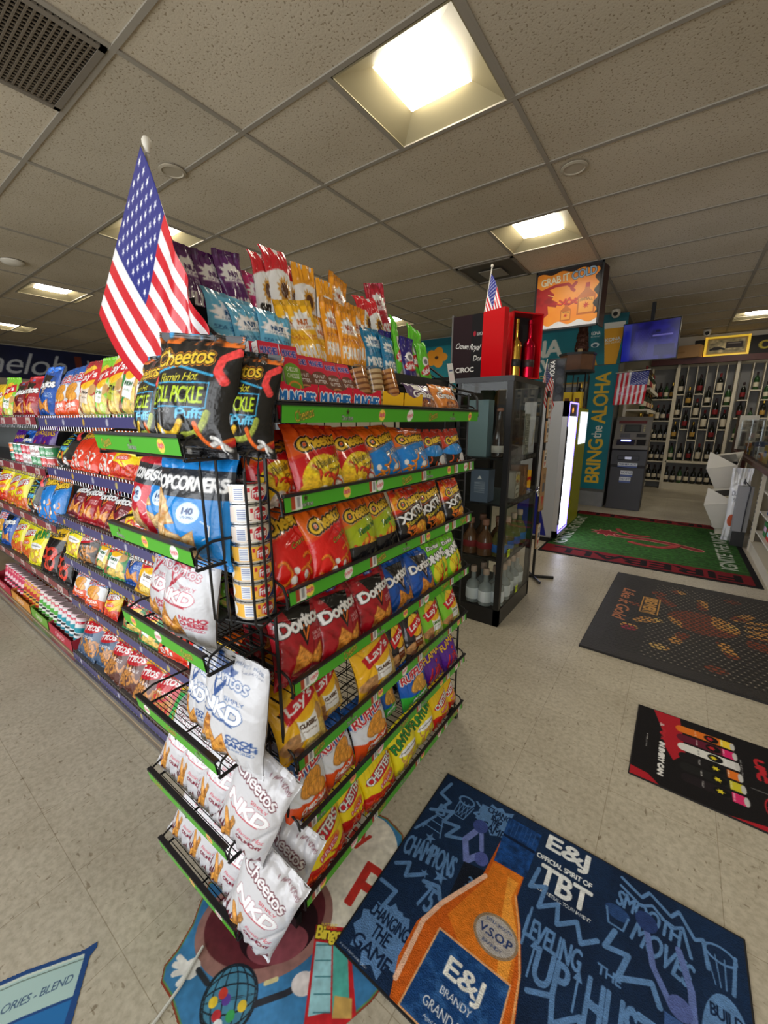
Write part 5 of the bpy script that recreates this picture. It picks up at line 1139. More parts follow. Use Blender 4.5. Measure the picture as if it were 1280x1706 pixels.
def gshelf(x0, x1, y0, z, kind, seed):
    sh = MB().box(x0, x1, y0 + .004, .93, z - .012, z).xf(T_).build('shelf', mat('shelf_grey', srgb(88, 88, 90), .45), gon)
    n = max(3, int((x1 - x0) / .22)); asp = (x1 - x0) / .034
    c = Cv(int((x1 - x0) * 150), 16, asp, (76, 74, 124) if kind == 'p' else (140, 56, 66), seed=seed)
    for i in range(n):
        x = (i + .5) / n
        if kind == 'p': c.ell(x, .5, .32 / asp, .34, [(236, 214, 110), (226, 226, 230), (240, 190, 60), (220, 220, 226)][(i + seed) % 4], a=.75)
        else: c.rect(x - .2 / n, .1, x + .12 / n, .9, (206, 190, 186)); c.rect(x - .17 / n, .2, x + .0 / n, .6, (180, 110, 110))
    o = panel('price_rail', c, (x0 + .01, y0, z - .034), (x1 - x0 - .02, 0, 0), (0, 0, .036), .003, sh, m=M_gloss); o.location = -PG
    m = MB(); k = int((x1 - x0) / .028)
    for i in range(k): m.tube([(x0 + .014 + i * .028, y0 + .004, z - .052), (x0 + .014 + i * .028, y0 + .004, z + .012)], .0016, 4)
    m.tube([(x0 + .01, y0 + .004, z + .012), (x1 - .01, y0 + .004, z + .012)], .0018, 4); m.tube([(x0 + .01, y0 + .004, z - .052), (x1 - .01, y0 + .004, z - .052)], .0018, 4)
    m.xf(T_).build('wire_fence', WIRE, sh)
for i, (z, y0) in enumerate(((1.295, .60), (1.07, .60), (.835, .60), (.63, .60), (.405, .60), (.115, .565))):
    gshelf(XM + .01, XR, y0, z, 'p', i)
for i, (z, y0) in enumerate(((1.30, .60), (1.055, .60), (.77, .60), (.43, .60))):
    gshelf(XL, XM - .01, y0, z, 'r', i)
def gb(k, x, z, w, h, lab, lean=12, y=.64, yaw=0, roll=0): bag(k, (x, y, z), 0, lean=lean, yaw=yaw, roll=roll, w=w, h=h, desc=lab)
rowsG = [
 ('on the top long shelf', 1.297, .645, 14, [('fries', -3.62, .2, .2), ('redfries', -3.40, .2, .2), ('limon', -3.16, .19, .22), ('gold', -2.93, .2, .2), ('nacho', -2.74, .19, .205), ('ranch', -2.50, .22, .235), ('cheddar', -2.28, .18, .215), ('cheddar', -2.12, .19, .215), ('wavy', -1.93, .19, .22), ('limon', -1.80, .14, .215), ('kettle', -1.70, .16, .245), ('sourgreen', -1.58, .16, .265), ('yellowchip', -1.46, .17, .26), ('hot', -1.31, .18, .2), ('ranch', -1.17, .17, .2)]),
 ('on the second long shelf', 1.072, .628, 30, [('dill', -2.29, .18, .215), ('flameorange', -2.13, .18, .20), ('flameorange', -1.98, .18, .20), ('flameorange', -1.84, .18, .19), ('fries', -1.68, .18, .19), ('redfries', -1.52, .18, .19), ('hot', -1.36, .18, .2), ('hot', -1.2, .18, .2)]),
 ('on the third long shelf', .837, .624, 28, [('gold', -2.28, .2, .2), ('nacho', -2.12, .2, .205), ('nacho', -1.97, .18, .2), ('gold', -1.82, .19, .2), ('hot', -1.66, .18, .19), ('ranch', -1.5, .18, .2), ('dina', -1.34, .18, .2), ('cheddar', -1.2, .16, .2)]),
 ('on the fourth long shelf', .632, .620, 24, [('limefun', -2.34, .19, .19), ('smart', -2.17, .18, .18), ('sourgreen', -2.02, .18, .185), ('sourgreen', -1.87, .19, .19), ('ranch', -1.72, .17, .17), ('classic', -1.57, .18, .18), ('bbq', -1.42, .16, .18), ('limon', -1.27, .18, .18)]),
 ('on the fifth long shelf', .407, .618, 22, [('cheddar', -2.36, .16, .17), ('cheddar', -2.17, .17, .17), ('redfries', -2.0, .15, .15), ('sourgreen', -1.78, .17, .17), ('sourgreen', -1.62, .17, .17), ('flameorange', -1.46, .17, .18), ('crunch', -1.3, .16, .18), ('crunch', -1.17, .14, .18)]),
 ('on the bottom long shelf', .117, .585, 30, [('fritoblue', -2.30, .22, .22), ('fritoblue', -2.14, .2, .21), ('fritochili', -1.98, .2, .22), ('fritochili', -1.83, .2, .22), ('fritochili', -1.69, .18, .21), ('fritored', -1.55, .19, .22), ('greencurl', -1.40, .19, .23), ('greencurl', -1.26, .18, .23), ('crunch', -1.14, .15, .2)]),
 ('on far section second shelf', 1.057, .75, 16, [('purple', -3.55, .2, .16), ('ranch', -3.38, .2, .16), ('purple', -3.2, .2, .2), ('purple', -3.02, .2, .2)]),
 ('on far section third shelf', .772, .625, 18, [('nacho', -3.75, .2, .24), ('fries2', -3.55, .2, .24), ('yellowhot', -3.33, .2, .24), ('yellowhot', -3.13, .2, .24), ('dill', -2.93, .2, .24), ('orangeblue', -2.70, .23, .25), ('orangeblue', -2.53, .18, .24)]),
 ('on far section fourth shelf', .432, .622, 20, [('greenridge', -3.95, .2, .24), ('ranch', -3.75, .2, .24), ('yellowhot', -3.5, .22, .25), ('yellowhot', -3.28, .22, .25), ('limefun', -3.06, .22, .25), ('twist', -2.83, .24, .26), ('twist', -2.6, .2, .24)]),
]
for where, z, y, lean, items in rowsG:
    row([(k, x, w, h) for k, x, w, h in items[::-1]], lambda it, wh, gr: bag(it[0], (it[1], y + .006 * ((int(-it[1] * 50)) % 3), z), 0, lean=lean + int(-it[1] * 37) % 5, yaw=(int(-it[1] * 91) % 9) - 2, roll=(int(-it[1] * 53) % 7) - 3, w=it[2], h=it[3] * 1.07, where=wh, group=gr), where, 'snack bags ' + where)
# the rank of bags standing behind on the lower shelves
for where, z, y, lean, items in rowsG[2:6]:
    wb = where.replace('on the ', 'rear rank, ')
    row([(k, x - .05, w, h * .98) for k, x, w, h in items[::-1]], lambda it, wh, gr: bag(it[0], (it[1], y + .125, z), 0, lean=8, yaw=(int(-it[1] * 71) % 7) - 3, w=it[2], h=it[3], where=wh, group=gr), wb, 'snack bags ' + wb)
# small cans on the far section's second shelf: two layers of snack jars
JC = {}
def jar_mesh(i):
    cols = [(216, 60, 60), (60, 150, 90), (236, 236, 236), (200, 40, 60), (40, 130, 100), (236, 120, 60)]
    c = Cv(60, 26, 3.6, cols[i]); 
    for k in range(3): c.text('Salsa', .17 + k * .33, .5, .22, .4, (120, 30, 30) if i == 2 else Wt)
    r, h = .036, .05; nx, ny = c.nx, c.ny; u = np.linspace(0, 1, nx)[None].repeat(ny, 0).ravel(); v = np.linspace(0, 1, ny)[:, None].repeat(nx, 1).ravel(); t = u * 2 * np.pi
    P = np.stack([r * np.cos(t), r * np.sin(t), .002 + v * (h - .008)], 1)
    e = empty('dip_jar'); me = art_mesh('jar_label', [(P, c.vert_cols().reshape(-1, 3), grid_faces(nx, ny), 0, True)], [_mats['can_print']]); o = bpy.data.objects.new('jar_label', me); COL.objects.link(o); o.parent = e
    MB().lathe([(r * .98, h - .006), (r * 1.04, h - .004), (r * 1.04, h), (r * .9, h + .001), (0, h)], 0, 0, 0, 20).build('jar_lid', mat('jar_lid', (.75, .73, .7), .3, .6), e); MB().lathe([(0, .0), (r * .97, .0), (r * .98, .003)], 0, 0, 0, 20).build('jar_base', _mats['jar_lid'], e)
    return e
JW = ['red', 'green', 'white', 'crimson', 'teal', 'orange']
for row_ in range(2):
    for i in range(9):
        k = (i // 2 + row_) % 6; e = JC[k] = jar_mesh(k) if k not in JC else dup(JC[k])
        e.location = (-2.5 - .078 * i, .66, 1.057 + row_ * .053); tag(e, '%s dip jar in the %s layer of jars, %s from the right' % (JW[k], ['lower', 'upper'][row_], ['first', 'second', 'third', 'fourth', 'fifth', 'sixth', 'seventh', 'eighth', 'ninth'][i]), 'jar', 'dip jars in two layers on the long shelving')
# bottom trays of lollipop-coloured snack tubes on the far section
MB_t = ['pink', 'yellow and red', 'white and green', 'white and teal']
def tube_pack(kind):
    cols = [(206, 50, 90), (226, 170, 60), (226, 230, 220), (230, 232, 236)][kind]; ac = [(240, 200, 210), (190, 40, 40), (80, 170, 60), (30, 150, 170)][kind]
    c = Cv(40, 60, .5, cols, seed=kind); c.rect(0, .78, 1, .9, (206, 30, 60)); c.ell(.5, .5, .3, .12, ac); c.ell(.35, .3, .12, .05, (40, 36, 40)); c.ell(.65, .3, .12, .05, (40, 36, 40)); c.rect(0, .05, 1, .15, ac); c.text('GUM', .5, .84, .6, .08, Wt)
    e = empty('candy_tube'); r, h = .03, .13; nx, ny = c.nx, c.ny; u = np.linspace(0, 1, nx)[None].repeat(ny, 0).ravel(); v = np.linspace(0, 1, ny)[:, None].repeat(nx, 1).ravel(); t = u * 2 * np.pi * 1.0 - R(180)
    P = np.stack([r * np.cos(t), r * np.sin(t), .001 + v * (h - .01)], 1)
    me = art_mesh('tube_wrap', [(P, c.vert_cols().reshape(-1, 3), grid_faces(nx, ny), 0, True)], [_mats['can_print']]); o = bpy.data.objects.new('tube_wrap', me); COL.objects.link(o); o.parent = e
    MB().lathe([(r, h - .01), (r * 1.04, h - .008), (r * 1.04, h), (0, h)], 0, 0, 0, 18).build('tube_lid', mat('tube_lid', srgb(226, 200, 206), .3), e)
    return e
TP = {}
NTH = ['first', 'second', 'third', 'fourth', 'fifth', 'sixth', 'seventh', 'eighth', 'ninth', 'tenth', 'eleventh', 'twelfth', 'thirteenth', 'fourteenth', 'fifteenth', 'sixteenth', 'seventeenth', 'eighteenth', 'nineteenth', 'twentieth', 'twenty-first', 'twenty-second']
for i in range(22):
    k = 3 if i < 5 else 2 if i < 10 else 1 if i < 15 else 0
    for j in range(1 if i > 10 else 2):
        e = tube_pack(k) if k not in TP else dup(TP[k]); TP[k] = e
        e.location = (-2.50 - .066 * i, .625 + j * .07, .125); e.rotation_euler = (-R(14), 0, R((i * 13) % 25 - 12))
        tag(e, '%s candy tube in the bottom cartons, %s, %s from the right' % (MB_t[k], 'rear row' if j else 'front row', NTH[i]), 'candy tube', 'candy tubes in the bottom cartons')
for i, (x0, x1, col) in enumerate(((-2.82, -2.455, (176, 50, 66)), (-3.16, -2.84, (110, 160, 60)), (-3.60, -3.18, (206, 140, 60)), (-4.1, -3.62, (176, 50, 66)))):
    e = empty('display_carton', ((x0 + x1) / 2, .65, .088), label=['red', 'green', 'orange', 'dark red'][i] + ' carton of candy tubes on the shelving base, %s from the right' % ['first', 'second', 'third', 'fourth'][i], cat='carton'); w = (x1 - x0) / 2
    m = MB(); m.box(-w, w, -.07, .12, 0, .004); m.box(-w, w, -.075, -.072, 0, .06); m.box(-w, w, .118, .12, 0, .09)
    for s in (-1, 1): m.quadbox([(s * w, -.075, 0), (s * w, .12, 0), (s * w, .12, .09), (s * w, -.075, .06)], (-s, 0, 0), .002)
    m.build('carton_body', mat('candy_carton_%d' % i, srgb(*col), .5), e)
    c = Cv(60, 16, 2 * w / .055, col); c.text('CANDY', .5, .5, .4, .5, (240, 220, 220)); panel('front_print', c, (-w, -.0755, .002), (2 * w, 0, 0), (0, 0, .055), .0005, e)

# ================================================================ black glass cabinet with bottles
cab = empty('glass_cabinet', (-.965, 2.62, 0), label='tall black-framed glass cabinet of liquor bottles behind the snack rack', cat='cabinet'); PC = Vector((-.965, 2.62, 0)); TC = Matrix.Translation(-PC)
x0, x1, y0, y1 = -1.14, -.79, 2.31, 2.94; Hc = 1.53
m = MB()
for x in (x0, x1 - .034): 
    for y in (y0, y1 - .034): m.box(x, x + .034, y, y + .034, 0, Hc)
m.xf(TC).build('corner_posts', BLKM, cab)
MB().box(x0, x1, y0, y1, 0, .11).xf(TC).build('base_plinth', BLKM, cab); MB().box(x0 - .004, x1 + .004, y0 - .004, y1 + .004, Hc - .03, Hc).xf(TC).build('top_panel', BLKM, cab)
MB().box(x0, x0 + .012, y0, y1, .1, Hc).xf(TC).build('back_board', mat('cab_back', (.02, .018, .018), .6), cab)
for i, z in enumerate((.44, .79, 1.065)):
    MB().box(x0 + .01, x1 - .012, y0 + .01, y1 - .01, z - .012, z).xf(TC).build('shelf', BLKM, cab)
    c = Cv(200, 12, 15, (20, 20, 22))
    for k in range(5): c.text('Don Julio' if i < 2 else 'BUCHANANS', .1 + k * .2, .5, .14, .6, (150, 148, 140), shear=.3)
    o = panel('shelf_strip', c, (x1 - .008, y0 + .04, z - .03), (0, y1 - y0 - .08, 0), (0, 0, .034), .002, cab); o.location = -PC
m = MB(); m.box(x1 - .004, x1 - .001, y0 + .034, y1 - .034, .11, Hc - .03); m.xf(TC).build('door_pane', PANE, cab)
MB().box(x0 + .03, x1 - .034, y0 + .002, y0 + .005, .11, Hc - .03).xf(TC).build('side_pane', PANE, cab)
m = MB(); m.tube([(x1, y1 - .06, .80), (x1 + .03, y1 - .06, .80)], .006, 8); m.tube([(x1 + .032, y1 - .06, .765), (x1 + .026, y1 - .06, .80), (x1 + .032, y1 - .06, .835)], .007, 8); m.tube([(x1 + .028, y1 - .09, .80), (x1 + .028, y1 - .03, .80)], .006, 8); m.xf(TC).build('handle', CHROME, cab)
c = Cv(30, 18, 1.6, (210, 240, 40)); c.text('79.99', .5, .5, .8, .6, K)
for y, z in ((2.40, .44), (2.62, .12)):
    o = panel('price_tag', c, (x1 + .0015, y, z), (0, .05, 0), (0, 0, .05), .0008, cab, m=mat('tag_print', rough=.5, attr=True)); o.location = -PC
def lq(name, prof, glass, liq, lab, capm, labz=None, n=18, lr=1.01):
    m = MB(); m.lathe(prof, n=n)
    h = prof[-1][1]; rmax = max(p[0] for p in prof)
    if labz: m.m = 1; m.lathe([(rmax * lr, labz[0]), (rmax * (lr + .01), labz[0] + .001), (rmax * (lr + .01), labz[1]), (rmax * lr, labz[1] + .001)], n=n)
    m.m = 2; r = prof[-1][0] or prof[-2][0]; m.lathe([(r * 1.15, h - .002), (r * 1.25, h), (r * 1.25, h + .032), (r * 1.1, h + .036), (0, h + .036)], n=n)
    o = m.build(name, [glass, lab, capm]); me = o.data; bpy.data.objects.remove(o); return me
RB = mat('amber_glass', (.12, .05, .02), .06, coat=.5); CL = mat('frosted_clear', srgb(170, 180, 184), .08, alpha=.55, coat=.5); TQ = mat('tequila_glass', srgb(120, 116, 60), .06, alpha=.75, coat=.5); CORK = mat('cork', srgb(170, 120, 100), .6); WLAB = mat('white_label', srgb(226, 232, 240), .5); CORKL = mat('pale_cork', srgb(206, 178, 160), .6)
SH = [(.02, 0), (.04, .003), (.042, .01), (.042, .10), (.036, .122), (.015, .14), (.014, .185)]
LM = [(lq('a', SH, CL, None, WLAB, CORKL, (.025, .09)), 'clear cork-topped liquor bottle'), (lq('b', [(.03, 0), (.05, .004), (.052, .11), (.03, .15), (.018, .165), (.017, .2)], RB, None, LB2, CORK, (.05, .09)), 'dark round liquor bottle'), (lq('c', [(.03, 0), (.048, .004), (.05, .10), (.03, .15), (.017, .165), (.016, .2)], TQ, None, mat('blue_label', srgb(50, 110, 190), .4), CORKL, (.03, .08)), 'golden blue-label liquor bottle')]
_u = {}
def liquor(k, x, y, z, lab, s=1.0):
    me, d = LM[k]; o = bpy.data.objects.new('liquor_bottle', me); COL.objects.link(o); o.location = (x, y, z); o.scale = (s, s, s); tag(o, d + ' ' + lab, 'liquor bottle', 'liquor bottles in the glass cabinet')
for i, (x, y, s) in enumerate(((-.99, 2.37, 1.12), (-.90, 2.36, 1.12), (-.96, 2.46, 1.12), (-.87, 2.45, 1.12))): liquor(0, x, y, .111, 'on the cabinet floor, %s' % ['front left', 'front right', 'second rank left', 'second rank right'][i], s)
for i, (x, y) in enumerate(((-.84, 2.40), (-.84, 2.52), (-.85, 2.62), (-.85, 2.72), (-.85, 2.82))): liquor(0, x, y, .111, 'along the cabinet door, cabinet floor, %s' % ORDN[i], 1.12)
for i, (x, y) in enumerate(((-1.03, 2.38), (-.93, 2.38), (-1.0, 2.5), (-.89, 2.5))): liquor(1, x, y, .441, 'on the lowest cabinet shelf, %s' % ['front left', 'front right', 'rear left', 'rear right'][i])
for i in range(4): liquor(2, -.845, 2.41 + i * .125, .441, 'along the cabinet door, lowest shelf, %s' % ORDN[i])
e = empty('gift_box', (-.97, 2.38, .791), (0, 0, R(0)), 'slate blue gift box printed with white lines, middle cabinet shelf', 'gift box')
c = Cv(60, 110, .55, (88, 104, 128)); c.star(.5, .78, .05, (230, 232, 236)); c.poly([(.38, .72), (.62, .72), (.5, .82)], (230, 232, 236))
for k in range(12): c.rect(.22, .3 + k * .03, .8, .307 + k * .03, (190, 200, 214))
panel('box_front', c, (-.055, -.051, 0), (.115, 0, 0), (0, 0, .2), .002, e); MB().box(-.055, .06, -.05, .05, 0, .2, .003).build('box_body', mat('slate_box', srgb(84, 100, 124), .5), e)
e = empty('gift_box', (-1.02, 2.40, 1.066), (0, 0, R(0)), 'tall pale blue-grey gift box on the top cabinet shelf', 'gift box'); MB().box(-.06, .075, -.045, .045, 0, .34, .004).build('box_body', mat('paleblue_box', srgb(120, 146, 154), .4), e); MB().lathe([(.006, 0), (.006, .004), (0, .005)], .0, -.045, .31, 10).xf(Matrix.Identity(4)).build('snap', STEEL, e)
DEC = MB(); DEC.lathe([(.03, 0), (.038, .004), (.04, .06), (.034, .12), (.02, .2), (.014, .24), (.013, .27)], n=20); e = empty('decanter_bottle', (-.885, 2.39, 1.066), label='tall slender decanter with pinkish stopper on the top cabinet shelf', cat='liquor bottle')
DEC.build('glass_body', mat('smoky_glass', (.05, .035, .03), .05, alpha=.75, coat=.6), e); MB().lathe([(.014, .27), (.02, .275), (.02, .285), (.012, .292), (.0, .293)], n=14).build('stopper', CORK, e); MB().lathe([(.0405, .03), (.041, .031), (.041, .07), (.0405, .071)], n=20).build('label_band', mat('dim_label', srgb(190, 186, 180), .5), e)
for i, (y, h, col, lab) in enumerate(((2.60, .28, (60, 44, 36), 'dark brown slatted gift box on the top cabinet shelf'), (2.72, .26, (150, 150, 140), 'pale printed gift box at the rear of the top cabinet shelf'), (2.60, .17, (176, 168, 150), 'grey floral gift box at the middle cabinet shelf by the door'), (2.76, .2, (140, 96, 60), 'tan gift box at the rear of the middle cabinet shelf'))):
    z = 1.066 if i < 2 else .791; e = empty('gift_box', (-.86, y, z), label=lab, cat='gift box'); c = Cv(40, 80, .5, col); c.grain(c.X >= 0, .5, 10)
    if i == 0:
        for k in range(8): c.rect(k / 8, 0, k / 8 + .03, 1, (24, 18, 16))
    if i == 2: m_ = c.ell(.5, .75, .4, .16, (220, 200, 90)); c.grain(m_, .9, 12, (120, 40, 60)); c.rect(.2, .2, .8, .5, (214, 214, 206)); c.text('RESERVA', .5, .35, .5, .06, K)
    if i == 1:
        for k in range(14): c.rect(.2, .1 + k * .06, .8, .12 + k * .06, (96, 96, 92))
    panel('box_front', c, (.041, -.045, 0), (0, .09, 0), (0, 0, h), .002, e); MB().box(-.05, .04, -.045, .045, 0, h).build('box_body', mat('box_%d' % i, srgb(*col), .5), e)
# brand display box and red bottle case on top
e = empty('display_box', (-1.10, 2.38, 1.531), (0, 0, R(-2)), 'black glossy liquor brand box on top of the cabinet, pale script lettering', 'display box')
MB().box(-.11, .13, .0, .10, 0, .36).build('box_body', mat('dark_maroon', (.035, .008, .012), .2, coat=.4), e); MB().box(-.118, -.108, -.006, .106, -.0, .372).build('side_frame', mat('frame_grey', (.09, .085, .08), .4), e)
c = Cv(130, 190, .24 / .36, (30, 8, 14)); c.put(c.X > .52, (12, 8, 10)); c.text('Crown Royal', .42, .5, .66, .12, (224, 224, 222), rot=-8, shear=.3, out=(60, 50, 50), ow=1); c.text('CIROC', .36, .15, .5, .075, (220, 218, 214), bold=1); c.text('Don Julio', .84, .3, .5, .11, (220, 218, 214), rot=-4, shear=.1)
c.text('BUCHANANS', .86, .69, .4, .05, (210, 206, 204)); c.ell(.6, .7, .035, .04, (150, 24, 40))
panel('box_front', c, (-.108, -.004, 0), (.238, 0, 0), (0, 0, .36), .003, e, m=mat('dark_print', rough=.5, attr=True, spec=.2))
e = empty('bottle_case', (-.845, 2.575, 1.531), (0, 0, R(-34)), 'open red case holding a gold and a red bottle on top of the cabinet', 'bottle case')
# case back lying against display, tray part open towards +x ; lid swung open towards the camera
MB().box(-.06, -.05, -.10, .10, 0, .36).build('case_back', mat('case_black', (.006, .006, .007), .7), e)
m = MB(); m.box(-.06, .04, .10, .108, 0, .368); m.box(-.06, .04, -.108, -.10, 0, .368); m.box(-.06, .04, -.108, .108, .36, .368); m.box(-.06, .04, -.108, .108, -.0, .006); m.build('case_sides', REDP, e)
m = MB(); m.box(-.155, 0, 0, .035, .0, .36); q = m.xf((Matrix.Translation((-.845, 2.575, 0)) @ Matrix.Rotation(R(-34), 4, 'Z')).inverted() @ Matrix.Translation((-.868, 2.315, 0)) @ Matrix.Rotation(R(-20), 4, 'Z')); q.build('case_lid', REDP, e)
def tall_bottle(x, y, mt, lab, band, name='liquor_bottle'):
    e = empty(name, (x, y, 1.538), label=lab, cat='liquor bottle'); 
    MB().lathe([(.03, 0), (.035, .003), (.036, .17), (.032, .195), (.016, .215), (.013, .225), (.013, .30), (.015, .302), (.015, .325), (0, .326)], n=24).build('bottle_body', mt, e); MB().lathe([(.0362, .06), (.0368, .061), (.0368, .10), (.0362, .101)], n=24).build('label_band', band, e)
    return e
MR = mat('metallic_red', srgb(190, 16, 50), .18, .9)
g_ = tall_bottle(-.868, 2.525, GOLD, 'gold metallic bottle in the open red case', BLKP); MB().box(-.05, -.03, -.012, .012, .185, .215, .004).build('side_tap', GOLD, g_); MB().tube([(-.03, 0, .2), (-.01, 0, .2)], .006, 8).build('tap_stem', GOLD, g_)
tall_bottle(-.812, 2.60, MR, 'shiny red metallic bottle in the open red case', mat('black_band', (.03, .01, .012), .4))

# ---------------------------------------------------------------- hanging sign
e = empty('hanging_sign', (-1.1, 4.57, 2.18), (0, 0, 0), 'three-sided hanging sign reading GRAB IT COLD in white and blue', 'sign')
c = Cv(230, 220, 1.06, (244, 150, 40), seed=4); c.grain(c.X >= 0, .25, 5, (230, 110, 30))
m_ = c.poly([(0, .2), (.08, .16), (.22, .28), (.2, .42), (.34, .38), (.36, .46), (.26, .52), (.3, .6), (.2, .7), (.12, .68), (.0, .76)], (176, 30, 30)); c.grain(m_, .4, 8, (110, 16, 20)); c.line([(.1, .68), (.3, .74), (.5, .74), (.56, .68), (.62, .74), (.56, .66), (.6, .62)], .05, (176, 30, 30)); c.line([(.2, .6), (.28, .57)], .012, (250, 220, 120))
for k in range(7): puff(c, .42 + .05 * k, .44 + .03 * math.sin(k * 2), .16, .03, 20 - 12 * (k % 3), (206, 50, 30), .3)
for x, y, w, h in ((.8, .42, .26, .44), (.5, .26, .16, .26)):
    c.poly([(x - w / 2, y - h / 2), (x + w / 2, y - h / 2), (x + w / 2, y + h * .2), (x + w * .15, y + h * .42), (x + w * .12, y + h * .6), (x - w * .12, y + h * .6), (x - w * .15, y + h * .42), (x - w / 2, y + h * .2)], (190, 100, 30)); c.rect(x - w * .42, y - h * .42, x + w * .42, y + h * .12, (236, 160, 60)); c.text('FIREBALL', x, y + h * .04, w * .72, h * .1, (60, 24, 16), arch=1.2); blob(c, x, y - h * .16, w * .24, (190, 40, 20), 7, .4); c.rect(x - w * .12, y + h * .5, x + w * .12, y + h * .66, (180, 40, 30))
c.grain(c.Y < .12, .0, 4); m_ = c.put(c.Y < .1 + .03 * np.sin(c.X * 20), (226, 226, 230)); c.grain(m_, .25, 14, (150, 130, 130))
c.put((c.X > .93 + .03 * np.sin(c.Y * 30)) & (c.Y > .2), (20, 16, 14)); c.put((c.Y > .95 + .02 * np.sin(c.X * 20)), (40, 26, 20))
c.text('GRAB IT', .29, .84, .44, .12, (240, 226, 190), rot=6, out=(150, 60, 30), ow=1, bold=2); c.text('COLD', .73, .88, .36, .13, (150, 176, 196), rot=6, out=(20, 24, 30), ow=3, bold=2)
panel('sign_face', c, (-.29, 0, -.0), (.595, 0, 0), (-.0, .0, .545), .01, e, sidecol=(24, 20, 20), m=mat('sign_print', rough=.35, attr=True))
MB().quadbox([(.305, .0, 0), (.33, .18, 0), (.33, .18, .545), (.305, 0, .545)], (-1, 0, 0), .012).build('side_face', mat('sign_side', (.05, .012, .01), .5, nvar=.5), e)
m = MB()
for a in ((-.30, .31, -.006, .012), (-.30, .31, .538, .556)): m.box(a[0], a[1], -.008, .012, a[2], a[3])
for a in ((-.304, -.288), (.298, .314)): m.box(a[0], a[1], -.008, .012, -.006, .556)
m.build('sign_frame', BLKP, e)

# ---------------------------------------------------------------- energy drink fridge
e = empty('display_fridge', (-1.10, 4.72, 0), label='slim silver drinks fridge with a glowing white door and blue edge light', cat='fridge')
x0, x1, y0, y1 = -.27, .16, -.32, .15; hh = 1.47
MB().box(x0, x1 - .05, y0, y1, .05, hh, .008).build('fridge_body', mat('fridge_silver', srgb(150, 150, 152), .35, .3), e)
c = Cv(130, 240, .38 / 1.4, (158, 160, 164)); c.poly([(0, 0), (.86, 0), (.45, .42), (0, .46)], (20, 28, 120)); c.poly([(0, .36), (.50, .36), (.36, .50), (0, .50)], (240, 180, 40)); c.line([(.1, .4), (.3, .44), (.42, .4)], .02, (190, 40, 30))
panel('side_decal', c, (x0, y0 - .001, .07), (.38, 0, 0), (0, 0, 1.39), .0008, e, m=mat('fridge_print', rough=.3, attr=True))
m = MB(); m.box(x1 - .05, x1, y0, y0 + .06, .06, hh); m.box(x1 - .05, x1, y1 - .035, y1, .06, hh); m.box(x1 - .05, x1, y0, y1, .06, .13); m.box(x1 - .05, x1, y0, y1, hh - .15, hh); m.build('door_frame', SILV, e)
MB().box(x1 - .04, x1 - .004, y0 + .06, y1 - .035, .13, hh - .15).build('lit_door', mat('white_glow', (.9, .92, 1), .2, emit=(.86, .9, 1.0), es=3.4), e)
m = MB(); ye, yf = y0 + .05, y1 - .028
for a in ((ye, ye + .012, .10, hh - .01), (yf, yf + .012, .10, hh - .01), (ye, yf, .10, .112), (ye, yf, hh - .02, hh - .008)): m.box(x1 - .01, x1 + .004, a[0], a[1], a[2], a[3])
m.build('blue_light_strip', mat('violet_glow', (.1, .08, .7), emit=(.16, .12, .95), es=3.5), e)
c = Cv(40, 26, 2, (24, 20, 22)); blob(c, .5, .5, .34, (240, 120, 30), 8, .5); blob(c, .5, .45, .16, (250, 220, 90), 7, .5)
panel('logo_plate', c, (x1 + .001, y0 + .07, hh - .14), (0, .29, 0), (0, 0, .11), .001, e, m=mat('plate_glow', rough=.3, attr=True, emit=(1, 1, 1), es=1.2))
MB().box(x1, x1 + .012, y0 + .015, y0 + .03, .2, hh - .25).build('door_handle', BLKP, e); MB().box(x0 + .02, x1 - .06, y0 + .02, y1 - .02, 0, .05).build('feet_base', BLKM, e)
# yellow boxes on the fridge and bottle rack behind
for i, (x, y, w, h) in enumerate(((-1.175, 5.42, .1, .22), (-1.06, 5.42, .09, .22))):
    e = empty('yellow_carton', (x, y, 1.42), label=['left', 'right'][i] + ' yellow drinks carton behind the silver fridge top', cat='carton'); MB().box(-w / 2, w / 2, -.05, .05, 0, h - .03).build('carton_body', mat('yellow_card', srgb(226, 190, 20), .5), e); MB().box(-w / 4, w / 4, -.052, -.05, .03, .12).build('carton_print', mat('brown_print', srgb(120, 70, 20), .5), e)
m = empty('neon_fridge', (-1.12, 5.55, 0), label='yellow-edged glowing drinks fridge behind the silver one', cat='fridge')
MB().box(-.3, .12, -.25, .25, 0, 1.42).build('fridge_body', mat('lime_body', srgb(150, 150, 20), .4), m); MB().box(.121, .13, -.2, .2, 1.0, 1.38).build('lit_door', mat('cool_glow', (.8, .9, 1), emit=(.8, .9, 1), es=.8), m)
for i in range(8):
    o = bpy.data.objects.new('wine_bottle', WB[[0, 3, 1][i % 3]]); COL.objects.link(o); o.location = (-.93 + .0 * i, 5.98 + .0 * i, .25 + i * .2) if False else (-1.16, 5.95 + (i % 2) * .1, .2 + (i // 2) * .42); tag(o, 'dark liquor bottle on the slim stand before the teal column, tier %s, %s' % (['one', 'two', 'three', 'four'][i // 2], ['left', 'right'][i % 2]), 'liquor bottle', 'bottles on the slim stand')
m = empty('bottle_stand', (-1.16, 6.0, 0), label='slim black bottle stand in front of the teal column', cat='stand')
q = MB()
for sx in (-.07, .07):
    for sy in (-.14, .14): q.tube([(sx, sy, 0), (sx, sy, 1.85)], .008)
q.build('posts', BLKM, m)
for i in range(4): MB().box(-.07, .07, -.14, .14, .185 + i * .42, .198 + i * .42).build('tier', WOOD, m)
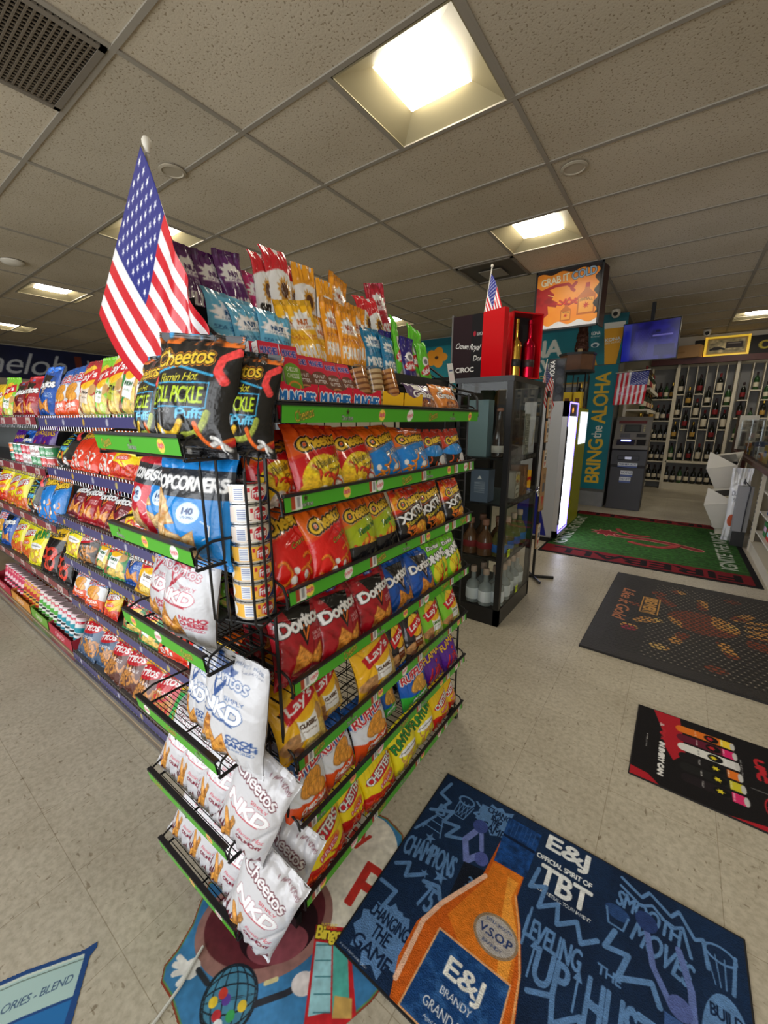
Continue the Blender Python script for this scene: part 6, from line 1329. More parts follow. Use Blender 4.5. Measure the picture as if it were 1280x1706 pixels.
# barrel-top stand with bronze statue
e = empty('barrel_display', (-1.14, 5.55, 1.66), label='octagonal wooden barrel display with black rims above the fridges', cat='display')
P = [(.2 * math.cos(R(22.5 + 45 * k)), .2 * math.sin(R(22.5 + 45 * k))) for k in range(8)]
MB().prism(P, .20, .38).build('barrel_body', WOOD, e); MB().prism([(x * 1.05, y * 1.05) for x, y in P], .18, .205).build('lower_rim', BLKP, e); MB().prism([(x * 1.06, y * 1.06) for x, y in P], .375, .40).build('upper_rim', BLKP, e); q = MB(); q.tube([(.12, -.05, -.239), (.12, -.05, .19)], .01); q.tube([(-.12, .05, -.239), (-.12, .05, .19)], .01); q.build('stem', BLKM, e)
e = empty('novelty_bottle', (-1.10, 5.52, 2.061), label='dark bumpy bronze novelty bottle standing on the wooden barrel', cat='bottle')
q = MB(); q.lathe([(.05, 0), (.075, .02), (.08, .08), (.06, .13), (.07, .18), (.045, .25), (.05, .3), (.02, .33), (0, .34)], n=20); o = q.build('statue_body', mat('dark_bronze', (.08, .03, .02), .2, .6, bump=1.0, bscale=60), e)
t = bpy.data.textures.new('knobs', 'VORONOI'); t.noise_scale = .02; md = o.modifiers.new('sub', 'SUBSURF'); md.levels = md.render_levels = 2; md = o.modifiers.new('disp', 'DISPLACE'); md.texture = t; md.strength = .02; MB().lathe([(.02, .0), (.03, .004), (.03, .04), (.02, .045)], 0, -.062, -.0, 12).build('label', mat('cream_label', srgb(200, 170, 120), .5), e)
# vodka banner
e = empty('fabric_banner', (-1.19, 4.84, 1.472), label='dark fabric banner with vertical white lettering beside the barrel', cat='banner')
c = Cv(60, 200, .16 / .46, (40, 44, 54)); c.text('WHEATLEY VODKA', .2, .5, .92 / c.asp, .11, Wt, rot=90, bold=1)
for k in range(5): m_ = c.ell(.72, .1 + k * .2, .2, .08, (58, 62, 74), 20 * k)
panel('banner_cloth', c, (-.08, 0, 0), (.16, 0, 0), (0, 0, .46), .0, e, m=M_cloth, bend=lambda u, v: .012 * np.sin(v * 14 + u * 3) * u); MB().tube([(-.085, .006, .0), (-.085, .006, .462), (.085, .006, .462), (.085, .006, .0)], .005).build('rod', BLKM, e)
# cardboard display stand between cabinet and fridge
e = empty('clip_display', (-.845, 3.26, 0), label='cardboard clip display on a black foot between cabinet and fridge', cat='display stand')
q = MB(); q.tube([(0, 0, .02), (0, 0, 1.5)], .012); q.tube([(-.08, -.0, .012), (.14, .1, .012)], .012); q.tube([(-.06, .1, .012), (.08, -.08, .012)], .01); q.build('stand', BLKM, e)
for i, (z, h, w, t_) in enumerate(((1.30, .15, .06, 'STATE'), (1.12, .16, .06, 'STATE'), (.92, .14, .07, 'SAVE'), (.58, .34, .10, 'VODKA'), (.27, .2, .07, '2 FOR'))):
    c = Cv(30, 60, w / h, (176, 140, 96) if i == 3 else (222, 216, 204)); c.text(t_, .5, .8, .7, .12, (60, 60, 66)); c.poly([(.2, .35), (.8, .35), (.5, .08)], (190, 60, 50) if i > 1 else (140, 110, 80)); c.rect(.2, .45, .8, .66, (90, 96, 110)); c.rect(0, 0, 1, .05, (150, 110, 60))
    panel('hanging_card', c, (.016, -.03, z), (0.0, w, 0), (0, 0, h), .012, e, sidecol=(170, 130, 90))

# ---------------------------------------------------------------- right-hand counter
e = empty('counter_gondola', (.86, 5.3, 0), label='white counter shelving with a clear-fronted top at the right edge', cat='counter'); PR = Vector((.86, 5.3, 0)); TR = Matrix.Translation(-PR)
MB().box(.90, 1.3, 2.9, 6.9, 0, .80).xf(TR).build('back_board', CREAM, e); MB().box(.70, .90, 2.9, 5.32, .0, .10).xf(TR).build('plinth', CREAM, e)
MB().box(.69, .72, 5.28, 5.34, .0, .80).xf(TR).build('end_upright', CREAM, e); q = MB()
for k in range(15): q.box(.688, .692, 5.295, 5.325, .12 + k * .045, .14 + k * .045)
q.xf(TR).build('upright_slots', BLKM, e)
MB().box(.66, 1.3, 2.9, 8.1, .80, .84).xf(TR).build('counter_top', DWOOD, e)
for z in (.22, .42, .62): MB().box(.72, .90, 2.9, 5.28, z - .015, z).xf(TR).build('shelf', WHITE, e)
q = MB(); q.box(.70, .706, 2.9, 8.05, .84, 1.28); q.xf(TR).build('clear_guard', ACRY, e)
q = MB()
for y in (3.6, 4.4, 5.2, 6.0, 6.9, 8.0): q.box(.698, .71, y, y + .012, .84, 1.28)
q.xf(TR).build('guard_posts', ACRY, e); MB().box(.70, 1.0, 2.9, 8.05, 1.28, 1.288).xf(TR).build('guard_top', ACRY, e)
MB().box(.88, 1.28, 5.4, 8.0, .0, .8).xf(TR).build('counter_panel', CREAM, e)
cw = [(236, 190, 40), (40, 120, 60), (190, 40, 40), (30, 60, 110), (226, 226, 220), (220, 130, 40)]
def smallbox(x, y, z, w, d, h, col, lab, group, rz=0, word=None):
    e2 = empty('packaged_box', (x, y, z), (0, 0, R(rz)), lab, 'packaged box', group); c = Cv(30, 24, d / h, col); c.rect(.1, .35, .9, .7, tuple(255 - v * .6 for v in col)); 
    if word: c.text(word, .5, .52, .7, .25, col)
    panel('box_print', c, (-w / 2 - .0006, d / 2, 0), (0, -d, 0), (0, 0, h), .0005, e2); MB().box(-w / 2, w / 2, -d / 2, d / 2, 0, h).build('box_body', mat('bx%d_%d' % (col[0], col[1]), srgb(*col), .5), e2)
ow = ['first', 'second', 'third', 'fourth', 'fifth', 'sixth', 'seventh', 'eighth', 'ninth', 'tenth', 'eleventh', 'twelfth', 'thirteenth', 'fourteenth']
cn = ['yellow', 'green', 'red', 'navy', 'white', 'orange']
for j, z in enumerate((.22, .42, .62)):
    for i in range(12): smallbox(.81, 3.05 + i * .18, z + .001, .12, .15, .07 + .03 * ((i * 7 + j) % 3), cw[(i * 5 + j * 2) % 6], '%s packaged box on the %s counter shelf, %s from the near end' % (cn[(i * 5 + j * 2) % 6], ['lowest', 'middle', 'upper'][j], ow[i]), 'packaged boxes on the counter shelves')
for i in range(14): smallbox(.80, 3.1 + i * .34, .841, .12, .2, .08 + .05 * (i % 3), cw[(0, 5, 4, 3)[i % 4]], '%s packaged box behind the clear guard, %s from the near end' % (cn[(0, 5, 4, 3)[i % 4]], ow[i]), 'packaged boxes on the counter top')
for i in range(12):
    o = bpy.data.objects.new('liquor_bottle', LM[i % 3][0]); COL.objects.link(o); o.location = (.93, 5.3 + i * .2, .841); tag(o, LM[i % 3][1] + ' on the counter behind the guard, %s along' % ow[i], 'liquor bottle', 'liquor bottles on the counter top')
# grey locker and flour bag at the end of the counter
e = empty('grey_case', (.605, 5.42, .16), (R(-4), 0, R(0)), 'tall grey metal case with a black cord leaning at the counter end', 'case')
MB().box(-.055, .06, -.05, .10, 0, .47, .006).build('case_body', mat('case_grey', (.27, .27, .28), .45), e); MB().tube([(.02, -.058, .0), (.022, -.058, .3), (.03, -.058, .46), (-.02, -.04, .52)], .005).build('cord', BLKP, e)
MB().box(-.05, .055, -.03, .08, -.16, .0).build('case_stand', BLKM, e)
e = empty('paper_sack', (.575, 5.60, .0), label='white sack of packaged goods behind the grey case', cat='sack'); c = Cv(70, 100, .5, (222, 222, 220)); c.text('DUTCH', .5, .66, .7, .06, (60, 60, 70)); c.text('MASTERS', .5, .58, .6, .05, (60, 60, 70)); c.poly([(.6, .8), (.75, .78), (.7, .88)], (40, 40, 50)); m_ = c.ell(.3, .3, .2, .08, (190, 90, 60))
me = bag_mesh('sack_body', c, .17, .80, .10, seed=5, m=M_gloss); o = bpy.data.objects.new('sack_body', me); COL.objects.link(o); o.parent = e
# two tilt-out wine bins
for i, (x, y, z) in enumerate(((.44, 6.3, .45), (.46, 5.95, .07))):
    e = empty('wine_bin', (x, y, z), (0, 0, 0), ['upper', 'lower'][i] + ' white tilted wine bin holding a black bottle box', 'wine bin')
    q = MB(); T = .012
    a = math.radians(24); M_ = Matrix.Rotation(0, 4, 'Z')
    # sloped open-top bin, narrow foot
    top = [(-.15, -.16, .27), (.13, -.18, .33), (.19, .14, .47), (-.11, .16, .41)]; bot = [(-.02, -.1, .0), (.14, -.1, .02), (.16, .1, .02), (0, .1, .0)]
    q.add(top + bot, [(0, 1, 5, 4)[::-1], (1, 2, 6, 5)[::-1], (2, 3, 7, 6)[::-1], (3, 0, 4, 7)[::-1], (4, 5, 6, 7)[::-1]]); inn = [(x_ * .93 + .002, y_ * .93, z_ - .002 if z_ > .3 else z_ + .2) for x_, y_, z_ in top + bot]
    q.add(inn, [(0, 1, 5, 4), (1, 2, 6, 5), (2, 3, 7, 6), (3, 0, 4, 7), (4, 5, 6, 7)]); q.add(top + inn[:4], [(0, 1, 5, 4), (1, 2, 6, 5), (2, 3, 7, 6), (3, 0, 4, 7)]); q.build('bin_body', WHITE, e)
    q = MB().box(-.12, .12, -.11, .11, -.02, .012); q.xf(Matrix.Translation((.01, -.01, .365)) @ Matrix.Rotation(R(-12), 4, 'Y') @ Matrix.Rotation(R(23), 4, 'X')); q.build('black_box', BLKP, e)
    q = MB().box(-.02, .11, -.10, -.03, .013, .018); q.xf(Matrix.Translation((.01, -.01, .365)) @ Matrix.Rotation(R(-12), 4, 'Y') @ Matrix.Rotation(R(23), 4, 'X')); q.build('box_label', CREAM if i else BLKM, e)
    if i == 0: MB().box(.0, .16, -.08, .08, -.46, .0).build('bin_post', CREAM, e)
    else: MB().box(.0, .14, -.08, .08, -.07, .02).build('bin_foot', CREAM, e)
e = empty('wooden_shelf_end', (.74, 8.4, 0), label='dark wooden shelf end with a white notice at the back right', cat='shelf end'); MB().box(-.05, .1, -.2, .3, 0, 1.35).build('end_panel', DWOOD, e)
c = Cv(50, 90, .4, (226, 224, 214)); c.text('WINE', .6, .8, .6, .06, (60, 40, 40)); c.text('SPECIALS', .5, .7, .8, .06, (60, 40, 40)); c.rect(.25, .1, .5, .5, (110, 100, 96)); panel('notice', c, (-.06, -.21, .85), (.22, 0, 0), (0, 0, .5), .004, e)

# ================================================================ mats and floor decals
def floormat(name, cv, x0, x1, y0, y1, rz, th, lab, cat='floor mat', m=M_rug, base=(20, 20, 24)):
    cx, cy = (x0 + x1) / 2, (y0 + y1) / 2; e = empty(name, (cx, cy, 0.0), (0, 0, R(rz)), lab, cat); w, d = (x1 - x0) / 2, (y1 - y0) / 2
    panel('printed_surface', cv, (-w, -d, th), (2 * w, 0, 0), (0, 2 * d, 0), 0, e, m=m)
    o = MB().box(-w - .004, w + .004, -d - .004, d + .004, 0.0005, th - .0004).build('rubber_base', mat('rubber_%d' % base[0], srgb(*base), .7), e)
    return e
BL, LB_ = (18, 36, 66), (92, 132, 182)
c = Cv(540, 400, .83 / .615, (22, 44, 76), seed=3); c.grain(c.X >= 0, .5, 3, (14, 28, 52))
def zig(P, w=.018): c.line(P, w, LB_)
zig([(.035, .95), (.02, .86), (.07, .84), (.045, .76), (.095, .79)]); zig([(.02, .74), (.10, .80), (.085, .72), (.145, .74), (.12, .66), (.17, .69)]); zig([(.01, .60), (.05, .72)], .014); zig([(.16, .93), (.2, .9), (.17, .86), (.22, .85)], .012)
c.line([(.10, .88), (.10, .79), (.145, .79), (.16, .88)], .006, LB_); m_ = c.ell(.125, .9, .035, .03, LB_); c.ell(.125, .9, .027, .02, (22, 44, 76))
for k in range(3): c.line([(.10 + k * .018, .89), (.12 + k * .014, .8)], .004, LB_); c.line([(.155 - k * .018, .89), (.13 - k * .01, .8)], .004, LB_)
c.text('B', .06, .77, .035, .065, LB_, bold=2); c.line([(.03, .63), (.05, .73), (.08, .73), (.105, .63)], .006, LB_); c.line([(.035, .65), (.1, .65)], .005, LB_); c.line([(.042, .69), (.095, .69)], .005, LB_)
c.text('CHAMPIONS', .105, .525, .19, .10, LB_, rot=8, bold=2, arch=.3); c.star(.075, .60, .03, LB_); c.star(.17, .47, .035, LB_); c.star(.12, .44, .022, LB_); zig([(.02, .40), (.06, .44), (.07, .38), (.115, .43)]); zig([(.13, .41), (.18, .43), (.2, .39)]); c.text('75', .165, .36, .045, .10, LB_, bold=2); c.star(.2, .26, .028, LB_)
zig([(.01, .30), (.07, .30), (.06, .22), (.12, .24), (.11, .15), (.17, .17)]); c.burst(.105, .128, .125, 11, LB_, .8, 1.1)
for t, y, w in (('CHANGING', .19, .14), ('THE', .13, .06), ('GAME', .065, .13)): c.text(t, .10, y, w, .05, BL, bold=1)
c.text('ENJOY RESPONSIBLY 2021', .06, .012, .1, .008, (200, 206, 216)); c.burst(.255, .89, .095, 12, LB_, .8, 1.2)
for t, y, w in (('CHANG', .93, .09), ('ING', .895, .04), ('THE', .87, .03), ('GAME', .83, .09)): c.text(t, .255, y, w, .034 if t != 'GAME' else .045, BL, bold=1)
# player shooting: simple figure without face
c.line([(.205, .77), (.185, .70), (.22, .61), (.245, .66)], .03, (110, 126, 190)); c.line([(.225, .78), (.25, .70)], .022, (110, 126, 190)); c.ell(.212, .81, .028, .036, (60, 76, 140)); c.ell(.262, .66, .024, .034, (80, 92, 160)); c.poly([(.215, .60), (.29, .62), (.30, .44), (.22, .42)], (20, 26, 40)); c.text('32', .27, .53, .04, .05, LB_, bold=1)
# bottle
Pb = [(.30, .90), (.405, .93), (.405, .60), (.44, .50), (.475, .36), (.50, .16), (.505, -.02), (.205, -.02), (.17, .12), (.17, .26), (.20, .36), (.285, .56)]
m_ = c.poly(Pb, (206, 96, 26)); c.poly([(.30, .68), (.40, .70), (.40, .60), (.43, .50), (.455, .36), (.46, .3), (.30, .30), (.24, .36), (.30, .58)], (222, 122, 34)); c.poly([(.36, .66), (.395, .66), (.39, .58), (.44, .46), (.45, .30), (.42, .3), (.38, .5)], (244, 160, 60)); c.line([(.295, .60), (.21, .38), (.185, .28), (.19, .06)], .02, (238, 190, 160)); c.line([(.40, .60), (.435, .50), (.475, .34), (.498, .1)], .008, (236, 170, 110))
m_ = c.poly([(.29, .95), (.415, .95), (.41, .70), (.30, .69)], (24, 62, 118)); c.grain(m_, .4, 40); 
for k in range(7): c.line([(.30 + k * .016, .86), (.30 + k * .016, .94)], .003, (50, 90, 150))
c.rect(.295, .835, .412, .85, (12, 30, 60)); c.ell(.385, .41, .068, .075, (150, 126, 100)); c.ell(.385, .41, .06, .066, (176, 170, 166)); c.text('V.S.O.P', .385, .41, .10, .03, (40, 60, 110), bold=1); c.text('EXTRA SMOOTH', .385, .45, .08, .012, (40, 60, 110)); c.text('BRANDY', .385, .37, .06, .012, (40, 60, 110))
m_ = c.poly([(.235, .30), (.462, .30), (.472, .0), (.225, .0)], (226, 170, 120)); m_ = c.poly([(.24, .293), (.458, .293), (.466, .007), (.23, .007)], (24, 66, 122)); c.grain(m_, .6, 30, (60, 110, 170))
c.text('E&J', .35, .20, .11, .085, (236, 236, 230), bold=2); c.text('BRANDY', .35, .135, .09, .024, (226, 230, 236)); c.text('GRAND BLUE', .35, .075, .15, .03, (226, 230, 236)); c.text('Aged for Smoothness', .35, .035, .12, .015, (226, 230, 236))
c.text('E&J', .51, .93, .14, .10, (226, 230, 232), bold=3); c.text('OFFICIAL SPIRIT OF', .51, .845, .18, .024, (226, 230, 232), bold=1); c.text('TBT', .525, .765, .16, .10, (226, 230, 232), bold=3); c.text('THE BASKETBALL TOURNAMENT', .525, .695, .18, .015, (226, 230, 232))
zig([(.44, .78), (.43, .68), (.475, .72), (.47, .62), (.52, .68), (.53, .60), (.58, .66), (.6, .59), (.64, .64)]); c.text('LEVELING', .53, .525, .16, .08, LB_, rot=0, bold=2); c.text('UP', .545, .42, .09, .12, LB_, bold=3)
for x in (.49, .61): c.line([(x, .36), (x, .47)], .008, LB_); c.poly([(x - .012, .46), (x + .012, .46), (x, .50)], LB_)
c.line([(.455, .45), (.455, .6)], .01, LB_); zig([(.50, .32), (.56, .36), (.57, .28), (.63, .36), (.64, .28), (.68, .32)]); zig([(.52, .2), (.57, .24), (.58, .14), (.63, .2)]); c.star(.66, .1, .04, LB_); c.text('THE', .68, .55, .06, .035, LB_, bold=1); c.text('HUSTLE', .745, .42, .22, .17, LB_, rot=0, bold=3, arch=-.1); c.text('NEVER STOPS', .75, .2, .26, .12, LB_, bold=2)
c.text('SMOOTH', .76, .86, .17, .07, LB_, rot=-6, bold=2, arch=.2); c.text('MOVES', .80, .75, .15, .09, LB_, rot=-14, bold=2); zig([(.68, .97), (.74, .93), (.76, .97), (.82, .92), (.84, .96), (.88, .88), (.90, .9), (.91, .8)], .014); zig([(.68, .93), (.74, .89), (.77, .92), (.82, .87), (.85, .9), (.87, .8)], .012); zig([(.68, .72), (.66, .64), (.72, .66), (.7, .56), (.78, .62), (.8, .56)], .02); c.ell(.68, .80, .035, .03, (40, 70, 120)); c.line([(.65, .80), (.66, .74), (.70, .74), (.71, .80)], .008, LB_)
c.line([(.76, .80), (.78, .68), (.83, .58)], .022, (96, 116, 176)); c.line([(.84, .80), (.87, .68), (.875, .58)], .024, (96, 116, 176)); c.ell(.757, .835, .03, .04, (40, 60, 110)); c.ell(.845, .60, .028, .038, (84, 100, 160)); c.poly([(.81, .56), (.90, .56), (.89, .3), (.82, .3)], (60, 92, 150)); c.text('ARMY', .855, .49, .07, .035, Wt, bold=1); c.text('23', .86, .42, .04, .05, (200, 210, 226), bold=1)
c.ell(.94, .88, .04, .035, LB_); c.ell(.94, .88, .033, .026, (22, 44, 76)); 
for k in range(4): c.line([(.905 + k * .022, .87), (.925 + k * .012, .76)], .004, LB_)
c.ell(.945, .56, .055, .18, LB_); 
for t, y, w in (('BUILD', .67, .07), ('ING', .61, .04), ('A', .55, .02), ('LEGACY', .47, .085)): c.text(t, .945, y, w, .04, BL, bold=1)
zig([(.965, .76), (.975, .9)], .012)
c.grain(c.X >= 0, .10, 60)
floormat('floor_mat', c, -.535, .295, .53, 1.142, 0, .006, 'large blue printed floor mat with an amber bottle and sports lettering')
# fighter drinks mat (text runs along -y)
c = Cv(360, 170, .95 / .45, (26, 24, 26), seed=5)
c.poly([(.06, 1), (.16, 1), (.18, .5), (.14, .36), (.11, .5), (.10, .7)], (176, 34, 46)); c.poly([(0, 0), (.10, 0), (.06, .08), (0, .1)], (176, 34, 46)); c.poly([(.3, 0), (.75, 0), (.6, .06), (.4, .05)], (176, 34, 46)); c.poly([(.75, 1), (1, 1), (1, .9)], (176, 34, 46))
c.text('IN EVERY CAN', .10, .33, .42 / c.asp * 1.0, .035, (230, 230, 230), rot=-90, bold=2, shear=.1); c.text('Fight', .10, .66, .16 / c.asp, .04, (190, 44, 54), rot=-90, shear=.3, bold=1); c.text('&', .095, .80, .05 / c.asp, .035, (230, 230, 230), rot=-90); c.text('STRENGTH', .045, .5, .18 / c.asp, .008, (200, 200, 200), rot=-90)
CC = [((226, 120, 40), (240, 210, 60)), ((100, 30, 50), (220, 40, 110)), ((226, 226, 222), (220, 220, 220)), ((30, 28, 30), (230, 120, 40)), ((34, 34, 34), (210, 200, 50)), ((36, 30, 34), (220, 50, 110))]
for i, (a, b_) in enumerate(CC):
    y = .84 - i * .125; xo = .165 + .004 * i; c.rect(xo, y - .05, xo + .18, y + .05, a); c.ell(xo, y, .02, .05, a); c.rect(xo + .135, y - .05, xo + .175, y + .05, b_); c.ell(xo + .175, y, .008, .05, (200, 200, 200)); c.ell(xo + .105, y, .025, .045, (20, 20, 20)); blob(c, xo + .10, y, .03, (230, 210, 50) if i > 1 else (200, 40, 50), 6, .5); c.text('ENERGY', xo + .14, y, .08 / c.asp, .012, Wt, rot=-90); c.text('KILLER', xo + .05, y + .0, .07 / c.asp, .012, (60, 60, 60) if i == 2 else Wt, rot=-90)
c.text('UFC', .42, .66, .26 / c.asp, .055, (190, 40, 50), rot=-90, bold=3, shear=.1); c.line([(.38, .4), (.48, .4)], .004, (150, 150, 150)); c.ell(.44, .25, .03, .12, (190, 40, 50)); c.ell(.44, .25, .026, .10, (26, 24, 26)); blob(c, .44, .25, .05, (190, 40, 50), 6, .5); c.text('UNLEASH', .36, .6, .2 / c.asp, .01, (200, 200, 200), rot=-90)
c.text('CHAMPIONS', .62, .5, .7 / c.asp, .08, (60, 56, 60), rot=-90)
floormat('floor_mat', c, .008, .958, 1.55, 2.0, 0, .005, 'black printed floor mat with a row of colored drink cans, at right', base=(24, 22, 24))
# perforated rubber mat
c = Cv(420, 440, 1.0, (44, 42, 42), seed=6); 
yel = np.zeros((c.H, c.W), bool)
def yb(P, w): 
    global yel; yel |= c.line(P, w, K, draw=False)
yel |= c.ell(.40, .52, .13, .12, K, draw=False)
for k in range(9):
    a = R(k * 40 + 10); yb([(.40 + .19 * math.cos(a), .52 + .18 * math.sin(a)), (.40 + .27 * math.cos(a), .52 + .27 * math.sin(a))], .045)
for k in range(6): yb([(.56, .40 + k * .05), (.88, .32 + k * .09)], .028)
for x, y in ((.14, .30), (.26, .18), (.44, .12), (.64, .10), (.84, .12), (.3, .86), (.52, .88), (.75, .9), (.22, .78), (.2, .42), (.9, .6)): yel |= c.ell(x, y, .035, .025, K, draw=False)
n_ = vnoise(c.H, c.W, 9, c.rng); c.put(yel, (198, 142, 70)); c.put(yel & (n_ > .62), (130, 60, 36)); c.put(yel & (n_ < .2), (206, 170, 96)); c.ell(.14, .28, .03, .025, (150, 40, 60))
q_ = np.zeros_like(yel)
gx = (c.X * 46); gy = (c.Y * 46); off = (np.floor(gy) % 2) * .5; dd = ((gx + off) % 1 - .5) ** 2 + ((gy % 1) - .5) ** 2
inn = (c.X > .06) & (c.X < .95) & (c.Y > .06) & (c.Y < .94); c.put((dd > .155) & inn & yel, (40, 36, 34)); c.put((dd < .02) & inn & ~yel & (c.X > .2), (150, 142, 128)); c.put((dd > .2) & inn & ~yel, (26, 25, 25))
c.rect(.155, .48, .235, .70, (36, 33, 32)); c.text('BREWERY', .195, .59, .2, .05, (190, 140, 70), rot=-90, bold=2); c.text('Like it Gold', .09, .55, .40, .055, (180, 110, 70), rot=-90, shear=.3, bold=1)
c.line([(.16, .49), (.23, .49), (.23, .69), (.16, .69), (.16, .49)], .006, (190, 140, 70))
floormat('floor_mat', c, -.30, 1.12, 2.36, 3.80, -1.5, .012, 'black perforated rubber mat with golden pattern, between carpet and drink mat', m=mat('printed_rubber', rough=.5, attr=True, bump=.5, bscale=120), base=(34, 32, 32))
# carpet
c = Cv(380, 460, 1.68 / 2.16, (44, 84, 34), seed=8); c.grain(c.X >= 0, .35, 90); 
for k in range(24): c.rect(.0, .14 + k * .032, 1, .142 + k * .032, (74, 106, 60))
c.rect(0, 0, 1, .125, (120, 26, 34)); c.rect(0, .9, 1, 1, (120, 26, 34)); c.rect(0, 0, 1, .012, (24, 20, 22)); c.rect(.975, 0, 1, 1, (26, 24, 26)); c.rect(0, 0, .012, 1, (26, 24, 26))
c.text('FIREBALL', .5, .065, .86, .075, (26, 16, 18), rot=180, bold=3); c.text('FIREBALL', .5, .95, .86, .06, (26, 16, 18), rot=180, bold=2)
c.text('IGNITE THE NIGHT', .90, .5, .66 / c.asp, .055, (190, 196, 180), rot=90, bold=1); c.text('IGNITE THE NIGHT', .07, .5, .66 / c.asp, .055, (190, 196, 180), rot=90, bold=1)
c.line([(.26, .50), (.36, .46), (.52, .47), (.66, .45), (.78, .40)], .05, (190, 120, 110)); c.line([(.26, .50), (.36, .46), (.52, .47), (.66, .45), (.78, .40)], .036, (128, 40, 44)); blob(c, .28, .50, .075, (190, 120, 110), 9, .6); blob(c, .28, .50, .065, (128, 40, 44), 9, .6); puff(c, .58, .38, .2, .04, 20, (150, 60, 56), .3); puff(c, .42, .55, .16, .03, -30, (150, 60, 56), .3)
floormat('carpet', c, -1.04, .655, 4.08, 6.28, 1.0, .008, 'green carpet with dark red lettered borders in front of the cash machine', 'carpet', base=(20, 18, 20))
# lottery decal on the floor (cut-out)
def decal(cv, x0, y0, w, h, name, lab, rot=0):
    cx, cy = x0 + w / 2, y0 + h / 2
    o = panel(name, cv, (-w / 2, -h / 2, 0), (w, 0, 0), (0, h, 0), 0, None, m=mat('decal_print', rough=.4, attr=True), cut=True); o.location = (cx, cy, .0012); tag(o, lab, 'floor decal'); return o
DX0, DY0, DW, DH = -.96, .14, .60, .78
c = Cv(360, 468, DW / DH, (60, 120, 168), seed=9); U = lambda x, y: ((x - DX0) / DW, (y - DY0) / DH)
c.al[:] = 0
body = [U(*p) for p in [(-.90, .38), (-.925, .42), (-.86, .5), (-.82, .6), (-.80, .70), (-.76, .80), (-.70, .86), (-.62, .875), (-.55, .86), (-.52, .82), (-.47, .80), (-.40, .76), (-.38, .6), (-.40, .5), (-.44, .40), (-.52, .30), (-.60, .24), (-.70, .22), (-.78, .235), (-.82, .235), (-.845, .255), (-.85, .29), (-.87, .34)]]
m_ = c.poly(body, (140, 60, 40)); ms = m_.copy(); c.al[ms] = 1
for k in range(3): m_ = m_ & np.roll(m_, 2, 0) & np.roll(m_, -2, 0) & np.roll(m_, 2, 1) & np.roll(m_, -2, 1)
c.put(m_, (90, 140, 90))
for k in range(2): m_ = m_ & np.roll(m_, 2, 0) & np.roll(m_, -2, 0) & np.roll(m_, 2, 1) & np.roll(m_, -2, 1)
c.put(m_, (56, 116, 164)); c.grain(m_, .25, 4)
def dl(cx, cy, rx, ry, col, rot=0): a, b_ = U(cx, cy); return c.ell(a, b_, rx / DW, ry / DH, col, rot)
dl(-.73, .75, .13, .11, (226, 222, 208)); dl(-.63, .72, .12, .14, (232, 228, 216)); dl(-.54, .66, .13, .13, (226, 222, 208)); c.poly([U(-.60, .60), U(-.56, .58), U(-.62, .55)], (226, 222, 208))
a_, b_ = U(-.655, .765); c.text('ny', a_, b_, .10, .07, (196, 60, 50), bold=3, rot=5); a_, b_ = U(-.545, .675); c.text('P', a_, b_, .13, .15, (190, 50, 44), bold=4, rot=5)
dl(-.72, .46, .175, .125, (150, 110, 104), 45); dl(-.725, .465, .155, .105, (96, 40, 48), 45); m_ = dl(-.68, .47, .10, .075, (40, 20, 28), 45); dl(-.655, .445, .075, .04, (140, 74, 84), 45)
# hand
for k, (x, y) in enumerate(((-.845, .275), (-.84, .262), (-.825, .252), (-.80, .25))): c.line([U(-.785, .29), U(x + .015, y + .01)], .016, (226, 224, 222))
dl(-.785, .292, .02, .02, (226, 224, 222)); c.line([U(-.77, .30), U(-.73, .30)], .014, (40, 44, 54))
# cage
dl(-.665, .315, .062, .062, (70, 130, 160)); 
for k in range(7): a_, b_ = U(-.665, .315); m_ = c.ell(a_, b_, (.06 * abs(math.cos(k * .45)) + .003) / DW, .062 / DH, K, 45, draw=False); m2 = c.ell(a_, b_, max(.001, (.06 * abs(math.cos(k * .45)) + .003 - .0025)) / DW, .0595 / DH, K, 45, draw=False); c.put(m_ & ~m2, (26, 34, 44)); m_ = c.ell(a_, b_, .062 / DW, max(.002, .06 * abs(math.sin(k * .45))) / DH, K, 45, draw=False); m2 = c.ell(a_, b_, .0595 / DW, max(.001, .06 * abs(math.sin(k * .45)) - .0025) / DH, K, 45, draw=False); c.put(m_ & ~m2, (26, 34, 44))
for x, y, col in ((-.69, .29, (230, 200, 60)), (-.665, .282, (190, 50, 60)), (-.64, .30, (60, 160, 90)), (-.67, .31, (90, 60, 150)), (-.65, .275, (220, 226, 230)), (-.685, .312, (200, 60, 50)), (-.632, .325, (230, 200, 60))): dl(x, y, .010, .010, col)
c.line([U(-.61, .345), U(-.57, .395), U(-.555, .42)], .016, (40, 44, 54)); dl(-.548, .432, .028, .022, (216, 210, 210), 40); dl(-.535, .45, .02, .016, (216, 210, 210), 20); c.line([U(-.62, .38), U(-.605, .40)], .012, (210, 200, 150))
c.poly([U(-.605, .53), U(-.53, .575), U(-.405, .455), U(-.49, .375)], (190, 36, 44)); c.poly([U(-.58, .505), U(-.545, .525), U(-.465, .435), U(-.50, .40)], (150, 200, 210)); c.poly([U(-.545, .53), U(-.515, .55), U(-.43, .46), U(-.455, .43)], (80, 170, 160)); c.poly([U(-.475, .46), U(-.44, .48), U(-.42, .455), U(-.455, .43)], (196, 160, 90))
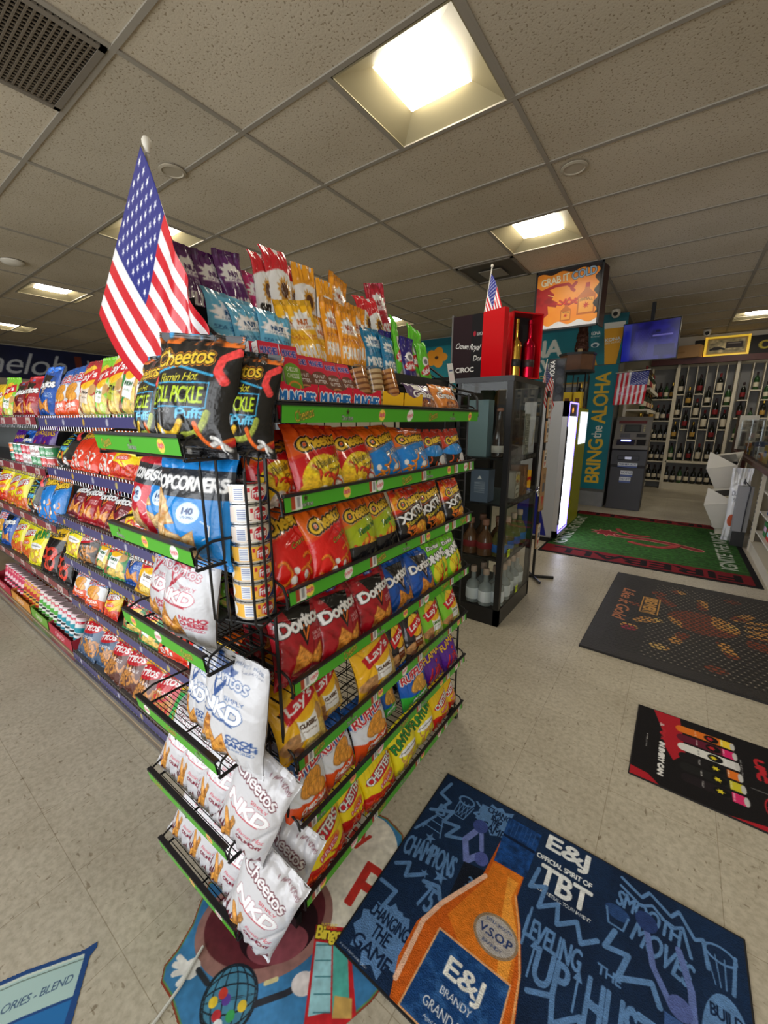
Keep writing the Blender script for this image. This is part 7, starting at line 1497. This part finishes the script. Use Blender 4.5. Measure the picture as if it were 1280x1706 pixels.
for k in range(5): c.line([U(-.575 + k * .02, .50 - k * .022), U(-.545 + k * .02, .522 - k * .022)], .003, (60, 120, 130))
a_, b_ = U(-.56, .535); c.text('Bingo!', a_, b_, .12, .045, (236, 214, 70), rot=30, out=K, ow=2, bold=2); a_, b_ = U(-.575, .548); c.text('INSTANT', a_, b_, .07, .014, (236, 214, 70), rot=30)
c.grain(c.X >= 0, .12, 50)
decal(c, DX0, DY0, DW, DH, 'floor_decal', 'blue cut-out bingo sticker with caged balls and raised ticket, under the rack')
# beer glass sticker at lower left
c = Cv(260, 200, 1.3, (30, 76, 140), seed=10); c.al[:] = 0
m_ = c.poly([(0, .80), (.25, .875), (.5, .925), (.84, .95), (.92, .99), (.93, .94), (.90, .88), (.94, .2), (.96, 0), (0, 0)], (28, 70, 130)); c.al[m_] = 1
c.poly([(0, .74), (.25, .815), (.5, .865), (.86, .90), (.875, .62), (.60, .59), (.3, .53), (0, .44)], (170, 200, 198)); c.line([(0, .75), (.25, .825), (.5, .875), (.85, .905)], .02, (200, 214, 206)); c.line([(0, .72), (.25, .795), (.5, .845), (.86, .875)], .008, (90, 110, 100))
c.text('SUGAR - 100 CALORIES - BLEND', .42, .67, .84, .06, (40, 70, 110), rot=9, shear=.2); c.poly([(0, .42), (.3, .51), (.6, .57), (.875, .60), (.89, 0), (0, 0)], (34, 110, 176)); c.ell(.36, .12, .30, .32, (240, 180, 20), 14)
for k in range(60): x, y = c.rng.random(2) * (.85, .5); c.ell(x, y, .008, .012, (150, 200, 220), a=.5)
o = decal(c, -1.184, -.1495, .34, .27, 'floor_decal', 'blue glass-shaped floor sticker with golden drink, cut by the lower left frame', 0); o.rotation_euler = (0, 0, R(51.5))
# white cord lying from under the side rack
o = MB().tube([(-.80, .33, .006), (-.79, .30, .005), (-.775, .26, .004), (-.765, .2, .004), (-.76, .12, .004)], .0035, 6).build('white_cord', mat('cord_white', srgb(210, 210, 204), .5)); tag(o, 'thin white cord on the floor sticker below the side rack', 'cord')
